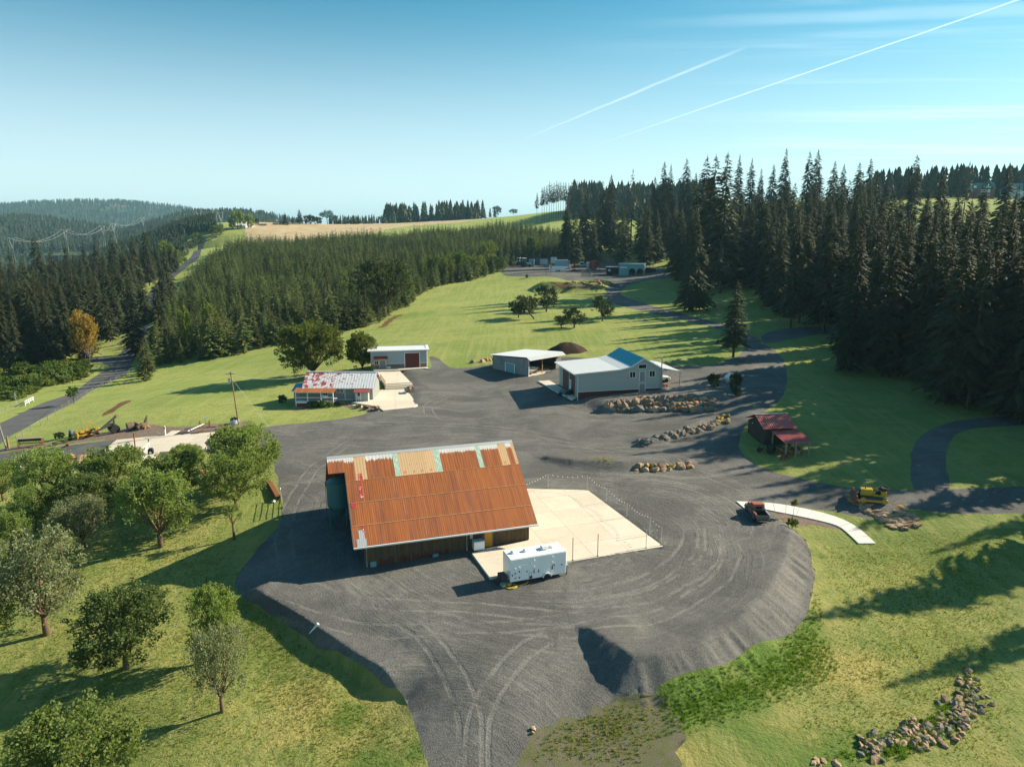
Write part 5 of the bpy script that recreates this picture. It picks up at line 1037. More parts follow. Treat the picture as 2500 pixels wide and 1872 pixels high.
def wheel(parent, x, y, r, w, z=None, rim='steel', face=-1, hub=True):
    z = r if z is None else z; o = MB().lathe([(r * .55, -w / 2), (r * .92, -w / 2), (r, -w * .32), (r, w * .32), (r * .92, w / 2), (r * .55, w / 2)], 20, (x, y, z), 'y').build('wheel', 'black_rubber', parent, smooth=False)
    MB().lathe([(r * .56, -w * .4), (r * .5, -w * .2), (r * .2, -w * .25), (r * .12, -w * .45), (.01, -w * .46)][::face * -1 if face < 0 else 1], 14, (x, y, z), 'y').build('rim', rim, o); return o
wheel(t, TL * .645, .06, .36, .24); wheel(t, TL * .645, W_ - .06, .36, .24)
m = MB(); pr = [(TL * .645 + .50 * math.cos(a), .40 + .47 * math.sin(a)) for a in np.linspace(.05, math.pi - .05, 12)]; m.prism(pr + [(TL * .645 - .42, .45), (TL * .645 + .42, .45)], -.18, -.004, 'y')
m = MB()
for i in range(11):
    a, b = np.linspace(.1, math.pi - .1, 12)[i:i + 2]; q = [(TL * .645 + r_ * math.cos(c), .40 + r_ * math.sin(c)) for r_, c in ((.43, a), (.5, a), (.5, b), (.43, b))]; m.prism(q, -.2, .0, 'y')
m.build('fender', 'white_paint', t)
m = MB(); m.b2((1.18, -.02, .62), (1.86, -.003, 2.15)); dr = m.build('door', 'white_gloss', t, .01); MB().b2((1.72, -.06, 1.3), (1.8, -.02, 1.45)).build('handle', 'dark_steel', dr)
for (x, z) in ((.5, 1.85), (.5, 1.35), (.5, .85), (.95, 1.95), (.95, 1.5), (.95, .85), (2.55, 2.45), (2.55, 1.75), (4.55, 2.5), (4.55, 1.9), (2.2, 2.2), (.2, 1.2), (5.6, 1.5), (4.75, 1.6)): 
    MB().b2((x - .05, -.09, z - .08), (x + .05, -.003, z + .08)).build('fitting', 'white_paint' if z > 1.7 else 'dark_steel', t, .02)
for x, z, h in ((2.55, 1.05, .6), (3.05, 1.05, .45), (4.55, 1.15, .6)): MB().add([(x - .07, -.03, z), (x + .07, -.03, z), (x, -.03, z + h), (x, -.1, z + h * .4)], [(0, 1, 2), (0, 3, 2), (1, 3, 2), (0, 1, 3)]).build('tool_hook', 'dark_steel', t)
for x in (2.0, 2.25): MB().b2((x, -.02, .5), (x + .06, -.004, 1.3)).build('seam', 'galvanised', t)
MB().b2((2.05, -.05, .55), (2.35, -.004, .8)).build('vent_grille', 'dark_steel', t); m = MB(); m.tube([(4.35, -.05, .5), (4.42, -.06, 1.5), (4.75, -.06, 1.5), (4.8, -.05, .5)], .015, 5); m.build('hose_rail', 'steel', t)
m = MB(); m.beam((-.02, .35, .42), (-1.25, W_ / 2, .42), .08, .1); m.beam((-.02, W_ - .35, .42), (-1.25, W_ / 2, .42), .08, .1); m.b2((-1.4, W_ / 2 - .06, .38), (-1.15, W_ / 2 + .06, .5)); m.build('tongue', 'dark_steel', t); MB().tube([(-.95, W_ / 2 - .1, .0), (-.95, W_ / 2 - .1, 1.2)], .06, 8).build('jack', 'dark_steel', t); MB().b2((-.8, .5, .47), (-.12, 1.6, .95)).build('tongue_box', 'dark_steel', t, .03)
MB().b2((-.35, .02, .02), (-.25, .12, 1.0)).build('stabiliser', 'rust', t); MB().b2((TL + .12, .2, .05), (TL + .2, .3, 1.15)).build('stabiliser', 'dark_steel', t); MB().b2((TL + .005, .1, .42), (TL + .14, W_ - .1, .6)).build('bumper', 'dark_steel', t); MB().b2((TL + .01, W_ - .9, .46), (TL + .9, W_ - .1, .54)).build('rear_step', 'galvanised', t)
# yellow hose and case on the ground
hp = P(1247, 1432); o = thing('yellow_hose', hp, FT.ang, 'loosely coiled yellow hose lying on the gravel before the trailer', 'hose'); pts = []
for i in range(60): a = i / 59 * 6.28 * 1.6; r_ = .55 - .08 * math.sin(a * .7); pts.append((r_ * math.cos(a), r_ * math.sin(a) * .9, .05 + .03 * math.sin(a * 1.6)))
pts += [(.9, -.1, .05), (1.4, -.05, .05), (1.9, .2, .05), (2.1, .6, .08), (1.9, 1.0, .35)]; MB().tube(pts, .05, 6).build('coil', 'hose_yellow', o)
o = thing('tool_case', P(1235, 1429), FT.ang + .2, 'small case with a teal lid and yellow side on the gravel by the hose', 'case'); MB().b2((-.5, -.3, 0), (.5, .3, .22)).build('base', 'hose_yellow', o, .02); MB().b2((-.5, -.3, .225), (.5, .3, .36)).build('lid', 'teal_paint', o, .02)
# ------------------------------------------------------------------ workshop with the blue and white roof
FW, WL = from_px((1411, 969), (1616, 958), 2.75); FW.O[2] = 2.75
wk = thing('workshop', FW.O, FW.ang, 'sage green workshop with a white and blue metal roof above the rock wall', 'building')
y0 = -.35; g = lambda px, py, y=0.0: FW.hit(px, py, 1, y)
eL = g(1402, 914, y0); bB = g(1515, 902.5, y0); bC = g(1541, 895.5, y0); ap = g(1573, 875.2, y0); eR = g(1617, 899.5, y0)
eL[0] = min(eL[0], -.45); DEPTH = 13.0
prof = [(eL[0], eL[2]), (bB[0], bB[2]), (bC[0], bC[2]), (ap[0], ap[2]), (eR[0] + .25, eR[2] - .12)]
def zprof(x): return float(np.interp(x, [p[0] for p in prof], [p[1] for p in prof]))
# walls: near gable clad in horizontal laps, left side boards
m = MB(); wp = [(0.0, -1.2), (WL, -1.2), (WL, zprof(WL) - .12), (prof[3][0], prof[3][1] - .14), (prof[2][0], prof[2][1] - .14), (prof[1][0], prof[1][1] - .14), (0.0, zprof(0) - .14)]
m.prism(wp, 0, .2, 'y'); m.build('wall', 'sage_siding', wk)
m = MB(); z = 1.05
while z < prof[3][1] - .25:
    xs = [x for x in np.linspace(.02, WL - .02, 400) if zprof(x) - .2 > z + .2]
    if xs: m.b2((min(xs), -.035, z), (max(xs), -.004, z + .19)); 
    z += .2
m.build('lap_siding', 'sage_siding', wk)['kind'] = 'stuff'
boards(.02, WL - .02, -1.0, .98, .3, .04, 6).build('skirt_boards', 'maroon', wk)['kind'] = 'stuff'
MB().b2((0, -.06, .99), (WL, -.002, 1.09)).build('skirt_trim', 'white_paint', wk)
m = MB(); m.prism([(.22, -1.0), (.22, zprof(.1) - .16), (DEPTH, zprof(.1) - .16), (DEPTH, -1.0)], 0, .2, 'x'); m.build('wall', 'sage_siding', wk)
for ya, yb, mt in ((.25, 1.9, 'sage_siding'), (1.95, 5.6, 'brown_boards'), (6.2, 10.2, 'brown_boards'), (10.3, 12.9, 'sage_siding')):
    bd = boards(-yb, -ya, -.2, zprof(.1) - .3, .3, .04, 4); o = bd.build('side_boards', mt, wk, loc=(-.003, 0, 0), rot=(0, 0, -math.pi / 2)); o['kind'] = 'stuff'
o = MB().b2((-5.5, -.08, .2), (-4.3, -.003, 2.55)).build('side_door', 'white_paint', wk, loc=(-.05, 0, 0), rot=(0, 0, -math.pi / 2)); MB().b2((-5.35, -.1, 1.2), (-4.45, -.081, 2.3)).build('pane', 'pale_blue', o)
for xx in (WL - .2,): m = MB(); m.b2((xx, .22, -1.0), (xx + .2, DEPTH, zprof(WL) - .16)); m.build('wall', 'sage_siding', wk)
MB().b2((.21, DEPTH - .2, -1.0), (WL - .21, DEPTH, zprof(.3) - .2)).build('wall', 'sage_siding', wk)
# roof planes
def roof_plane(parent, a, b, ya, yb, mt, ribs=.6, th=.07, name='roof_panel'):
    """plane between profile points a and b (x,z), swept along y; one object per panel"""
    a = Vector((a[0], 0, a[1])); b = Vector((b[0], 0, b[1])); d = b - a; n = max(1, round(abs(yb - ya) / .95)); up = Vector((-d.z, 0, d.x)).normalized()
    if up.z < 0: up = -up
    w = abs(yb - ya) / n; m = MB(); q = [a, b, b + up * th, a + up * th]
    m.add([(p.x, 0, p.z) for p in q] + [(p.x, w - .006, p.z) for p in q], [(0, 1, 2, 3), (7, 6, 5, 4), (0, 4, 5, 1), (1, 5, 6, 2), (2, 6, 7, 3), (3, 7, 4, 0)])
    e = [(a + up * th), (b + up * th), (b + up * (th + .045)), (a + up * (th + .045))]; m.add([(p.x, .0, p.z) for p in e] + [(p.x, .06, p.z) for p in e], [(0, 1, 2, 3), (7, 6, 5, 4), (0, 4, 5, 1), (1, 5, 6, 2), (2, 6, 7, 3), (3, 7, 4, 0)])
    me = m.mesh(name, mt)
    for i in range(n): put(name, me, parent, None, (0, min(ya, yb) + i * w, 0))
roof_plane(wk, prof[0], prof[1], y0, DEPTH + .3, 'white_tin'); roof_plane(wk, (prof[1][0] + .012, prof[1][1] + .01), (prof[2][0], prof[2][1] + .01), y0, DEPTH + .3, 'white_tin'); roof_plane(wk, (prof[2][0] + .012, prof[2][1] + .015), (prof[3][0], prof[3][1] + .015), y0, DEPTH + .3, 'blue_tin'); roof_plane(wk, (prof[3][0] + .012, prof[3][1] + .015), prof[4], y0, DEPTH + .3, 'blue_tin')
for a, b in zip(prof, prof[1:]): MB().beam((a[0], y0 - .03, a[1] - .03), (b[0], y0 - .03, b[1] - .03), .06, .2).build('barge_board', 'white_paint', wk)
MB().b2((eL[0] - .08, y0, eL[2] - .16), (eL[0] - .01, DEPTH + .3, eL[2] + .06)).build('gutter', 'white_paint', wk)
MB().tube([(-.1, -.1, -.9), (-.1, -.1, zprof(0) - .5), (eL[0] + .1, y0 + .1, zprof(0) - .25)], .07, 6).build('downpipe', 'white_paint', wk)
# windows and doors on the gable
def gwin(x0, y0_, x1, y1_, **k): a = g(1200 + x0 / 4.424, 830 + y1_ / 4.424); b = g(1200 + x1 / 4.424, 830 + y0_ / 4.424); return window(wk, a[0], a[2], b[0] - a[0], b[2] - a[2], -.04, **k)
gwin(1488, 337, 1558, 410); gwin(1700, 327, 1768, 400); gwin(1584, 258, 1677, 312, mull=0)
def gdoor(x0, y0_, x1, y1_, name):
    a = g(1200 + x0 / 4.424, 830 + y1_ / 4.424); b = g(1200 + x1 / 4.424, 830 + y0_ / 4.424); dr = MB().b2((a[0] + .1, -.07, a[2] + .02), (b[0] - .1, -.04, b[2] - .1)).build(name, 'sage_dark', wk)
    m = MB(); m.b2((a[0], -.1, a[2]), (a[0] + .1, -.04, b[2])); m.b2((b[0] - .1, -.1, a[2]), (b[0], -.04, b[2])); m.b2((a[0] + .1, -.1, b[2] - .1), (b[0] - .1, -.04, b[2])); m.build('frame', 'white_paint', dr); return dr
gdoor(1592, 333, 1662, 445, 'loft_door'); d_ = gdoor(1588, 462, 1662, 577, 'door'); 
q = g(1532, 921); MB().tube([(q[0], -.05, q[2]), (q[0] - .05, -.6, q[2] + .05), (q[0] - .1, -.6, q[2] - .15)], .05, 6).build('wall_lamp', 'dark_steel', wk)
# lean-to on the right with posts
lr = FW.hit(1676, 914, 1, 7.5); x1 = WL + 5.2; zl = zprof(WL) - .5
roof_plane(wk, (WL + .3, zl + .25), (x1, zl - .75), 2.0, DEPTH - .2, 'white_tin', name='lean_to_panel')
for y in (2.2, 7.4, DEPTH - .4): MB().b2((x1 - .4, y - .07, -1.0), (x1 - .26, y + .07, zl - .62)).build('post', 'galvanised', wk)
MB().b2((x1 - .42, 2.0, zl - .72), (x1 - .25, DEPTH - .3, zl - .60)).build('beam', 'wood_grey', wk)
# concrete strip along its left side
slab('concrete_apron', [(1313, 930), (1341, 928), (1408, 968), (1395, 974)], 2.62, FW.ang, (3, 3), .3)
# service pole at the right corner
b = g(1611, 940); o = thing('service_pole', FW.w(b[0], -.5, 0), 0, 'wooden service pole in front of the right corner of the workshop', 'pole'); h_ = top_height(1612, 873, FW.w(b[0], -.5, 0)); MB().tube([(0, 0, -1.0), (0, 0, h_)], .1, 8).build('pole', 'wood_grey', o); MB().tube([(0, 0, h_ - .2), (0, 0, h_ + .25)], .06, 8).build('cap', 'white_paint', o); MB().tube([(0, 0, h_ - .3), (-1.6, 1.0, h_ - .9)], .025, 4).build('wire', 'wire_pale', o)
# ------------------------------------------------------------------ vehicles round the workshop
def car_body(parent, prof, y0, y1, mt, name='body', bevel=.05): m = MB(); m.prism(prof, y0, y1, 'y'); return m.build(name, mt, parent, bevel)
def pickup_modern(loc, rz, label):
    t = thing('pickup_truck', loc, rz, label, 'pickup')
    car_body(t, [(-2.7, .5), (-2.7, 1.15), (-.9, 1.2), (-.75, 1.25), (.95, 1.25), (1.15, 1.2), (2.45, 1.1), (2.65, .95), (2.7, .5)], -.98, .98, 'white_gloss')
    car_body(t, [(-.85, 1.25), (-.65, 1.85), (.4, 1.88), (1.05, 1.26)], -.82, .82, 'white_gloss', 'cab', .06)
    for s in (-.84, .82): MB().prism([(-.7, 1.3), (-.58, 1.75), (.3, 1.77), (.78, 1.3)], s, s + .02, 'y').build('side_window', 'glass_dark', t)
    MB().add([(.48, -.72, 1.83), (.48, .72, 1.83), (1.02, .76, 1.31), (1.02, -.76, 1.31)], [(0, 1, 2, 3)]).build('windscreen', 'glass_dark', t)
    for x in (-1.75, 1.8):
        for s in (-.92, .92): wheel(t, x, s, .4, .26, rim='steel', face=-1 if s < 0 else 1)
    MB().b2((2.68, -.9, .45), (2.8, .9, .7)).build('bumper', 'steel', t, .02)
    for s in (-.75, .75): MB().b2((2.6, s - .16, .85), (2.69, s + .16, 1.02)).build('headlight', 'pale_blue', t)
    MB().b2((-.2, -.5, 1.89), (.1, .5, 1.98)).build('roof_light', 'dark_steel', t); return t
p = FW.w(WL + 2.0, 7.0, 0); pickup_modern((p[0], p[1], hz(p[0], p[1])), FW.ang - .15, 'white pickup parked under the lean-to of the workshop')
p = FW.w(WL + 1.7, 10.2, 0); pickup_modern((p[0], p[1], hz(p[0], p[1])), FW.ang - .1, 'second white pickup half hidden behind the one under the lean-to')
def tractor(loc, rz, label, mt, s=1.0, cab=False, rear=.62, name='tractor'):
    t = thing(name, loc, rz, label, 'tractor', None, s)
    MB().prism([(.1, .6), (.1, 1.25), (1.5, 1.15), (1.6, .6)], -.28, .28, 'y').build('bonnet', mt, t, .05); MB().b2((-.8, -.3, .5), (.2, .3, .95)).build('chassis', 'dark_steel', t, .03); MB().b2((-.75, -.25, .96), (-.3, .25, 1.1)).build('seat', 'black_rubber', t, .04); MB().b2((-.8, -.25, 1.1), (-.68, .25, 1.5)).build('seat_back', 'black_rubber', t, .04)
    for y in (-.62, .62):
        wheel(t, -.55, y, rear, .32, rim=mt, face=-1 if y < 0 else 1); wheel(t, 1.25, y * .9, .38, .2, rim=mt, face=-1 if y < 0 else 1); MB().b2((-1.0, y - .2, rear * 2 + .03), (-.1, y + .2, rear * 2 + .09)).build('mudguard', mt, t, .03)
    MB().tube([(.15, 0, 1.1), (-.15, 0, 1.45)], .03, 6).build('steering_column', 'dark_steel', t); MB().lathe([(.16, 0), (.2, .03), (.16, .06)], 12, (-.17, 0, 1.44)).build('steering_wheel', 'black_rubber', t); MB().tube([(1.0, .1, 1.1), (1.0, .1, 1.75)], .045, 6).build('exhaust', 'rust', t)
    if cab:
        for x in (-.9, .1):
            for y in (-.55, .55): MB().b2((x - .04, y - .04, .9), (x + .04, y + .04, 2.4)).build('cab_post', mt, t)
        MB().b2((-1.0, -.65, 2.4), (.2, .65, 2.52)).build('cab_roof', 'white_paint', t, .04); MB().b2((-.86, -.56, 1.3), (.06, -.54, 2.38)).build('side_window', 'glass_dark', t)
    return t
p = P(1383, 966); tractor(p, FW.ang + 2.6, 'small blue tractor parked by the left corner of the workshop', 'tractor_blue', .95)
p = FW.w(WL + 1.1, 2.2, 0); tractor((p[0], p[1], hz(p[0], p[1])), FW.ang + .4, 'red garden tractor in front of the lean-to', 'tractor_red', .75)
# pallet rack below the blue tractor
p = P(1397, 972); o = thing('pallet', p, FW.ang, 'grey wooden pallet rack on the gravel by the blue tractor', 'pallet')
for i in range(9): MB().b2((-1.4 + i * .34, -.5, .34), (-1.22 + i * .34, .5, .4)).build('slat', 'wood_grey', o)
for y in (-.45, 0, .45): MB().b2((-1.4, y - .05, .0), (1.6, y + .05, .335)).build('bearer', 'wood_grey', o)
# ------------------------------------------------------------------ open pole shed behind
FS, SLn = from_px((1290, 918.5), (1362, 905), 2.5); FS.O[2] = 2.5
def q4(x, y): return (1200 + x / 4.424, 830 + y / 4.424)
sh = thing('pole_shed', FS.O, FS.ang, 'open-fronted grey board shed with a pale metal roof left of the workshop', 'shed')
fl = atz(*q4(75, 300), 2.5); dl = FS.loc(fl); dp = float(np.hypot(dl[0], dl[1])); 
hF = FS.hit(*q4(437, 190), 1, -1.1)[2]; wl = 10.5; hw = 4.1; hb = 3.3
# plan: left wall runs from O back; front opens along +x
MB().b2((0, .05, -.6), (.15, dp, hb - .1)).build('wall', 'grey_boards', sh); bd = boards(-dp, 0.0, -.6, hb, .28, .04, 8, lambda x: hw - .1 - (-x / dp) * (hw - hb)); bd.build('wall_boards', 'grey_boards', sh, loc=(-.003, 0, 0), rot=(0, 0, -math.pi / 2))['kind'] = 'stuff'
o = MB().b2((-dp * .62, -.09, -.3), (-dp * .38, -.045, 2.1)).build('side_door', 'teal_paint', sh, loc=(0, 0, 0), rot=(0, 0, -math.pi / 2)); m = MB(); m.b2((-dp * .64, -.1, -.3), (-dp * .62, -.04, 2.2)); m.b2((-dp * .38, -.1, -.3), (-dp * .36, -.04, 2.2)); m.b2((-dp * .64, -.1, 2.1), (-dp * .36, -.04, 2.2)); m.build('door_frame', 'white_paint', sh, rot=(0, 0, -math.pi / 2))
MB().b2((.16, dp - .15, -.6), (wl, dp, hb)).build('wall', 'dark_boards', sh); MB().b2((wl, .4, -.6), (wl + .15, dp - .2, hb)).build('wall', 'dark_boards', sh); boards(wl - 1.6, wl + .1, -.3, hw - .3, .28, .04, 2).build('front_boards', 'grey_boards', sh)['kind'] = 'stuff'
for x in (.1, wl * .42): MB().b2((x - .08, -.08, -.4), (x + .08, .08, hw - .2)).build('post', 'cedar' if x > 1 else 'white_paint', sh)
m_pr = [(-1.2, hw - .35), (0.0, hw + .28), (dp + .5, hb + .1)]
for (a, b), mt in zip(zip(m_pr, m_pr[1:]), ('zinc', 'white_tin')):
    n = 12; w_ = (wl + 1.2) / n; m = MB(); m.add([(0, a[0], a[1]), (w_ - .006, a[0], a[1]), (w_ - .006, b[0], b[1]), (0, b[0], b[1])] + [(0, a[0], a[1] + .05), (w_ - .006, a[0], a[1] + .05), (w_ - .006, b[0], b[1] + .05), (0, b[0], b[1] + .05)], [(3, 2, 1, 0), (4, 5, 6, 7), (0, 1, 5, 4), (1, 2, 6, 5), (2, 3, 7, 6), (3, 0, 4, 7)]); m.b2((0, min(a[0], b[0]), 0), (0.001, min(a[0], b[0]) + .001, .001)); me = m.mesh('roof_panel', mt)
    for i in range(n): put('roof_panel', me, sh, None, (-.6 + i * w_, 0, .004 if mt == 'zinc' else 0))
slab('concrete_floor', [q4(395, 392), q4(630, 345), q4(640, 310), q4(560, 300), q4(400, 330)], 2.58, FS.ang, (3, 3), .25)
# boat stored in the shed
p = FS.w(2.6, 1.6, 0); o = thing('boat', (p[0], p[1], 2.55), FS.ang + .25, 'pale boat on a cradle stored in the open shed', 'boat'); V = []; 
for i, (x, w_, k) in enumerate(((-2.2, .85, .55), (-1.2, .95, .5), (.2, .95, .5), (1.4, .7, .55), (2.3, .06, .8))): V += [(x, -w_, 1.15), (x, -w_ * .75, k + .1), (x, 0, k - .05), (x, w_ * .75, k + .1), (x, w_, 1.15)]
MB().add(V, [(i * 5 + j, i * 5 + j + 1, (i + 1) * 5 + j + 1, (i + 1) * 5 + j) for i in range(4) for j in range(4)] + [(0, 1, 2, 3, 4)]).build('hull', 'cream', o, smooth=True); MB().prism([(-2.1, 1.15), (-2.1, 1.22), (2.0, 1.22), (2.0, 1.15)], -.8, .8, 'y').build('deck', 'white_paint', o); MB().prism([(-.6, 1.22), (-.4, 1.6), (.5, 1.6), (.9, 1.22)], -.55, .55, 'y').build('cabin', 'white_paint', o, .05)
for x in (-1.3, 1.0): MB().b2((x - .1, -.8, -.1), (x + .1, .8, .6)).build('cradle', 'wood_grey', o)
# ------------------------------------------------------------------ long shop building with the maroon door
FK, KL = from_px((906, 900), (1042, 896), 2.3); FK.O[2] = 2.3
sk = thing('shop_building', FK.O, FK.ang, 'long low grey shop building with a maroon sliding door', 'building')
k5 = lambda x, y: FK.hit(600 + x / 3.312, 800 + y / 3.312, 1, 0.0)
zt = FK.hit(1045, 855, 1, -.4)[2]; dpk = 7.0; zb_ = zt - .12
MB().b2((0, 0, -1), (KL, .2, zt - .1)).build('wall', 'blue_siding', sk)
MB().b2((KL - .2, .21, -1), (KL, dpk, zt + .2)).build('wall', 'blue_siding', sk); MB().b2((0, .21, -1), (.2, dpk, zt + .2)).build('wall', 'blue_siding', sk); MB().b2((.21, dpk - .2, -1), (KL - .21, dpk, zt + .2)).build('wall', 'blue_siding', sk)
m = MB(); z = 1.2
while z < zt - .3: m.b2((.02, -.03, z), (KL - .02, -.002, z + .26)); z += .28
m.build('lap_siding', 'blue_siding', sk)['kind'] = 'stuff'
rg = random.Random(5); x = .02
st = MB()
while x < KL - .05:
    w_ = rg.uniform(.25, .5)
    for j in range(3): st.b2((x + .01, -.09 * rg.uniform(.5, 1), -.6 + j * .55), (min(x + w_, KL) - .01, -.002, -.07 + j * .55))
    x += w_
st.build('stone_skirt', 'stone_skirt', sk)['kind'] = 'stuff'
MB().b2((0, -.1, 1.06), (KL, -.002, 1.16)).build('skirt_trim', 'white_paint', sk)
a = k5(1290, 325); b = k5(1402, 202); dr = MB().b2((a[0], -.16, a[2]), (b[0], -.1, b[2])).build('sliding_door', 'maroon', sk); m = MB(); m.b2((a[0] - .16, -.17, a[2]), (a[0], -.1, b[2] + .15)); m.b2((b[0], -.17, a[2]), (b[0] + .16, -.1, b[2] + .15)); m.b2((a[0], -.17, b[2]), (b[0], -.1, b[2] + .15)); m.build('frame', 'white_paint', dr)
for i in range(1, 6): xx = a[0] + (b[0] - a[0]) * i / 6; MB().b2((xx - .015, -.175, a[2] + .05), (xx + .015, -.161, b[2] - .05)).build('groove', 'maroon', dr)
# entrance porch with small roof
a = k5(1085, 325); b = k5(1130, 262); dr = MB().b2((a[0], -.12, a[2]), (b[0], -.1, b[2])).build('door', 'sage_dark', sk); m = MB(); m.b2((a[0] - .1, -.13, a[2]), (a[0], -.1, b[2] + .1)); m.b2((b[0], -.13, a[2]), (b[0] + .1, -.1, b[2] + .1)); m.b2((a[0], -.13, b[2]), (b[0], -.1, b[2] + .1)); m.build('frame', 'white_paint', dr)
p0 = k5(1035, 262); p1 = k5(1148, 262); m = MB(); m.add([(p0[0], 0, p0[2] + .9), (p1[0], 0, p0[2] + .9), (p1[0], -1.5, p0[2] + .35), (p0[0], -1.5, p0[2] + .35), (p0[0], 0, p0[2] + .8), (p1[0], 0, p0[2] + .8), (p1[0], -1.5, p0[2] + .25), (p0[0], -1.5, p0[2] + .25)], [(0, 1, 2, 3), (7, 6, 5, 4), (0, 4, 5, 1), (1, 5, 6, 2), (2, 6, 7, 3), (3, 7, 4, 0)]); m.build('porch_roof', 'rust_red', sk)
for xx in (p0[0] + .1, p1[0] - .1): MB().b2((xx - .06, -1.4, -.3), (xx + .06, -1.28, p0[2] + .25)).build('porch_post', 'cedar', sk)
window(sk, k5(1042, 300)[0], k5(1042, 300)[2], 1.0, 1.0, -.1); q = k5(1155, 318); MB().b2((q[0] - .5, -.7, q[2] - .3), (q[0] + .5, -.25, q[2] + .25)).build('bench_box', 'white_paint', sk, .02)
m_pr = [(-.55, zt), (dpk + .5, zb_)]
n = 14; w_ = (KL + 1.4) / n; m = MB(); a, b = m_pr; m.add([(0, a[0], a[1]), (w_ - .01, a[0], a[1]), (w_ - .01, b[0], b[1]), (0, b[0], b[1]), (0, a[0], a[1] + .22), (w_ - .01, a[0], a[1] + .22), (w_ - .01, b[0], b[1] + .22), (0, b[0], b[1] + .22)], [(3, 2, 1, 0), (4, 5, 6, 7), (0, 1, 5, 4), (1, 2, 6, 5), (2, 3, 7, 6), (3, 0, 4, 7)]); me = m.mesh('roof_panel', 'white_tin')
for i in range(n): put('roof_panel', me, sk, None, (-.7 + i * w_, 0, 0))
MB().tube([(KL + .06, -.06, -.4), (KL + .06, -.06, zt - .1)], .07, 6).build('downpipe', 'white_paint', sk)
slab('concrete_apron', [(912, 904), (967, 903), (1036, 898.5), (1048, 900), (1052, 902), (1040, 895), (912, 900)], 2.36, FK.ang, (4, 4), .3)
# ------------------------------------------------------------------ concrete ramp, steps and patio
h1 = lambda x, y: (700 + x / 6.32, 880 + y / 6.32)
slab('concrete_ramp', [h1(1350, 165), h1(1730, 145), h1(1915, 335), h1(1510, 362)], 2.0, FK.ang, (2.6, 5.2), .6)
stp = thing('concrete_steps'); stp['kind'] = 'structure'
for i, (ya, yb, z) in enumerate(((362, 378, 1.78), (385, 402, 1.56), (408, 425, 1.34))):
    c = [atz(*h1(1508, ya), z), atz(*h1(1920, ya - 22), z), atz(*h1(1945, yb - 14), z), atz(*h1(1520, yb + 6), z)]; prism_mesh(c, z - .5, z, 'step', 'concrete', stp)
slab('concrete_patio', [h1(1000, 640), h1(1300, 600), h1(1260, 500), h1(1520, 435), h1(1830, 428), h1(1925, 548), h1(2025, 688), h1(1968, 720), h1(1490, 768), h1(1380, 700), h1(1180, 672)], 1.05, FK.ang, (4.0, 4.0), .5)
rail = thing('hand_rail', (0, 0, 0), 0, 'wooden hand rail along the left side of the concrete ramp', 'railing')
ra = [Vector(atz(*h1(1450 + i * 18, 285 + i * 28), 2.0)) for i in range(5)]
for q in ra: MB().b2((q.x - .05, q.y - .05, 1.6), (q.x + .05, q.y + .05, 3.05)).build('post', 'cedar', rail)
MB().beam(ra[0] + Vector((0, 0, 1.1)), ra[-1] + Vector((0, 0, 1.1)), .08, .12).build('rail', 'cedar', rail); MB().beam(ra[0] + Vector((0, 0, .6)), ra[-1] + Vector((0, 0, .6)), .05, .1).build('rail', 'cedar', rail)
# ------------------------------------------------------------------ farmhouse
FH, HL = from_px(h1(730, 605), h1(1275, 607), 1.0); FH.O[2] = 1.0
hs = thing('farmhouse', FH.O, FH.ang, 'small grey farmhouse with a red and white peeling tin roof and a porch', 'house')
e0 = FH.hit(*h1(235, 437), 1, -.5); e1 = FH.hit(*h1(1345, 415), 1, -.5); ez = (e0[2] + e1[2]) / 2; X0, X1 = e0[0] + .4, e1[0] - .4
# ridge: choose the span so the pitch is about 30 degrees
ry = 3.4; rz_ = (FH.hit(*h1(215, 197), 1, ry)[2] + FH.hit(*h1(1312, 155), 1, ry)[2]) / 2
MB().b2((X0, 0, -1.2), (X1, .2, ez)).build('wall', 'sage_dark', hs)
for x in (X0, X1 - .2):
    m = MB(); m.prism([(.21, -1.2), (2 * ry, -1.2), (2 * ry, ez + .1), (ry, rz_ - .2), (.21, ez)], x, x + .2, 'x'); m.build('gable_wall', 'sage_dark', hs)
MB().b2((X0 + .21, 2 * ry - .2, -1.2), (X1 - .21, 2 * ry, ez)).build('wall', 'sage_dark', hs)
dnh = Vector((0, -.5 - ry, ez - rz_)); lnh = dnh.length; n = 13; cw = (X1 - X0 + .9) / n; eh = slope_rot((1, 0, 0), dnh)
for i in range(n):
    V, Fc = corrugated(cw * 1.01, lnh, .42, .010); V = [(x + i * cw, y, z) for x, y, z in V]; put('roof_sheet', mesh_np('roof_sheet', V, Fc, 'peeling_red_roof'), hs, None, (X0 - .45, ry, rz_ + .03), eh)
V, Fc = corrugated(X1 - X0 + .9, lnh, .42, .022); put('rear_roof', mesh_np('rear_roof', V, Fc, 'peeling_red_roof'), hs, None, (X1 + .45, ry, rz_ + .03), slope_rot((-1, 0, 0), (0, ry + .5, ez - rz_)))
MB().beam((X0 - .45, ry, rz_ + .06), (X1 + .45, ry, rz_ + .06), .3, .06).build('ridge_cap', 'white_paint', hs); MB().b2((X0 - .45, -.6, ez - .14), (X1 + .45, -.5, ez + .02)).build('fascia', 'white_paint', hs)
hw2 = lambda x, y, yy=0.0: FH.hit(*h1(x, y), 1, yy)
a = hw2(770, 497); b = hw2(880, 440); window(hs, a[0], a[2], b[0] - a[0], b[2] - a[2], -.01, mull=1, bars=1)
for x in (905, 1060): q = hw2(x, 600); MB().b2((q[0] - .06, -.05, -.1), (q[0] + .06, -.004, ez - .05)).build('corner_trim', 'white_paint', hs)
q0 = hw2(725, 600); q1 = hw2(1055, 585); MB().b2((q0[0], -.06, q0[2] - .05), (q1[0], -.004, q0[2] + .08)).build('skirt_trim', 'white_paint', hs)
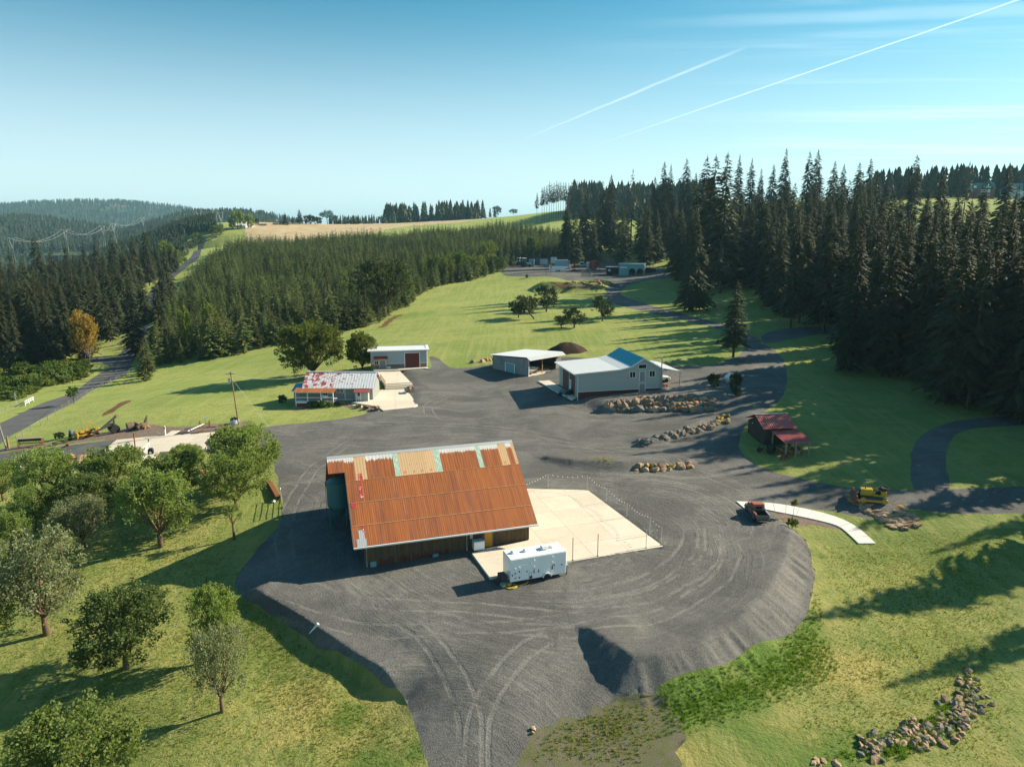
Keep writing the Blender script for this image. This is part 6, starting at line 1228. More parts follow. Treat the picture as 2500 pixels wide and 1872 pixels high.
# entry with pink door, right end
a0 = FH.hit(*h1(1075, 612), 2, 0.05); YE = -1.2; ee = lambda x, y: FH.hit(*h1(x, y), 1, YE)
ea, eb = ee(1070, 612), ee(1262, 606); z0e = min(ea[2], eb[2]); MB().b2((ea[0], YE, z0e - .5), (eb[0], -.01, ez - .55)).build('entry_wall', 'sage_siding', hs)
a, b = ee(1085, 610), ee(1140, 492); dr = MB().b2((a[0], YE - .05, z0e + .05), (b[0], YE - .004, b[2])).build('door', 'pink_door', hs); c0, c1 = ee(1095, 545), ee(1130, 500); MB().b2((c0[0], YE - .07, c0[2]), (c1[0], YE - .051, c1[2])).build('pane', 'glass_dark', dr)
for x in (1075, 1145, 1258): q = ee(x, 600); MB().b2((q[0] - .08, YE - .08, z0e - .3), (q[0] + .06, YE - .002, ez - .6)).build('corner_trim', 'white_paint', hs)
r0, r1 = ee(1045, 490), ee(1285, 470); zr = r0[2]; m = MB(); xs0, xs1 = r0[0] - .1, eb[0] + .35; m.add([(xs0, YE - .45, zr), (xs1, YE - .45, zr), (xs1, -.3, ez - .05), (xs0, -.3, ez - .05), (xs0, YE - .45, zr + .1), (xs1, YE - .45, zr + .1), (xs1, -.3, ez + .05), (xs0, -.3, ez + .05)], [(3, 2, 1, 0), (4, 5, 6, 7), (0, 1, 5, 4), (1, 2, 6, 5), (2, 3, 7, 6), (3, 0, 4, 7)]); m.build('entry_roof', 'red_tin_bright', hs)
# porch on the left with orange tin roof
YP = -2.6; pp = lambda x, y: FH.hit(*h1(x, y), 1, YP); pa, pb = pp(135, 660), pp(718, 620); ptop = (pp(135, 515)[2] + pp(718, 487)[2]) / 2; zf = (pa[2] + pb[2]) / 2; xa, xb = pa[0], pb[0]
MB().b2((xa, YP, zf - .25), (xb, -.01, zf)).build('porch_floor', 'white_paint', hs); MB().b2((xa + .05, YP + .1, zf - 1.7), (xb - .1, YP + .3, zf - .26)).build('foundation', 'maroon_stone', hs); MB().b2((xa + .05, YP + .31, zf - 1.7), (xa + .25, -.01, zf - .26)).build('foundation', 'maroon_stone', hs)
for i, x in enumerate((138, 322, 527, 714)): q = pp(x, 600)[0]; MB().b2((q - .09, YP + .01, zf - (.9 if i == 0 else 0)), (q + .09, YP + .19, ptop)).build('porch_post', 'white_paint', hs)
zr_ = (pp(330, 572)[2]); MB().b2((xa, YP + .04, zr_ - .08), (xb, YP + .14, zr_ + .06)).build('porch_rail', 'white_paint', hs); MB().b2((xa, YP + .02, ptop), (xb, YP + .18, ptop + .2)).build('porch_beam', 'white_paint', hs); MB().b2((xa, YP + .02, zf + .001), (xb, YP + .18, zf + .16)).build('porch_sill', 'white_paint', hs)
MB().b2((xa + .05, YP + .2, zr_ - .05), (xa + .15, -.02, zr_ + .06)).build('porch_rail', 'white_paint', hs)
cw = (xb - xa + .7) / 8; dnp = Vector((0, YP - .4 - (-.35), ptop + .15 - (ez - .02))); lnp = dnp.length
for i in range(8): V, Fc = corrugated(cw, lnp, .3, .02); put('porch_sheet', mesh_np('porch_sheet', V, Fc, 'rusty_tin'), hs, None, (xa - .35 + i * cw, -.35, ez + .03), slope_rot((1, 0, 0), dnp))
window(hs, hw2(555, 520)[0], hw2(555, 540)[2], 1.1, 1.1, -.01); m = MB(); q = FH.hit(*h1(590, 600), 2, zf); m.b2((q[0] - .7, -.9, zf + .35), (q[0] + .7, -.45, zf + .43)); m.b2((q[0] - .7, -.48, zf + .43), (q[0] + .7, -.4, zf + .9)); m.build('porch_bench', 'white_paint', hs)
# side annex with the blue tarp roof
ax0, ax1 = hw2(75, 385)[0], X0 - .01; za = hw2(80, 470)[2]; MB().b2((ax0 + .3, .1, -1.2), (ax1, 5.0, za)).build('annex_wall', 'sage_dark', hs); m = MB(); m.add([(ax0, -.5, za), (ax1 + .3, -.5, za + .25), (ax1 + .3, 2.4, za + 1.3), (ax0, 2.4, za + .95), (ax0, 5.2, za - .1), (ax1 + .3, 5.2, za + .1)], [(0, 1, 2, 3), (3, 2, 5, 4)]); m.build('annex_roof', 'blue_tin', hs); MB().beam((ax0, 2.4, za + 1.0), (ax1 + .3, 2.4, za + 1.35), .25, .06).build('annex_ridge', 'white_paint', hs)
# table on the porch corner
o = thing('round_table', atz(*h1(745, 632), 1.05), 0, 'small round white table beside the porch steps', 'table'); MB().lathe([(.55, .7), (.55, .76)], 16).build('top', 'white_paint', o); MB().lathe([(.05, .06), (.05, .695)], 8).build('leg', 'white_paint', o); MB().lathe([(.3, 0), (.3, .05)], 12).build('base', 'white_paint', o)
# ------------------------------------------------------------------ red-roofed wagon shed
s8 = lambda x, y: (1780 + x / 8.508, 980 + y / 8.508)
FR, _ = from_px(s8(1100, 1110), s8(1390, 1100), 1.45); 
rs = thing('wagon_shed', FR.O, FR.ang, 'dark wooden wagon shed with a red corrugated roof at the edge of the lawn', 'shed')
YF = 0.0; LX0 = FR.hit(*s8(1150, 880), 1, -.35); LX1 = FR.hit(*s8(1750, 815), 1, -.35); zE = (LX0[2] + LX1[2]) / 2; U0, U1 = LX0[0], LX1[0]
# lean-to top edge and main roof (search depth so that slopes are about 17 and 38 degrees)
yT = 4.6; t0 = FR.hit(*s8(745, 612), 1, yT); t1 = FR.hit(*s8(1380, 560), 1, yT); zT = (t0[2] + t1[2]) / 2; yR = yT + 3.2; r0 = FR.hit(*s8(475, 290), 1, yR); r1 = FR.hit(*s8(1235, 228), 1, yR); zR = (r0[2] + r1[2]) / 2; zM = zT + .35
def red_plane(xa, xb, ya, za, yb, zb, mt, n, name='roof_sheet', xa2=None, xb2=None):
    d = Vector((0, yb - ya, zb - za)); w_ = (xb - xa) / n; V, Fc = corrugated(w_, d.length, .24, .03); me = mesh_np(name, V, Fc, mt)
    for i in range(n): put(name, me, rs, None, (xa + i * w_, ya, za), slope_rot((1, 0, 0), d))
bx0 = (t0[0] + r0[0]) / 2; bx1 = (t1[0] + r1[0]) / 2
red_plane(U0, U1, yT, zT, -.35, zE, 'red_tin', 8, 'lean_to_sheet'); red_plane(bx0, bx1, yR, zR, yT - .3, zM - .1, 'red_tin_bright', 8)
V, Fc = corrugated(bx1 - bx0, math.hypot(3.6, zR - zM), .24, .03); put('rear_roof', mesh_np('rear_roof', V, Fc, 'red_tin'), rs, None, (bx1, yR, zR), slope_rot((-1, 0, 0), (0, 3.6, zM - zR - .1)))
MB().beam((bx0 - .05, yR, zR + .05), (bx1 + .05, yR, zR + .05), .35, .06).build('ridge_cap', 'zinc', rs)
for x in (bx0 + .5, bx1 - .7): m = MB(); m.prism([(yT + .1, -.6), (yR + 3.1, -.6), (yR + 3.1, zM - .3), (yR, zR - .25), (yT + .1, zM - .3)], x, x + .15, 'x'); m.build('gable_wall', 'dark_boards', rs)
MB().b2((bx0 + .66, yR + 2.95, -.6), (bx1 - .71, yR + 3.1, zM - .35)).build('wall', 'dark_boards', rs); MB().b2((bx0 + .66, yT + .1, -.6), (bx1 - .71, yT + .25, zM - .35)).build('wall', 'dark_boards', rs)
for k, x in enumerate((U0 + .5, (U0 + U1) / 2 - .2, U1 - .4)): MB().b2((x - .09, -.09, -.6), (x + .09, .09, zE - .02)).build('post', 'wood_grey', rs)
for x in (U0 + .35, U1 - .4): MB().b2((x - .08, yT - .5, -.6), (x + .08, yT - .34, zT - .05)).build('post', 'wood_grey', rs)
MB().b2((U0 + .2, -.1, zE - .2), (U1 - .1, .1, zE - .03)).build('beam', 'wood_grey', rs); q = FR.hit(*s8(490, 445), 0, bx0 + .45); MB().lathe([(.12, 0), (.12, .12)], 8, (bx0 + .38, q[1], q[2]), 'x').build('lamp', 'galvanised', rs)
def cart(loc, rz, label, mt, s=1.0, name='farm_cart'):
    t = thing(name, loc, rz, label, 'implement', None, s); MB().b2((-1.3, -.55, .75), (1.3, .55, .85)).build('bed', 'wood_grey', t, .02)
    for y in (-.56, .5): MB().b2((-1.3, y, .85), (1.3, y + .06, 1.2)).build('side_board', mt, t)
    for x in (-.9, .9):
        for y in (-.7, .7):
            wv = MB(); n = 14; ring = [(x + .55 * math.cos(2 * math.pi * i / n), y, .55 + .55 * math.sin(2 * math.pi * i / n)) for i in range(n + 1)]; wv.tube(ring, .045, 5, False)
            for i in range(5): a = math.pi * i / 5; wv.beam((x + .52 * math.cos(a), y, .55 + .52 * math.sin(a)), (x - .52 * math.cos(a), y, .55 - .52 * math.sin(a)), .04)
            wv.build('wheel', 'rust', t)
    MB().beam((1.3, 0, .7), (2.8, 0, .35), .09).build('drawbar', 'wood_grey', t); return t
p = FR.w(U0 + 1.5, 1.9, 0); cart((p[0], p[1], hz(p[0], p[1])), FR.ang + .3, 'old cart with spoked wheels under the lean-to of the wagon shed', 'tractor_green'); p = FR.w(U1 - 1.6, 1.6, 0); cart((p[0], p[1], hz(p[0], p[1])), FR.ang + 1.4, 'old cart behind the right post of the wagon shed', 'wood_grey', .9)
p = FR.w(U0 - 1.2, 2.4, 0); tractor((p[0], p[1], hz(p[0], p[1])), FR.ang + 2.5, 'green tractor in the dark left end of the wagon shed', 'tractor_green', .95); p = FR.w(U0 + .1, -.7, 0); o = thing('wheel_plough', (p[0], p[1], hz(p[0], p[1])), .6, 'rusty wheeled plough on the grass before the wagon shed', 'implement'); MB().tube([(-.9, 0, .5), (0, 0, .75), (1.0, 0, .5)], .06, 6).build('beam', 'rust', o)
for x in (-.6, .6): MB().lathe([(.32, -.03), (.36, 0), (.32, .03)], 14, (x, .25, .36), 'y').build('wheel', 'rust', o); MB().add([(x, -.1, .05), (x + .4, -.25, .05), (x + .15, 0, .55)], [(0, 1, 2)]).build('share', 'rust', o)
# ------------------------------------------------------------------ concrete path and rocks
def ribbon(name, left, right, dz, thick, mt, nseg):
    """path slab laid on the ground, cut into bays"""
    l = smooth(PV(left), .6, 0, False); r = smooth(PV(right), .6, 0, False); root = thing(name); root['kind'] = 'structure'
    def at(c, t): s = np.r_[0, np.cumsum([np.linalg.norm(c[i + 1] - c[i]) for i in range(len(c) - 1)])]; t = t * s[-1]; return np.array([np.interp(t, s, [p[0] for p in c]), np.interp(t, s, [p[1] for p in c])])
    for i in range(nseg):
        ts = np.linspace(i / nseg + .0012, (i + 1) / nseg - .0012, 4); L_ = [at(l, t) for t in ts]; R_ = [at(r, t) for t in ts]; q = L_ + R_[::-1]; n = len(q); h = [hz(*p) + dz for p in q]
        put('bay', mesh_np('bay', [(p[0], p[1], z - thick) for p, z in zip(q, h)] + [(p[0], p[1], z) for p, z in zip(q, h)], [tuple(range(n))[::-1], tuple(range(n, 2 * n))] + [(k, (k + 1) % n, n + (k + 1) % n, n + k) for k in range(n)], mt), root)
ribbon('concrete_path', [(1797, 1225), (1850, 1227), (1905, 1232), (1960, 1242), (2020, 1256), (2070, 1275), (2105, 1298), (2138, 1328)], [(1817, 1242), (1862, 1244), (1890, 1249), (1945, 1260), (2000, 1272), (2045, 1285), (2072, 1305), (2096, 1328)], .12, .3, 'concrete_pale', 12)
ROCK = []
for i in range(7):
    bm = bmesh.new(); bmesh.ops.create_icosphere(bm, subdivisions=1, radius=1)
    rg = random.Random(i)
    ax = [rg.uniform(.75, 1.25) for _ in range(3)]
    for v_ in bm.verts: v_.co = Vector((v_.co.x * ax[0], v_.co.y * ax[1], v_.co.z * ax[2])) * rg.uniform(.78, 1.15)
    for k in range(3):
        n_ = Vector((rg.gauss(0, 1), rg.gauss(0, 1), rg.gauss(0, 1))).normalized()
        for v_ in bm.verts:
            d_ = v_.co.dot(n_) - .72
            if d_ > 0: v_.co -= n_ * d_
    me = bpy.data.meshes.new('rock'); bm.to_mesh(me); bm.free(); ROCK.append(me)
_rk = {}
def rock_mesh(i, mt):
    if (i, mt) not in _rk: me = ROCK[i].copy(); me.materials.append(MATS[mt]); _rk[(i, mt)] = me
    return _rk[(i, mt)]
def rock(parent, p, s, mt, flat=.75, seed=None, long=1.0, rot=None):
    e = rot if rot else (random.uniform(-.5, .5), random.uniform(-.5, .5), random.uniform(0, 6.3))
    return put('rock', rock_mesh(random.randrange(7), mt), parent, None, p, e, (s * long * random.uniform(.85, 1.2), s * random.uniform(.75, 1.05), s * flat * random.uniform(.8, 1.2)))
def rock_bed(label, cat, pts, size, mts, sink=.15, flat=.75, long=1.0, name='rock_wall', up=0.0):
    o = thing(name, (0, 0, 0), 0, label, cat)
    for p in pts: rock(o, (p[0], p[1], p[2] + size * (.35 - sink) + up), size * random.uniform(.6, 1.25), random.choice(mts), flat, None, long)
    return o
# retaining wall below the workshop: rows of boulders stacked against the bank
o = thing('rock_wall', (0, 0, 0), 0, 'long dry-stacked wall of brown boulders below the workshop', 'rock wall')
for row, (ya, yb, n, s) in enumerate(((1003, 1001, 25, .95), (995, 990, 25, .92), (987, 979, 24, .88), (980, 970, 20, .75))):
    for i in range(n):
        t = (i + random.uniform(-.3, .3)) / (n - 1); px = 1474 + row * 6 + t * (1742 - 1474 - row * 8); arch = -5 * math.sin(min(max(t, 0), 1) * math.pi) * (row > 0)
        if row == 3 and t < .25: continue
        p = P(px, ya + (yb - ya) * t + arch * .4); rock(o, (p[0], p[1] - .35 + row * .05, p[2] + .3), s * random.uniform(.75, 1.2), random.choice(('rock_brown', 'rock_brown', 'rock_brown', 'rock_grey', 'rock_tan') + (('rock_orange',) if t > .7 else ())), .85)
rock_bed('heap of yellow-lichened rocks at the upper end of the gravel bank', 'rock pile', [P(random.uniform(1748, 1778) , 1036 - (i % 4) * 5 - random.uniform(0, 4)) + np.array([0, 0, .1]) for i in range(20)], .55, ['rock_yellow', 'rock_yellow', 'rock_brown'], name='rock_pile')
rock_bed('dark shaded strip of rubble along the gravel bank below the middle yard', 'rubble', [P(1562 + t * 185 + random.uniform(-4, 4), 1085 - t * 48 + random.uniform(-9, 7)) for t in np.random.default_rng(3).random(120)], .6, ['rock_grey', 'rock_grey', 'rock_brown'], name='rubble_bank')
rock_bed('low row of tan rocks at the foot of the gravel bank behind the slab', 'rock row', [P(1542 + t * 145 + random.uniform(-3, 3), 1152 - t * 14 + random.uniform(-11, 5) * (1 - .3 * t)) for t in np.random.default_rng(4).random(80)], .62, ['rock_tan', 'rock_tan', 'rock_brown', 'rock_yellow'], name='rock_row')
# rocks round the bulldozer
dz_poly = [(2060, 1208), (2100, 1240), (2150, 1272), (2185, 1290), (2215, 1292), (2245, 1282), (2236, 1266), (2215, 1248), (2190, 1235), (2200, 1262), (2170, 1258), (2130, 1245), (2110, 1230), (2080, 1212)]
pts = []
while len(pts) < 115:
    px, py = random.uniform(2055, 2250), random.uniform(1205, 1295)
    if inside(dz_poly, np.array([px]), np.array([py]))[0]: pts.append(P(px, py))
o = thing('rock_bed', (0, 0, 0), 0, 'bed of long tan rocks sloping down from the yellow bulldozer', 'rock bed')
for p in pts: rock(o, (p[0], p[1], p[2] + .08), .5 * random.uniform(.6, 1.2), 'rock_orange' if p[0] > 42 and random.random() < .25 else random.choice(('rock_tan', 'rock_tan', 'rock_brown')), .5, None, 1.5, (random.uniform(-.3, .3), random.uniform(-.4, .1), random.uniform(-.9, -.2)))
prism = smooth([P(px, py)[:2] for px, py in ((2100, 1222), (2150, 1226), (2195, 1240), (2205, 1252), (2180, 1258), (2140, 1248), (2110, 1236))], .5, .1)
V = [(p[0], p[1], hz(*p) + .06) for p in prism]; c_ = np.mean(V, 0); me = mesh_np('gravel_bed', [tuple(c_ + np.array([0, 0, .35]))] + V, [(0, i + 1, (i + 1) % len(V) + 1) for i in range(len(V))], 'gravel', True); put('gravel_bed', me)['kind'] = 'structure'
# rock strip in the lower right lawn
strip_c = [(2365, 1640), (2375, 1700), (2350, 1735), (2310, 1765), (2250, 1785), (2190, 1800), (2130, 1820), (2125, 1850)]
sw = [P(*p) for p in strip_c]; o = thing('rock_strip', (0, 0, 0), 0, 'curved strip of jagged brown stones in the lower right lawn', 'rock strip')
for k in range(260):
    t = random.random() * (len(sw) - 1); i = int(t); c = sw[i] + (sw[min(i + 1, len(sw) - 1)] - sw[i]) * (t - i); wd = 1.15 * math.sin(math.pi * min(max((t + .5) / len(sw), .1), .9)) + .25; x, y = c[0] + random.gauss(0, .5) * wd, c[1] + random.gauss(0, .5) * wd
    rock(o, (x, y, hz(x, y) + .06), .34 * random.uniform(.5, 1.2), random.choice(('rock_tan', 'rock_brown', 'rock_tan', 'rock_grey')), .62, None, 1.2, (random.uniform(-.9, .9), random.uniform(-.9, .9), random.uniform(0, 6)))
o = thing('rock_pile', (0, 0, 0), 0, 'few tan stones at the bottom edge of the right lawn', 'rock pile')
for px, py in ((1985, 1862), (2000, 1868), (2012, 1858), (2038, 1862), (1995, 1855), (2045, 1868)): p = P(px, py); rock(o, p, .32, 'rock_tan')
o = thing('rock_pile', (0, 0, 0), 0, 'pile of orange-brown rocks between orchard trees below the drive', 'rock pile')
for k in range(75): px, py = 200 + random.gauss(0, 11), 1128 + random.gauss(0, 8); p = P(px, py); rock(o, (p[0], p[1], p[2] + .25 * math.exp(-((px - 200) / 14) ** 2)), .5 * random.uniform(.6, 1.1), random.choice(('rock_orange', 'rock_tan', 'rock_orange')), .7)
for lab, c, n, mt in [('two loose orange rocks in the middle of the orchard', [(342, 1167), (346, 1178)], 2, 'rock_orange'), ('orange rocks beside the apron under the orchard trees', [(492, 1152), (500, 1150), (506, 1153), (496, 1155)], 4, 'rock_orange'), ('tan rock beside the small pale-trunked tree', [(30, 1160), (27, 1150), (36, 1166)], 3, 'rock_orange'), ('orange logs and rocks on the grass left of the pole shed', [(1186, 881), (1197, 880), (1204, 878), (1209, 879), (1178, 884)], 5, 'rock_orange'), ('orange rubble at the end of the machine yard bank', [(1457, 688), (1463, 690), (1468, 686), (1460, 683), (1466, 692), (1472, 690), (1454, 684)], 7, 'rock_orange'), ('dark tree stump on the grass edge near the pole shed', [(1153, 886)], 1, 'rock_brown'), ('pale stone on the gravel at the lower edge of the ramp', [(1302, 1780), (1300, 1790)], 2, 'rock_tan')]:
    o = thing('rock_group' if n > 1 else 'stump', (0, 0, 0), 0, lab, 'rocks' if n > 1 else 'stump')
    for q in c: p = P(*q); rock(o, p + np.array([0, 0, .12]), (.25 if p[1] < 60 else .5 if p[1] < 150 else 1.0) * random.uniform(.7, 1.1), mt)
# dark soil heap behind the sheds
p = P(1385, 858); V = []; Fc = []; n = 18
for j, (r_, z) in enumerate(((5.0, -.3), (3.6, .9), (2.0, 1.9), (.6, 2.3))):
    for i in range(n): a = 2 * math.pi * i / n; k = 1 + .16 * mnoise.noise(Vector((math.cos(a) * 2, math.sin(a) * 2, j * .7))); V.append((r_ * k * 1.2 * math.cos(a), r_ * k * .8 * math.sin(a), z * (1 + .1 * math.sin(i * 2.1))))
Fc = [(j * n + i, j * n + (i + 1) % n, (j + 1) * n + (i + 1) % n, (j + 1) * n + i) for j in range(3) for i in range(n)] + [tuple(range(3 * n, 4 * n))]; material('dark_soil', earth(((.045, .03, .022), (.07, .045, .03), (.03, .022, .018)))); tag(put('soil_heap', mesh_np('soil_heap', V, Fc, 'dark_soil', True), None, None, p), 'heap of dark brown soil on the grass behind the pole shed', 'heap')
# driftwood and root stumps beside the patio
def stump_art(px, py, s, label, up):
    p = P(px, py); o = thing('root_stump', p, random.uniform(0, 6), label, 'stump', None, s); MB().tube([(-1.2, 0, .3), (-.3, .1, .45), (.6, 0, .35)], [.35, .42, .25], 8).build('log', 'log_wood', o)
    for k in range(9): a = k * .7; MB().tube([(-.1, 0, .4), (.5 * math.cos(a), .5 * math.sin(a), .5 + .25 * math.sin(k)), (1.0 * math.cos(a + .3), .9 * math.sin(a + .3), .35 + (up if k == 2 else .3) * abs(math.sin(k * 1.7)))], [.18, .12, .04], 5).build('root', 'log_wood' if k % 2 else 'wood_post', o)
    return o
stump_art(919, 1000, .95, 'root stump with an upright spike at the front corner of the patio', 2.0); stump_art(1003, 953, 1.1, 'dark tangled root stump at the right side of the concrete steps', .8)
p = P(876, 992); o = thing('stone_steps', p, FH.ang, 'short flight of pale stone steps in the farmhouse bed', 'steps')
for i in range(3): MB().b2((-1.2 + i * .9, -.4 - i * .25, -.1), (-.2 + i * .9, .1 - i * .25, .32 - i * .12)).build('step', 'concrete_pale', o, .02)
rock_bed('edging of small orange stones along the farmhouse bed', 'edging', [P(px + random.uniform(-3, 3), 983.5 + (px - 828) * .12 + random.uniform(-1, 1)) for px in range(828, 915, 4)], .34, ['rock_orange', 'rock_tan', 'rock_brown'], name='stone_edging')
# ------------------------------------------------------------------ rusty pickup
a_ = P(1838, 1247); b_ = P(1857, 1274); ta = math.atan2(a_[1] - b_[1], a_[0] - b_[0]); 
front = np.array(P(1833, 1243)); rear = np.array(P(1859, 1277)); tc = (front + rear) / 2; tang = math.atan2(front[1] - rear[1], front[0] - rear[0])
t = thing('old_pickup', (tc[0], tc[1], tc[2]), tang, 'old rusty pickup with an empty dark cargo bed parked by the concrete path', 'pickup')
tw = .88
car_body(t, [(.15, .55), (.15, 1.22), (.55, 1.28), (1.9, 1.18), (2.25, 1.0), (2.3, .55)], -.52, .52, 'truck_rust', 'bonnet', .09)
car_body(t, [(-.85, .5), (-.85, 1.25), (-.8, 1.3), (.5, 1.3), (.55, 1.2), (.6, .5)], -tw, tw, 'truck_patina', 'cab', .08)
car_body(t, [(-.82, 1.3), (-.72, 1.78), (-.55, 1.88), (.1, 1.88), (.25, 1.8), (.5, 1.31)], -.76, .76, 'truck_rust', 'cab_roof', .12)
MB().b2((-.875, -.42, 1.36), (-.775, .42, 1.66)).build('rear_window', 'glass_dark', t, .03)
for s in (-1, 1):
    MB().prism([(-.6, 1.36), (-.55, 1.72), (.05, 1.74), (.3, 1.36)], s * .765 - .01, s * .765 + .01, 'y').build('side_window', 'glass_dark', t)
    V = MB(); V.prism([(.95 + .52 * math.cos(a), .42 + .52 * math.sin(a)) for a in np.linspace(0, math.pi, 9)], s * .53 if s > 0 else -.9, .9 if s > 0 else -.53, 'y'); V.v = [(x + .45, y, z) for x, y, z in V.v]; V.build('front_fender', 'truck_rust' if s < 0 else 'truck_patina', t, .07)
    V = MB(); V.prism([(-1.6 + .5 * math.cos(a), .42 + .46 * math.sin(a)) for a in np.linspace(0, math.pi, 9)], .80 if s > 0 else -.98, .98 if s > 0 else -.80, 'y'); V.build('rear_fender', 'truck_patina', t, .06)
    wheel(t, 1.4, s * .76, .36, .2, rim='rust', face=s); wheel(t, -1.6, s * .84, .36, .2, rim='rust', face=s)
    MB().b2((-2.45, s * .78 - .03, .62), (-.9, s * .78 + .03, 1.12)).build('bed_side', 'truck_patina', t, .02); MB().b2((-2.46, s * .78 - .06, 1.122), (-.9, s * .78 + .06, 1.17)).build('bed_rail', 'truck_rust' if s > 0 else 'galvanised', t)
    MB().lathe([(.1, 0), (.13, .06), (.1, .12)], 10, (2.02, s * .68, .82), 'x').build('headlight', 'galvanised', t); MB().tube([(.45, s * .88, 1.3), (.5, s * 1.05, 1.45)], .02, 4).build('mirror_arm', 'dark_steel', t); MB().lathe([(.09, -.015), (.09, .015)], 8, (.5, s * 1.07, 1.5), 'x').build('mirror', 'white_paint', t)
MB().b2((-2.42, -.745, .6), (-.92, .745, .66)).build('bed_floor', 'truck_black', t); MB().b2((-.97, -.74, .67), (-.9, .74, 1.2)).build('bed_front', 'truck_black', t); MB().b2((-2.5, -.74, .6), (-2.43, .74, 1.1)).build('tailgate', 'truck_patina', t, .02); MB().b2((-2.62, -.85, .42), (-2.52, .85, .58)).build('rear_bumper', 'dark_steel', t, .02)
MB().b2((2.3, -.8, .4), (2.42, .8, .58)).build('front_bumper', 'dark_steel', t, .02); MB().b2((-2.3, -.4, .3), (2.2, .4, .5)).build('frame', 'dark_steel', t); MB().lathe([(.2, .67), (.24, .7), (.24, .78), (.2, .8)], 14, (-2.1, -.25, 0)).build('spare_hub', 'galvanised', t); MB().beam((-2.2, .5, .7), (-1.1, .55, 1.12), .03).build('bar', 'galvanised', t)
# ------------------------------------------------------------------ yellow bulldozer on the rocks
dp_ = P(2128, 1226); d_ = thing('bulldozer', (dp_[0], dp_[1], dp_[2] + .12), 2.85, 'yellow crawler bulldozer with its blade down on the rock bed', 'bulldozer', None, 1.25)
for s in (-1, 1):
    pr = [(-1.25, .12), (-1.4, .35), (-1.25, .68), (1.1, .72), (1.35, .45), (1.2, .12)]; tk = MB().prism(pr, s * .72 - .2, s * .72 + .2, 'y').build('track', 'dark_steel', d_, .05)
    for i in range(14): x = -1.2 + i * .18; MB().b2((x, s * .72 - .22, .725), (x + .1, s * .72 + .22, .77)).build('shoe', 'dark_steel', tk)
    MB().b2((-.9, s * .93 - .02, .28), (.9, s * .93 + .03, .5)).build('track_frame', 'machine_gold', d_, .03); MB().beam((-.2, s * 1.0, .45), (1.75, s * 1.0, .4), .12, .16).build('push_arm', 'machine_gold', d_)
    for x in (-1.05, 1.0): MB().lathe([(.28, -.05), (.3, 0), (.28, .05)], 12, (x, s * .95, .42), 'y').build('sprocket', 'machine_gold', d_)
car_body(d_, [(.05, .7), (.05, 1.42), (1.2, 1.36), (1.25, .7)], -.42, .42, 'machine_gold', 'engine_hood', .04); MB().b2((1.255, -.36, .75), (1.29, .36, 1.3)).build('radiator', 'dark_steel', d_)
MB().b2((-1.2, -.5, .65), (.04, .5, .95)).build('deck', 'machine_gold', d_, .03); MB().b2((-1.25, -.55, .96), (-.7, .55, 1.35)).build('fuel_tank', 'machine_gold', d_, .06); MB().b2((-.68, -.35, .96), (-.25, .35, 1.15)).build('seat', 'black_rubber', d_, .05); MB().b2((-.78, -.36, 1.355), (-.66, .36, 1.7)).build('seat_back', 'black_rubber', d_, .05)
MB().lathe([(.42, 1.36), (.46, 1.5), (.44, 1.66), (.34, 1.6)], 14, (-.95, 0, 0)).build('backrest_hoop', 'black_rubber', d_); MB().tube([(.75, .1, 1.35), (.75, .1, 1.85)], .05, 6).build('exhaust', 'rust', d_)
for y in (-.2, 0, .2): MB().tube([(-.1, y, .95), (-.05, y, 1.45)], .02, 5).build('lever', 'dark_steel', d_)
bl = MB()
for i in range(5):
    z0, z1 = .05 + i * .17, .05 + (i + 1) * .17; c0, c1 = 1.75 + .12 * math.cos(i / 5 * 3.1), 1.75 + .12 * math.cos((i + 1) / 5 * 3.1); bl.add([(c0, -1.5, z0), (c0, 1.5, z0), (c1, 1.5, z1), (c1, -1.5, z1), (c0 + .06, -1.5, z0), (c0 + .06, 1.5, z0), (c1 + .06, 1.5, z1), (c1 + .06, -1.5, z1)], [(0, 1, 2, 3), (7, 6, 5, 4), (0, 4, 5, 1), (2, 6, 7, 3), (0, 3, 7, 4), (1, 5, 6, 2)])
bl.build('blade', 'rust', d_); MB().beam((1.0, 0, 1.0), (1.72, 0, .75), .09).build('hydraulic_ram', 'steel', d_)
# ------------------------------------------------------------------ propane tank
p = P(1781, 932); o = thing('propane_tank', p, .9, 'white propane tank standing behind the dark bushes', 'tank', None, 1.2); MB().lathe([(.1, -1.35), (.4, -1.25), (.55, -1.0), (.55, 1.0), (.4, 1.25), (.1, 1.35)], 16, (0, 0, .95), 'x').build('tank', 'white_gloss', o, smooth=True)
for x in (-.8, .8): MB().b2((x - .08, -.4, 0), (x + .08, .4, .5)).build('foot', 'galvanised', o)
MB().lathe([(.16, 1.49), (.16, 1.62)], 10).build('valve_cover', 'white_paint', o)
def pipe(name, a, b, r_, mt, label, cat='pipe'):
    o = thing(name, a, 0, label, cat); v_ = Vector(b) - Vector(a); m = MB(); m.tube([(0, 0, 0), v_], r_, 10); m.build('tube', mt, o); m = MB(); m.tube([v_ * .985, v_ * 1.005], r_ * 1.12, 10); m.build('collar', mt, o); return o
pa, pb = P(752, 1556), P(777, 1530); pipe('drain_pipe', (pa[0], pa[1], pa[2] + .12), (pb[0], pb[1], pb[2] + .35), .12, 'white_paint', 'white drain pipe sticking out of the left gravel bank')
pa, pb = P(1777, 965), P(1793, 967); pipe('drain_pipe', (pa[0], pa[1], pa[2] + .2), (pb[0], pb[1], pb[2] + .2), .09, 'white_paint', 'short white pipe lying on the bank below the propane tank'); pa, pb = P(672, 1271), P(680, 1270); pipe('drain_pipe', (pa[0], pa[1], pa[2] + .12), (pb[0], pb[1], pb[2] + .12), .08, 'white_paint', 'short white pipe on the grass below the orchard gate')
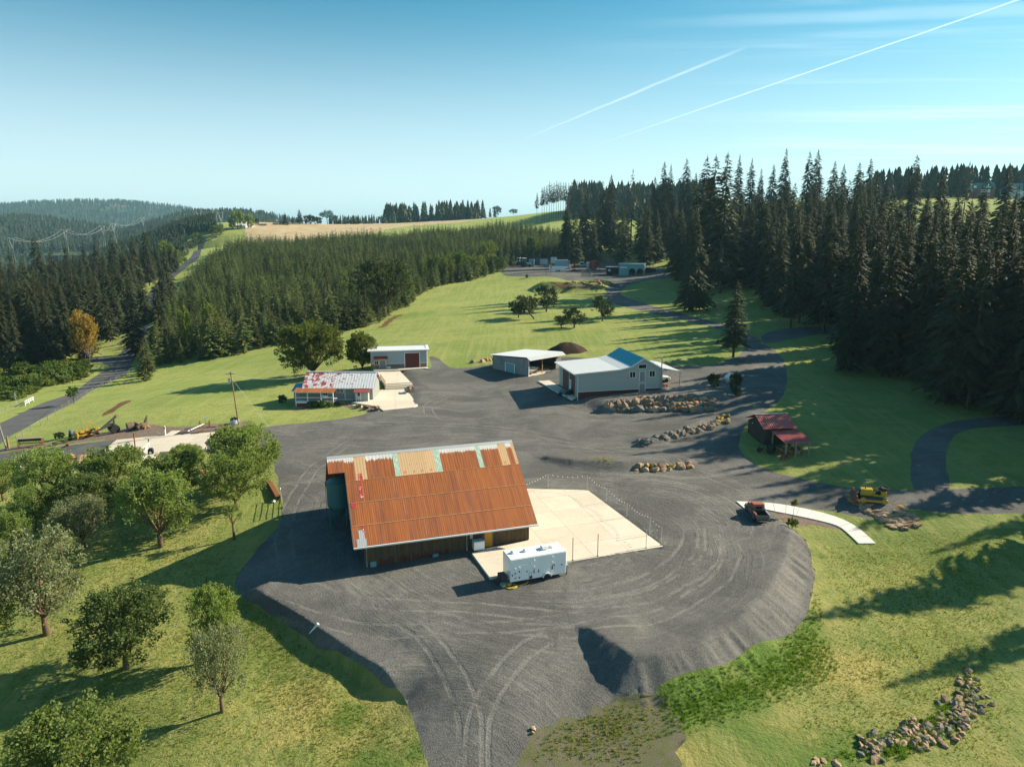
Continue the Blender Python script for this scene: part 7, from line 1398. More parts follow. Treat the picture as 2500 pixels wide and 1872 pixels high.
# orchard gate: leaning rusty beam, dark gate frame
g0, g1 = P(689, 1260), P(686, 1224); gd = thing('steel_gate', g0, math.atan2(g1[1] - g0[1], g1[0] - g0[0]), 'dark steel gate standing open at the orchard corner', 'gate'); gl = float(np.hypot(*(g1 - g0)[:2])) + .8; gh = 1.75
for x in (0, gl): MB().tube([(x, 0, 0), (x, 0, gh)], .05, 6).build('stile', 'dark_steel', gd)
for k in range(5): MB().tube([(0, 0, .25 + k * .34), (gl, 0, .25 + k * .34)], .03, 6).build('rail', 'dark_steel', gd)
for k in range(1, 4): MB().tube([(gl * k / 4, 0, .25), (gl * k / 4, 0, 1.61)], .022, 6).build('bar', 'dark_steel', gd)
b0, b1 = P(657, 1180), P(680, 1223); o = thing('rusty_beam', b0, math.atan2(b1[1] - b0[1], b1[0] - b0[0]), 'long rusty orange trough beam lying along the orchard edge', 'beam'); bl_ = float(np.hypot(*(b1 - b0)[:2])); MB().b2((0, -.3, .45), (bl_, .3, .52)).build('top', 'rust', o); MB().b2((0, -.3, .1), (bl_, -.24, .45)).build('side', 'rust', o); MB().b2((0, .24, .1), (bl_, .3, .45)).build('side', 'rust', o)
for x in (.2, bl_ - .3): MB().b2((x, -.2, -.1), (x + .1, .2, .44)).build('foot', 'dark_steel', o)
p = P(686, 1222); o = thing('gate_post', p, 0, 'pale steel post beside the orchard gate', 'post'); MB().tube([(0, 0, 0), (0, 0, 1.7)], .06, 8).build('post', 'galvanised', o); MB().lathe([(.09, 1.7), (.02, 1.8)], 8).build('cap', 'galvanised', o)
o = thing('white_bag', P(668, 1226), 0, 'small white sack at the end of the rusty beam', 'sack'); MB().lathe([(.1, 0), (.28, .08), (.26, .22), (.08, .3)], 9).build('sack', 'white_paint', o, smooth=True); MB().tube([(0, 0, .28), (.05, 0, .36)], .05, 6).build('knot', 'white_paint', o)
# ------------------------------------------------------------------ left side: apron, gate, machines, poles, fences
slab('concrete_apron', [(255, 1098), (285, 1074), (362, 1066.5), (403, 1063.5), (419, 1052), (440, 1051.5), (420, 1063), (525, 1055), (503, 1076), (498, 1082), (507, 1090), (504, 1097), (390, 1104), (372, 1125), (345, 1127), (352, 1108), (260, 1106)], -.75, .02, (4.5, 4.5), .3, zfun=.07)
def pole(px, pb, pt, r_, mt, label, name='utility_pole', arm=True, lean=0.0, box=False, tilt=(0, 0)):
    b = P(px, pb); h = top_height(px, pt, b); o = thing(name, b, 0, label, 'pole'); MB().tube([(0, 0, -.5), (tilt[0] * .5, tilt[1] * .5, h * .5), (tilt[0], tilt[1], h)], [r_, r_ * .85, r_ * .65], 8).build('pole', mt, o)
    if arm: MB().b2((tilt[0] - .75, tilt[1] - .06, h - .45), (tilt[0] + .75, tilt[1] + .06, h - .32)).build('crossarm', 'wood_grey', o); [MB().lathe([(.05, h - .32), (.06, h - .22), (.03, h - .15)], 6, (tilt[0] + x, tilt[1], 0)).build('insulator', 'pale_blue', o) for x in (-.65, 0.25, .65)]
    if box: MB().lathe([(.22, h - 2.2), (.24, h - 1.3), (.1, h - 1.2)], 10, (tilt[0] - .35, tilt[1], 0)).build('transformer', 'galvanised', o)
    return b, h, o
pb_, ph, po = pole(584, 1042, 907, .15, 'wood_post', 'tall brown utility pole at the end of the mulch bed', box=True, tilt=(-.75, 0))
pb2, ph2, _ = pole(17, 1097, 965, .13, 'wood_grey', 'pale utility pole at the left edge beside the road', arm=False, tilt=(-1.5, 0)); pole(21, 1094, 1065, .22, 'wood_post', 'short thick wooden gate post beside the pale pole', 'gate_post', False)
pole(331, 868, 824, .16, 'wood_grey', 'utility pole with a transformer at the plantation corner by the road', box=True); pole(402, 712, 688, .14, 'wood_grey', 'distant utility pole where the road leaves the wood', arm=False); pole(475, 600, 583, .2, 'wood_grey', 'far utility pole at the top of the visible road', arm=False)
tip = Vector((pb_[0] - .75, pb_[1], pb_[2] + ph))
def wire(a, b, sag, r_, mt, label, name='wire'):
    a = Vector(a); b = Vector(b); o = thing(name, a, 0, label, 'wire'); MB().tube([(b - a) * (i / 14) - Vector((0, 0, sag * 4 * (i / 14) * (1 - i / 14))) for i in range(15)], r_, 4, False).build('cable', mt, o)
g_ = P(655, 1040); wire(tip - Vector((0, 0, 1.0)), g_, .05, .018, 'wire_pale', 'guy wire slanting from the brown pole to the lawn'); hc = FH.w(X0, 2.0, rz_ - .5); wire(tip - Vector((0, 0, .6)), hc, .8, .018, 'wire_pale', 'thin power line from the brown pole to the farmhouse')
# half-barrel planter at the pole
p = P(573, 1034); o = thing('barrel_planter', p, 0, 'pale blue tub planter at the foot of the brown pole', 'planter'); MB().lathe([(.62, 0), (.78, .1), (.8, .75), (.72, .76), (.7, .6)], 16).build('tub', 'pale_blue', o); put('plants', SH[1][1], o, None, (0, 0, .5), (0, 0, 0), (.5, .5, .4))
# red iron post, white steel gate with keypad column
p = P(332, 1108); h_ = top_height(330, 1058, p); o = thing('iron_post', p, 0, 'rust-red iron post in the middle of the concrete apron', 'post'); MB().tube([(0, 0, -.1), (0, 0, h_)], .1, 8).build('post', 'red_post', o); MB().lathe([(.13, h_), (.02, h_ + .1)], 8).build('cap', 'dark_steel', o)
ga, gb_ = P(346, 1127), P(366, 1105); gt_ = thing('white_gate', ga, math.atan2(gb_[1] - ga[1], gb_[0] - ga[0]), 'white tubular steel gate swung open at the apron', 'gate'); gl = float(np.hypot(*(gb_ - ga)[:2])); gh = 2.1
for x in (0, gl): MB().b2((x - .07, -.07, 0), (x + .07, .07, gh + .1)).build('post', 'white_paint', gt_); MB().lathe([(.12, gh + .1), (.16, gh + .2), (.1, gh + .36)], 8, (x, 0, 0)).build('lantern', 'dark_steel', gt_)
for k in range(7): MB().tube([(.05, 0, .25 + k * .28), (gl - .05, 0, .25 + k * .28 + .0)], .022, 6).build('rail', 'white_paint', gt_)
MB().tube([(.1, 0, .25), (gl - .1, 0, 1.9)], .035, 6).build('brace', 'white_paint', gt_)
p = P(369, 1108); o = thing('gate_motor', p, .2, 'black gate motor box with a pale panel on the apron', 'gate motor'); MB().prism([(-.4, 0), (-.4, .7), (-.25, 1.0), (.25, 1.0), (.4, .7), (.4, 0)], -.3, .3, 'y').build('housing', 'black_rubber', o, .04); MB().b2((-.15, -.33, .15), (.15, -.305, .5)).build('panel', 'white_paint', o)
p = P(404, 1063); h_ = top_height(404, 1040, p); o = thing('keypad_post', p, 0, 'slim white keypad post at the back of the apron', 'post'); MB().b2((-.09, -.09, 0), (.09, .09, h_)).build('post', 'white_paint', o, .01); MB().b2((-.12, -.16, h_ - .5), (.12, -.092, h_ - .15)).build('keypad', 'dark_steel', o)
MB_ = thing('bike_rack', P(392, 1061), .1, 'bent wire frame lying on the mulch beside the keypad post', 'frame'); MB().tube([(-.9, 0, .05), (-.6, .1, .5), (0, .15, .1), (.6, .1, .5), (.9, 0, .05)], .03, 5).build('frame', 'galvanised', MB_)
# ---- old yellow crawler with cable canopy frame
a0, a1 = P(182, 1072), P(246, 1056); ca = math.atan2(a1[1] - a0[1], a1[0] - a0[0]); cl = float(np.hypot(*(a1 - a0)[:2])); cm = (a0 + a1) / 2
c_ = thing('old_crawler', (cm[0], cm[1], hz(cm[0], cm[1])), ca + math.pi, 'old yellow crawler tractor with a bare canopy frame on the mulch bed', 'crawler', None, cl / 5.4)
for s in (-1, 1):
    tk = MB().prism([(-1.9, .15), (-2.1, .5), (-1.85, .95), (1.2, .95), (1.5, .55), (1.3, .15)], s * .95 - .25, s * .95 + .25, 'y').build('track', 'rust', c_, .06)
    for i in range(16): MB().b2((-1.8 + i * .19, s * .95 - .27, .955), (-1.68 + i * .19, s * .95 + .27, 1.0)).build('shoe', 'rust', tk)
    MB().beam((-1.0, s * 1.3, .6), (2.3, s * 1.3, .7), .14, .22).build('push_arm', 'machine_yellow', c_)
    for x in (-1.55, -.2): MB().tube([(x, s * .75, 1.2), (x, s * .75, 2.75)], .05, 6).build('canopy_post', 'machine_yellow', c_)
    MB().tube([(-1.55, s * .75, 2.75), (-.85, s * .75, 2.95), (-.2, s * .75, 2.75)], .05, 6).build('canopy_rail', 'machine_yellow', c_)
for x in (-1.55, -.2): MB().tube([(x, -.75, 2.75), (x, .75, 2.75)], .05, 6).build('canopy_bar', 'machine_yellow', c_)
car_body(c_, [(.0, .95), (.0, 1.6), (1.5, 1.5), (1.55, .95)], -.42, .42, 'machine_yellow', 'engine_hood', .05); MB().b2((-1.9, -.7, .95), (-.02, .7, 1.2)).build('deck', 'machine_yellow', c_, .03); MB().b2((-1.85, -.7, 1.21), (-1.35, .7, 1.7)).build('fuel_tank', 'machine_yellow', c_, .08); MB().b2((-1.2, -.4, 1.21), (-.75, .4, 1.4)).build('seat', 'black_rubber', c_, .04)
MB().lathe([(.35, -.45), (.4, -.4), (.4, .4), (.35, .45)], 12, (-2.3, 0, 1.15), 'y').build('winch_drum', 'machine_yellow', c_); MB().tube([(1.0, .1, 1.5), (1.0, .1, 2.1)], .05, 6).build('exhaust', 'rust', c_)
MB().beam((2.3, -1.45, .65), (2.3, 1.45, .65), .25, 1.2).build('blade', 'machine_yellow', c_); MB().beam((1.55, .3, 1.45), (2.35, .3, 1.9), .12).build('blade_mast', 'machine_yellow', c_); MB().beam((1.55, -.3, 1.45), (2.35, -.3, 1.9), .12).build('blade_mast', 'machine_yellow', c_); MB().tube([(2.35, 0, 1.9), (-.2, 0, 2.8)], .02, 4).build('cable', 'machine_yellow', c_)
p = P(174, 1066); o = thing('blue_drum', p, 0, 'small blue and black drum before the old crawler', 'drum'); MB().lathe([(.4, 0), (.42, .3), (.4, .6)], 12).build('base', 'black_rubber', o); MB().lathe([(.3, .61), (.32, .9), (.3, 1.2), (.1, 1.3)], 12).build('drum', 'tractor_blue', o)
# ---- wheeled logging arch behind it
p = P(276, 1056); o = thing('logging_arch', p, ca, 'dark wheeled logging arch with a raised boom behind the yellow crawler', 'implement', None, 1.0)
MB().beam((-3.2, 0, .7), (-.2, 0, 1.5), .22, .3).build('drawbar', 'dark_steel', o); MB().beam((-1.9, 0, 1.0), (.9, 0, 3.0), .25, .35).build('boom', 'dark_steel', o); MB().b2((.7, -.2, 2.85), (1.1, .2, 3.25)).build('fairlead', 'wood_post', o)
for s in (-.8, .8): wheel(o, .2, s, .8, .4, rim='rust', face=1 if s > 0 else -1); MB().beam((.2, s * .6, .85), (.4, 0, 2.4), .16).build('leg', 'dark_steel', o)
# ---- weathered logs / sculpture pair
p = P(325, 1048); o = thing('log_stump', p, ca, 'weathered grey log stump beside the logging arch', 'log', None, .8); MB().tube([(-1.2, 0, .9), (-.2, 0, 1.05), (1.0, .1, .9)], [.85, .8, .7], 12).build('log', 'log_wood', o); MB().b2((-1.0, -.5, -.1), (.8, .5, .3)).build('cradle', 'dark_steel', o)
MB().lathe([(.82, -.02), (.3, -.05), (.02, -.04)], 12, (-1.2, 0, .92), 'x').build('cut_end', 'wood_grey', o)
p = P(352, 1046); o = thing('root_stump', p, ca + .2, 'upright root stump with a tall spike at the end of the machine row', 'stump', None, .8); MB().tube([(-1.6, 0, .5), (-.4, 0, .8), (.5, 0, 1.2), (1.0, 0, 2.9)], [.5, .75, .55, .14], 9).build('trunk', 'log_wood', o)
for k in range(6): a = k * 1.05; MB().tube([(.3, 0, .7), (.3 + .8 * math.cos(a), .7 * math.sin(a), .3), (.3 + 1.5 * math.cos(a), 1.1 * math.sin(a), -.05)], [.3, .18, .06], 6).build('root', 'wood_post', o)
MB().lathe([(.3, -.1), (.34, 0), (.3, .1)], 12, (-.6, -.75, .9), 'y').build('wheel_hub', 'rust', o)
# ---- old grain drill
a0, a1 = P(48, 1093), P(105, 1085); o = thing('grain_drill', (a0 + a1) / 2, math.atan2(a1[1] - a0[1], a1[0] - a0[0]), 'old grain drill with a long dark seed box at the end of the bed', 'implement'); dl_ = float(np.hypot(*(a1 - a0)[:2])); MB().prism([(-.3, 1.0), (-.4, 1.45), (.4, 1.45), (.3, 1.0)], -dl_ / 2, dl_ / 2, 'x').build('seed_box', 'dark_boards', o); MB().b2((-dl_ / 2, -.45, 1.455), (dl_ / 2, .45, 1.52)).build('lid', 'wood_grey', o)
for s in (-1, 1):
    wv = MB(); ring = [(s * dl_ / 2, .65 * math.cos(2 * math.pi * i / 16), .65 + .65 * math.sin(2 * math.pi * i / 16)) for i in range(17)]; wv.tube(ring, .05, 5, False); [wv.beam((s * dl_ / 2, .6 * math.cos(a), .65 + .6 * math.sin(a)), (s * dl_ / 2, -.6 * math.cos(a), .65 - .6 * math.sin(a)), .035) for a in np.linspace(0, math.pi, 6)[:-1]]; wv.build('wheel', 'rust', o)
for i in range(15): x = -dl_ / 2 + .25 + i * (dl_ - .5) / 14; MB().tube([(x, 0, 1.0), (x, .1, .5), (x, .35, .1)], .035, 4).build('seed_tube', 'rust', o)
MB().b2((-dl_ / 2, -.05, .55), (dl_ / 2, .05, .65)).build('axle', 'dark_steel', o); MB().beam((.6, -.4, .6), (1.3, -2.2, .3), .09).build('tongue', 'wood_post', o)
# ---- rusty hand pump on the drive edge
p = P(150, 1112); o = thing('pump_jack', p, .35, 'rusty red walking-beam pump beside the drive', 'implement', None, 1.1); MB().beam((-1.3, 0, .35), (.9, 0, 1.55), .14, .2).build('beam', 'red_post', o); MB().tube([(-.1, 0, 0), (0, 0, 1.0)], .09, 6).build('stand', 'red_post', o); MB().b2((.8, -.12, 1.4), (1.15, .12, 1.75)).build('head', 'rust', o); MB().tube([(1.0, 0, 1.4), (1.2, 0, .7)], .035, 5).build('rod', 'rust', o); MB().b2((-1.4, -.2, 0), (-1.0, .2, .4)).build('foot', 'rust', o)
# ---- hay rake / old mower with two wheels
p = P(500, 1042); o = thing('sickle_mower', p, .25, 'old two-wheeled mower with a pale drawbar on the mulch bed', 'implement', None, 1.1)
for s in (-1, 1):
    wv = MB(); ring = [(s * .75, .55 * math.cos(2 * math.pi * i / 16), .55 + .55 * math.sin(2 * math.pi * i / 16)) for i in range(17)]; wv.tube(ring, .045, 5, False); [wv.beam((s * .75, .5 * math.cos(a), .55 + .5 * math.sin(a)), (s * .75, -.5 * math.cos(a), .55 - .5 * math.sin(a)), .03) for a in np.linspace(0, math.pi, 5)[:-1]]; wv.build('wheel', 'rust', o)
MB().tube([(-.75, 0, .55), (.75, 0, .55)], .06, 6).build('axle', 'rust', o); MB().beam((0, 0, .6), (-2.0, -3.4, .35), .13).build('drawbar', 'white_paint', o); MB().tube([(.1, .2, .6), (.1, .5, 1.3)], .03, 5).build('seat_spring', 'rust', o); MB().lathe([(.05, 1.3), (.26, 1.36), (.3, 1.42)], 10, (.1, .5, 0)).build('seat', 'teal_paint', o); MB().b2((.3, -.9, .1), (1.9, -.75, .2)).build('cutter_bar', 'rust', o)
for px, py, lab in ((448, 1058, 'thin dry branches lying on the mulch by the apron'), (485, 1058, 'low rusty frame lying on the mulch behind the old mower')):
    p = P(px, py); o = thing('scrap_branches', p, .3, lab, 'branches'); [MB().tube([(-1.2 + .3 * k, -.2, .05), (.2 * k - .4, .1 * k - .2, .35), (.9, .2 * k - .4, .15 + .1 * k)], [.05, .035, .015], 5).build('branch', 'rust' if 'rusty' in lab else 'bark', o) for k in range(5)]
# ---- fences
def fence(pxs, n, label, h=1.15, mt='wood_grey', r_=.07, wires=(.35, .7, 1.05), name='wire_fence', grp=None):
    c = [P(*p) for p in pxs]; o = thing(name, (0, 0, 0), 0, label, 'fence'); s = np.r_[0, np.cumsum([np.linalg.norm(c[i + 1] - c[i]) for i in range(len(c) - 1)])]; tops = []
    me = MB().tube([(0, 0, -.3), (0, 0, h)], r_, 5).mesh('post', mt)
    for k in range(n):
        t = s[-1] * k / (n - 1); x, y = (float(np.interp(t, s, [p[i] for p in c])) for i in (0, 1)); z = hz(x, y); put('post', me, o, None, (x, y, z), (random.uniform(-.06, .06), random.uniform(-.06, .06), 0)); tops.append(Vector((x, y, z)))
    for w_ in wires: MB().tube([t + Vector((0, 0, w_)) for t in tops], .012, 3, False).build('wire', 'wire_pale', o)
    return o
fence([(42, 1079), (60, 1062), (97, 1040), (127, 1018), (155, 1000), (187, 980), (217, 962), (257, 943), (300, 922), (316, 912)], 19, 'post and wire fence between the road and the field', 1.25); fence([(0, 1010), (30, 995), (60, 985), (84, 975)], 6, 'low post fence on the far side of the road', 1.1)
fence([(62, 991), (70, 986), (82, 980)], 3, 'short white board rail on the far verge of the road', 1.2, 'white_paint', .09, (), 'rail_fence'); a_, b_ = P(62, 991), P(82, 980); q = [o for o in COL.objects if o.name.startswith('rail_fence')][0]; MB().beam((a_[0], a_[1], a_[2] + 1.1), (b_[0], b_[1], b_[2] + 1.1), .06, .18).build('board', 'white_paint', q); MB().beam((a_[0], a_[1], a_[2] + .6), (b_[0], b_[1], b_[2] + .6), .06, .18).build('board', 'white_paint', q)
p = P(41, 990); o = thing('road_sign', p, -.6, 'blue-grey diamond road sign seen from behind', 'sign'); MB().tube([(0, 0, 0), (0, 0, 2.4)], .05, 6).build('post', 'galvanised', o); MB().prism([(-.75, 2.4), (0, 3.15), (.75, 2.4), (0, 1.65)], -.09, -.06, 'y').build('plate', 'pale_blue', o)
# ------------------------------------------------------------------ machine yard
m1 = lambda x, y: (1240 + x / 5.027, 600 + y / 5.027)
def gp(x, y): return P(*m1(x, y))
# open stable shed with arches
b = gp(1360, 365); e = gp(1668, 362); an = math.atan2(e[1] - b[1], e[0] - b[0]); L_ = float(np.hypot(*(e - b)[:2])); z0 = max(b[2], e[2]); h_ = top_height(m1(1360, 0)[0], m1(0, 230)[1], b)
o = thing('arched_shed', (b[0], b[1], z0), an, 'grey shed with two dark arched openings by the machine yard', 'shed'); pl = .38 * L_
MB().b2((0, 0, -1), (pl, 6, h_)).build('closed_bay', 'teal_paint', o); MB().b2((pl, 5.5, -1), (L_, 6, h_)).build('wall', 'dark_boards', o); MB().b2((L_ - .3, .31, -1), (L_, 5.49, h_)).build('wall', 'teal_paint', o)
ow = (L_ - pl) / 2; m = MB(); oh = h_ * .62; pr = [(pl, h_), (pl, oh)]
for k in range(2):
    c = pl + ow * (k + .5); pr += [(c - ow * .44, -1.0 + 0 * k)] if 0 else []; pr += [(c + ow * .42 * math.cos(a), oh * .45 + oh * .52 * math.sin(a)) for a in np.linspace(math.pi, 0, 9)]
pr += [(L_, oh * .45), (L_, h_)]; m.prism(pr, 0, .3, 'y'); m.build('arched_front', 'teal_paint', o)
for x in (pl + .2, pl + ow, L_ - .15): MB().b2((x - .2, .02, -1), (x + .2, .28, oh * .46)).build('post', 'teal_paint', o)
MB().b2((-.4, -.5, h_ + .01), (L_ + .4, 6.4, h_ + .22)).build('roof', 'zinc', o); MB().b2((pl * .15, -.12, h_ * .62), (pl * .85, -.01, h_ * .72)).build('sign_board', 'white_paint', o)
b = gp(1205, 355); o2 = thing('low_barn', (b[0], b[1], b[2]), an, 'low dark open barn left of the arched shed', 'barn'); lw = float(np.hypot(*(gp(1355, 355) - b)[:2])); lh = top_height(m1(1205, 0)[0], m1(0, 262)[1], b)
MB().b2((0, 5, -1), (lw, 5.2, lh)).build('wall', 'dark_boards', o2); MB().b2((0, 0, -1), (lw * .45, .2, lh - .2)).build('wall', 'dark_boards', o2); MB().b2((0, .21, -1), (.2, 4.99, lh - .2)).build('wall', 'dark_boards', o2); MB().b2((-.3, -.5, lh), (lw, 5.5, lh + .2)).build('roof', 'zinc', o2); MB().b2((lw * .15, -.12, lh * .45), (lw * .35, -.01, lh * .72)).build('window', 'pale_blue', o2); MB().b2((lw * .7, .0, -1), (lw * .74, .2, lh)).build('post', 'dark_boards', o2)
b = gp(1672, 345); o3 = thing('lean_to_shelter', (b[0], b[1], b[2]), an, 'low dark shelter with a sloping roof right of the arched shed', 'shelter'); lw = float(np.hypot(*(gp(1790, 330) - b)[:2])); lh = top_height(m1(1672, 0)[0], m1(0, 262)[1], b); MB().b2((.2, 4.8, -1), (lw, 5, lh - .6)).build('wall', 'dark_boards', o3); MB().add([(.1, -.4, lh), (lw + .5, -.4, lh - .7), (lw + .5, 5.3, lh - .9), (.1, 5.3, lh - .2), (.1, -.4, lh + .15), (lw + .5, -.4, lh - .55), (lw + .5, 5.3, lh - .75), (.1, 5.3, lh - .05)], [(3, 2, 1, 0), (4, 5, 6, 7), (0, 1, 5, 4), (1, 2, 6, 5), (2, 3, 7, 6), (3, 0, 4, 7)]).build('roof', 'zinc', o3)
for x in (.5, lw): MB().b2((x - .15, 0, -1), (x + .15, .3, lh - .7)).build('post', 'dark_boards', o3)
fence([m1(1470, 372), m1(1600, 370), m1(1760, 362), m1(1900, 352), m1(2050, 330)], 14, 'paddock fence in front of the arched shed', 1.6, 'wood_grey', .12, (.5, 1.0, 1.5))
# horse trailer / containers / vehicles
b, e = gp(503, 318), gp(775, 315); an2 = math.atan2(e[1] - b[1], e[0] - b[0]); L_ = float(np.hypot(*(e - b)[:2])); t = thing('gooseneck_trailer', (b[0], b[1], b[2]), an2, 'long white gooseneck stock trailer in the machine yard', 'trailer'); h_ = 3.2
car_body(t, [(0, .9), (0, h_), (L_, h_ - .1), (L_, h_ - 1.3), (L_ * .74, h_ - 1.3), (L_ * .74, .9)], 0, 2.5, 'white_gloss', 'body', .08)
for x in (.8, L_ * .85): MB().b2((x, -.04, h_ - .9), (x + 1.0, -.005, h_ - .35)).build('window', 'glass_dark', t)
for x in (L_ * .35, L_ * .47): wheel(t, x, .15, .5, .3); wheel(t, x, 2.35, .5, .3)
MB().b2((L_ - .6, 1.1, .3), (L_ - .4, 1.4, 1.85)).build('leg', 'dark_steel', t); MB().b2((0, -.02, 1.0), (L_ * .74, -.004, 1.08)).build('trim', 'galvanised', t)
def container(x, y, w, h, d, mt, label, rz=0.0):
    p = gp(x, y); o = thing('container', (p[0], p[1], p[2]), an2 + rz, label, 'container'); MB().b2((0, 0, .15), (w, d, h)).build('body', mt, o, .05)
    for i in range(int(w / .6)): MB().b2((.25 + i * .6, -.07, .35), (.5 + i * .6, -.004, h - .2)).build('rib', mt, o)
    for s in (0, w - .15): MB().b2((s, -.1, .0), (s + .15, .1, h + .03)).build('corner_post', mt, o)
    MB().b2((w * .5 - .03, -.12, .4), (w * .5 + .03, -.072, h - .3)).build('lock_rod', 'galvanised', o); return o
container(580, 252, 9.5, 4.0, 3, 'pale_blue', 'pale blue container behind the gooseneck trailer'); container(960, 290, 2.6, 4.2, 3, 'pale_blue', 'narrow pale container left of the red one'); container(997, 297, 4.4, 5.4, 4, 'tractor_red', 'red shipping container in the machine yard'); container(390, 232, 5.2, 3.6, 3, 'pale_blue', 'small pale container beside the black box'); container(325, 235, 3.4, 4.6, 3, 'dark_steel', 'black box container in the machine yard'); container(525, 220, 4.0, 4.2, 3, 'white_paint', 'white and black box trailer behind the others')
p = gp(905, 268); t = thing('box_truck', (p[0], p[1], p[2]), an2 - 1.45, 'white truck facing the camera in the machine yard', 'truck', None, 1.25); car_body(t, [(-3, .6), (-3, 1.3), (.6, 1.3), (.6, .6)], -1.1, 1.1, 'dark_steel', 'chassis'); car_body(t, [(-3, 1.31), (-3, 3.0), (.5, 3.0), (.5, 1.31)], -1.15, 1.15, 'white_paint', 'cargo_box', .05); car_body(t, [(.62, .6), (.62, 2.5), (1.4, 2.5), (1.9, 1.5), (2.5, 1.35), (2.55, .6)], -1.05, 1.05, 'pale_blue', 'cab', .08)
MB().add([(1.44, -.9, 2.42), (1.44, .9, 2.42), (1.92, .95, 1.55), (1.92, -.95, 1.55)], [(0, 1, 2, 3)]).build('windscreen', 'glass_dark', t)
for x in (-2.0, 1.7):
    for y in (-1.0, 1.0): wheel(t, x, y, .5, .3, rim='white_paint', face=-1 if y < 0 else 1)
MB().b2((2.56, -.8, .75), (2.6, .8, 1.2)).build('grille', 'dark_steel', t)
p = gp(215, 262); tractor((p[0], p[1], p[2]), an2 + .3, 'big teal and white wheeled loader at the left of the machine yard', 'teal_paint', 2.3, True, .8, 'wheel_loader'); p = gp(120, 240); tractor((p[0], p[1], p[2]), an2 + 2.9, 'pale blue machine at the left end of the machine yard', 'pale_blue', 2.0, True, .7, 'wheel_loader'); p = gp(70, 228); tractor((p[0], p[1], p[2]), an2, 'small rusty machine at the far left of the yard', 'rust', 1.6); p = gp(280, 255); container(255, 250, 3.6, 4.4, 3, 'teal_paint', 'teal tank box right of the wheeled loader')
for k, (x, y, mt, lab) in enumerate(((690, 190, 'white_gloss', 'white car parked at the back of the machine yard'), (740, 188, 'teal_paint', 'teal car parked at the back of the machine yard'), (815, 318, 'tractor_red', 'small red car beside the gooseneck trailer'))):
    p = gp(x, y); t = thing('parked_car', (p[0], p[1], p[2]), an2 + .2 * k, lab, 'car'); car_body(t, [(-2.1, .35), (-2.1, .85), (-1.5, .95), (1.4, .95), (2.1, .8), (2.15, .35)], -.85, .85, mt, 'body', .08); car_body(t, [(-1.5, .95), (-1.0, 1.45), (.4, 1.45), (1.1, .95)], -.72, .72, 'glass_dark', 'cabin', .06)
    for wx_ in (-1.3, 1.35):
        for s in (-.8, .8): wheel(t, wx_, s, .32, .2, face=-1 if s < 0 else 1)
a_, b_ = gp(908, 378), gp(1010, 375); o = thing('white_gate', a_, math.atan2(b_[1] - a_[1], b_[0] - a_[0]), 'white bar gate on the edge of the machine yard bank', 'gate'); gl = float(np.hypot(*(b_ - a_)[:2]))
for k in range(5): MB().b2((0, -.06, .5 + k * .75), (gl, .06, .78 + k * .75)).build('rail', 'wood_grey', o)
for x in (0, gl): MB().b2((x - .12, -.12, -.2), (x + .12, .12, 4.2)).build('post', 'wood_grey', o)
o = thing('frame_posts', gp(475, 355), an2, 'pale posts with a crossbar left of the gooseneck trailer', 'posts'); [MB().b2((x - .12, -.12, -.3), (x + .12, .12, 6.5)).build('post', 'wood_grey', o) for x in (0, 2.4)]; MB().b2((-.3, -.1, 6.5), (2.8, .1, 6.75)).build('bar', 'wood_grey', o)
p = gp(235, 395); bush(1240 + 232 / 5.027, 600 + 398 / 5.027, 7, 8, 1, 'small dark bush on the slope left of the machine yard bank')
rock_bed('weedy green-brown growth along the foot of the machine yard bank', 'weeds', [P(1385 + random.random() * 75, 694 + random.uniform(-6, 8)) for _ in range(60)], 1.0, ['rock_yellow', 'rock_brown'], name='weedy_bank', flat=.5)
# ------------------------------------------------------------------ house on the right hill
hh = lambda x, y: (2330 + x / 10.353, 400 + y / 10.353)
YH = 575.0; q = lambda x, y: aty(*hh(x, y), YH)
c = q(765, 800); zg = hz(c[0], YH); o = thing('chalet_house', (c[0], YH, c[2]), 0, 'dark chalet with a tall glazed gable on the right hilltop', 'house'); X = lambda x: q(x, 800)[0] - c[0]; Zq = lambda y: q(765, y)[2] - c[2]
MB().b2((X(560), 0, -6), (X(1010), 8, Zq(640))).build('wall', 'brown_boards', o); MB().prism([(X(630), Zq(640)), (X(800), Zq(470)), (X(950), Zq(640))], -.6, 7, 'y').build('gable', 'dark_boards', o)
m = MB(); a, b_, c2 = (X(520), Zq(640)), (X(800), Zq(455)), (X(1000), Zq(650)); m.prism([(X(500), Zq(650)), (X(560), Zq(480)), (X(1000), Zq(470)), (X(1040), Zq(650))], 1, 9, 'y'); m.build('roof', 'teal_tank', o)
for p0, p1 in (((X(600), Zq(650)), (X(800), Zq(455))), ((X(800), Zq(455)), (X(985), Zq(650)))): MB().beam((p0[0], -1.0, p0[1]), (p1[0], -1.0, p1[1]), 1.2, .3).build('gable_roof', 'white_paint' if p1[0] > p0[0] + 9 else 'teal_tank', o)
for k in range(4): x0 = X(690 + k * 52); hgt = (545, 520, 500, 560)[k]; MB().prism([(x0, Zq(610)), (x0, Zq(hgt + 25)), (x0 + (X(40) - X(0)) * .5, Zq(hgt)), (x0 + X(38) - X(0), Zq(hgt + 20)), (x0 + X(38) - X(0), Zq(610))], -.75, -.61, 'y').build('gable_window', 'pale_blue', o)
for k in range(3): MB().b2((X(650 + k * 84), -.12, Zq(725)), (X(722 + k * 84), -.02, Zq(645))).build('window', 'pale_blue', o); MB().b2((X(640 + k * 84), -.12, Zq(798)), (X(720 + k * 84), -.02, Zq(770))).build('window', 'pale_blue', o)
MB().b2((X(485), .5, Zq(605)), (X(540), .98, Zq(555))).build('window', 'white_paint', o)
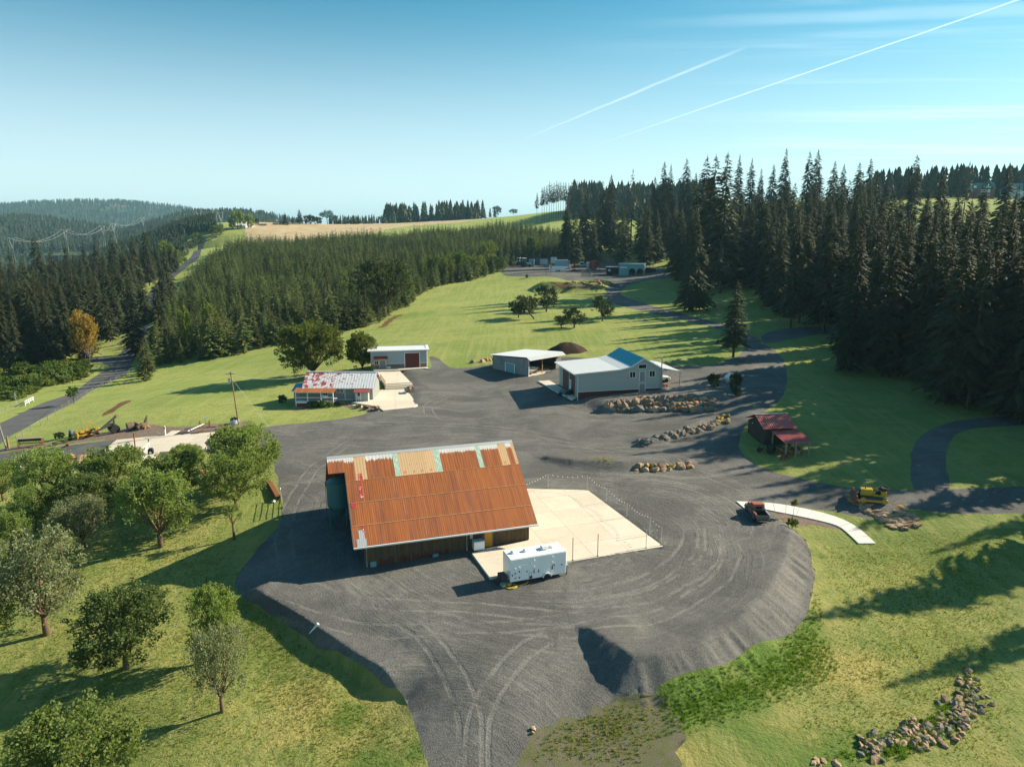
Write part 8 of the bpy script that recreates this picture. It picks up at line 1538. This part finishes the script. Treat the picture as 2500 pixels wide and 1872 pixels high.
c = q(1600, 765); o = thing('long_garage', (c[0], YH, c[2]), 0, 'blue-roofed long garage right of the chalet', 'garage'); L_ = q(1900, 765)[0] - c[0]; MB().b2((-8, 0, -5), (L_, 9, 3)).build('wall', 'blue_siding', o); MB().prism([(-9, 3), (-5, 8), (L_ * .3, 8), (L_ * .36, 3)], -.5, 9, 'y').build('roof', 'tractor_blue', o); MB().prism([(L_ * .38, 3), (L_ * .42, 7), (L_ + 2, 7), (L_ + 2, 3)], -.5, 9, 'y').build('roof', 'rust_red', o); MB().b2((0, -.1, -.5), (6, -.01, 2.4)).build('garage_door', 'pale_blue', o)
# ------------------------------------------------------------------ farms on the skyline
def far_house(px, py, wpx, hpx, label, roof='zinc', wall='brown_boards', n=4, name='far_house', dpt=9):
    b = P(px, py); w = width_m(wpx, b); h = width_m(hpx, b); o = thing(name, b, 0, label, 'house'); MB().b2((-w / 2, 0, -1), (w / 2, dpt, h * .55)).build('wall', wall, o); m = MB(); m.prism([(-.8, h * .53), (dpt / 2, h), (dpt + .8, h * .53), (dpt + .8, h * .5), (-.8, h * .5)], -w / 2 - .8, w / 2 + .8, 'x'); m.build('roof', roof, o)
    for i in range(n): x = -w / 2 + w * (i + .5) / n; MB().b2((x - w / n * .28, -.1, h * .15), (x + w / n * .28, -.01, h * .42)).build('window', 'pale_blue' if i % 2 else 'white_paint', o)
    return o
far_house(996, 541, 36, 12, 'long low farmhouse with a grey roof on the ridge', 'bark_grey', 'sage_dark', 6); far_house(692, 549, 22, 8, 'dark low barn beside the narrow skyline fir', 'dark_steel', 'dark_boards', 2, 'far_barn'); far_house(585, 555, 30, 8, 'white farm under the pale olive tree', 'white_paint', 'white_paint', 4); far_house(610, 554, 12, 6, 'small pale outbuilding right of the white farm', 'zinc', 'cream', 2, 'far_shed'); far_house(640, 551, 14, 5, 'dark red shed beside the road crest', 'rust', 'dark_boards', 2, 'far_shed'); far_house(672, 549, 12, 5, 'small brown roof peeking over the hay field', 'rust', 'brown_boards', 2, 'far_shed')
b = P(1071, 540); h_ = top_height(1071, 506, b); o = thing('flag_pole', b, 0, 'white flag pole with a hanging flag beside the ridge farmhouse', 'flag pole'); MB().tube([(0, 0, 0), (0, 0, h_)], .35, 6).build('pole', 'white_paint', o); MB().add([(.3, 0, h_ - .5), (1.3, .2, h_ - 1), (1.0, 0, h_ - 5.5), (.3, .1, h_ - 5)], [(0, 1, 2, 3)]).build('flag', 'tractor_red', o)
# ------------------------------------------------------------------ pylons and power lines
def pylon(px, pbase, ptop, y, label, wide=1.0, lat=True):
    b = aty(px, pbase, y); t_ = aty(px, ptop, y); h = t_[2] - b[2] + 18; o = thing('pylon', (b[0], y, b[2] - 18), 0, label, 'pylon'); w = h * .10 * wide; r_ = .22 * y / 900
    for s in (-1, 1):
        MB().tube([(s * w * .55, 0, 0), (s * w * .16, 0, h * .62), (s * w * .7, 0, h * .86), (s * w * .7, 0, h)], r_, 4).build('leg', 'wire_pale', o)
        MB().tube([(s * w * .16, 0, h * .62), (0, 0, h * .55)], r_ * .8, 4).build('strut', 'wire_pale', o)
    MB().tube([(-w * 1.2, 0, h * .97), (w * 1.2, 0, h * .97)], r_, 4).build('crossarm', 'wire_pale', o)
    m = MB()
    for k in range(5): z = h * .12 * k; m.tube([(-w * .55 * (1 - k * .14), 0, z), (w * .55 * (1 - (k + 1) * .14), 0, z + h * .12)], r_ * .6, 3)
    m.build('lattice', 'wire_pale', o); return Vector((b[0], y, b[2] + t_[2] - b[2]))
T1 = pylon(488, 545, 509, 1050, 'left pylon of the pair on the ridge behind the plantation', 1.2); T2 = pylon(527, 545, 509, 1050, 'right pylon of the pair on the ridge behind the plantation', 1.2); pylon(541, 548, 517, 1300, 'smaller pylon behind the pair on the ridge', 1.2)
L1 = pylon(30, 600, 580, 760, 'pale pylon at the left edge above the wood'); L2 = pylon(161, 578, 560, 900, 'pale pylon above the left wood below the green hill'); L3 = pylon(252, 568, 551, 1000, 'pale pylon in the valley before the blue hill'); L4 = pylon(279, 565, 545, 1150, 'second pale pylon in the valley before the blue hill'); L5 = pylon(350, 550, 530, 1400, 'farthest pale pylon in the valley')
for k, (a, b, lab) in enumerate(((L1, L2, 'pale power line between the two leftmost pylons'), (L2, L3, 'pale power line rising to the valley pylons'), (L3, L4, 'short pale power line between the valley pylons'), (L4, L5, 'pale power line climbing to the farthest pylon'))):
    for dx in (-4, 4): wire(a + Vector((dx, 0, 0)), b + Vector((dx, 0, 0)), 9, .11, 'wire_pale', lab + (' (lower strand)' if dx < 0 else ' (upper strand)'))
# ------------------------------------------------------------------ grass tufts and weeds where they can be told apart
def tuft(seed, n, h, mt, lean=.35):
    rg = random.Random(seed); V = []; Fc = []
    for i in range(n):
        a = rg.uniform(0, 6.28); r_ = rg.uniform(0, .12); p = Vector((r_ * math.cos(a), r_ * math.sin(a), -.03)); d_ = Vector((rg.gauss(0, lean), rg.gauss(0, lean), 1)) * h * rg.uniform(.6, 1.2); s = Vector((math.cos(a + 1.57), math.sin(a + 1.57), 0)) * .022
        k = len(V); V += [p - s, p + s, p + d_]; Fc.append((k, k + 1, k + 2))
    return mesh_np('tuft', V, Fc, mt)
TU = [tuft(i, 11, .34, 'grass_blades') for i in range(3)]; TD = [tuft(10 + i, 9, .26, 'dry_blades') for i in range(2)]
def field(pxpoly, n, avoid=None, jit=0):
    poly = [P(*p)[:2] for p in pxpoly]; a = np.array(poly); lo, hi = a.min(0), a.max(0); x = RNG.uniform(lo[0], hi[0], n * 3); y = RNG.uniform(lo[1], hi[1], n * 3); m = inside(poly, x, y); dd, _ = dist_poly(poly, x, y); m &= dd > RNG.uniform(0, 1, len(x)) ** 1.5 * 5.0; x, y = x[m][:n], y[m][:n]; return np.c_[x, y, height(x, y)]
yp = [tuple(q[:2]) for q in PV(yard)]
def off_yard(p): return p[~inside(yp, p[:, 0], p[:, 1])]
p = off_yard(field([(1600, 1690), (1760, 1635), (1880, 1580), (1960, 1510), (2000, 1430), (2020, 1560), (2060, 1640), (1960, 1700), (1850, 1740), (1700, 1790), (1610, 1800)], 9000)); tag(scatter('long_grass', 'bright long grass below the gravel bank on the right', 'grass', p, RNG.uniform(.4, .95, len(p)), TU), kind='stuff')
p = off_yard(field([(600, 1430), (760, 1560), (900, 1680), (1000, 1740), (1050, 1872), (700, 1880), (600, 1700), (560, 1500)], 9000)); scatter('meadow_grass', 'yellow-green rough grass left of the gravel ramp', 'grass', p, RNG.uniform(.25, .6, len(p)), TU[:1] + TD)
p = off_yard(field([(1290, 1860), (1330, 1760), (1480, 1690), (1600, 1700), (1620, 1800), (1560, 1872)], 1500)); scatter('weeds', 'patchy weeds on the stony slope at the bottom of the ramp', 'weeds', p, RNG.uniform(.3, .8, len(p)), TU[:1] + TD)
p = field([(1990, 1860), (2120, 1800), (2250, 1750), (2340, 1690), (2360, 1640), (2400, 1660), (2390, 1740), (2330, 1800), (2200, 1860)], 4200); scatter('long_grass', 'long green grass round the stone strip in the lower right lawn', 'grass', p, RNG.uniform(.6, 1.3, len(p)), TU)
p = off_yard(field([(0, 1880), (0, 1250), (560, 1200), (620, 1400), (700, 1880)], 16000)); scatter('mown_grass', 'mown orchard grass with clippings', 'grass', p, RNG.uniform(.25, .6, len(p)), TU[:1] + TD)
p = off_yard(field([(1990, 1330), (2240, 1300), (2500, 1290), (2500, 1880), (2000, 1880), (1900, 1700), (2040, 1500)], 12000)); scatter('mown_grass', 'mown lawn grass on the right slope', 'grass', p, RNG.uniform(.25, .6, len(p)), TU[:1] + TD)
p = field([(1430, 1125), (1480, 1123), (1545, 1140), (1560, 1155), (1480, 1150)], 420); scatter('weeds', 'sparse yellowish weeds on the gravel bank behind the slab', 'weeds', p, RNG.uniform(.5, 1.1, len(p)), TD)
# ------------------------------------------------------------------ air
hz_m = bpy.data.materials.new('haze'); hz_m.use_nodes = True; t = NT(hz_m.node_tree)
vol = t.n('ShaderNodeVolumePrincipled', {'Color': (.40, .75, .95, 1), 'Density': 0.00007, 'Anisotropy': .15})
t.n('ShaderNodeOutputMaterial', {'Volume': vol.outputs[0]})
o = MB().b2((-15200, -400, -96), (15200, 15200, 330)).build('haze', None); o.data.materials.append(hz_m); o['kind'] = 'stuff'; o['label'] = 'thin blue haze filling the air over the valley'; o['category'] = 'haze'
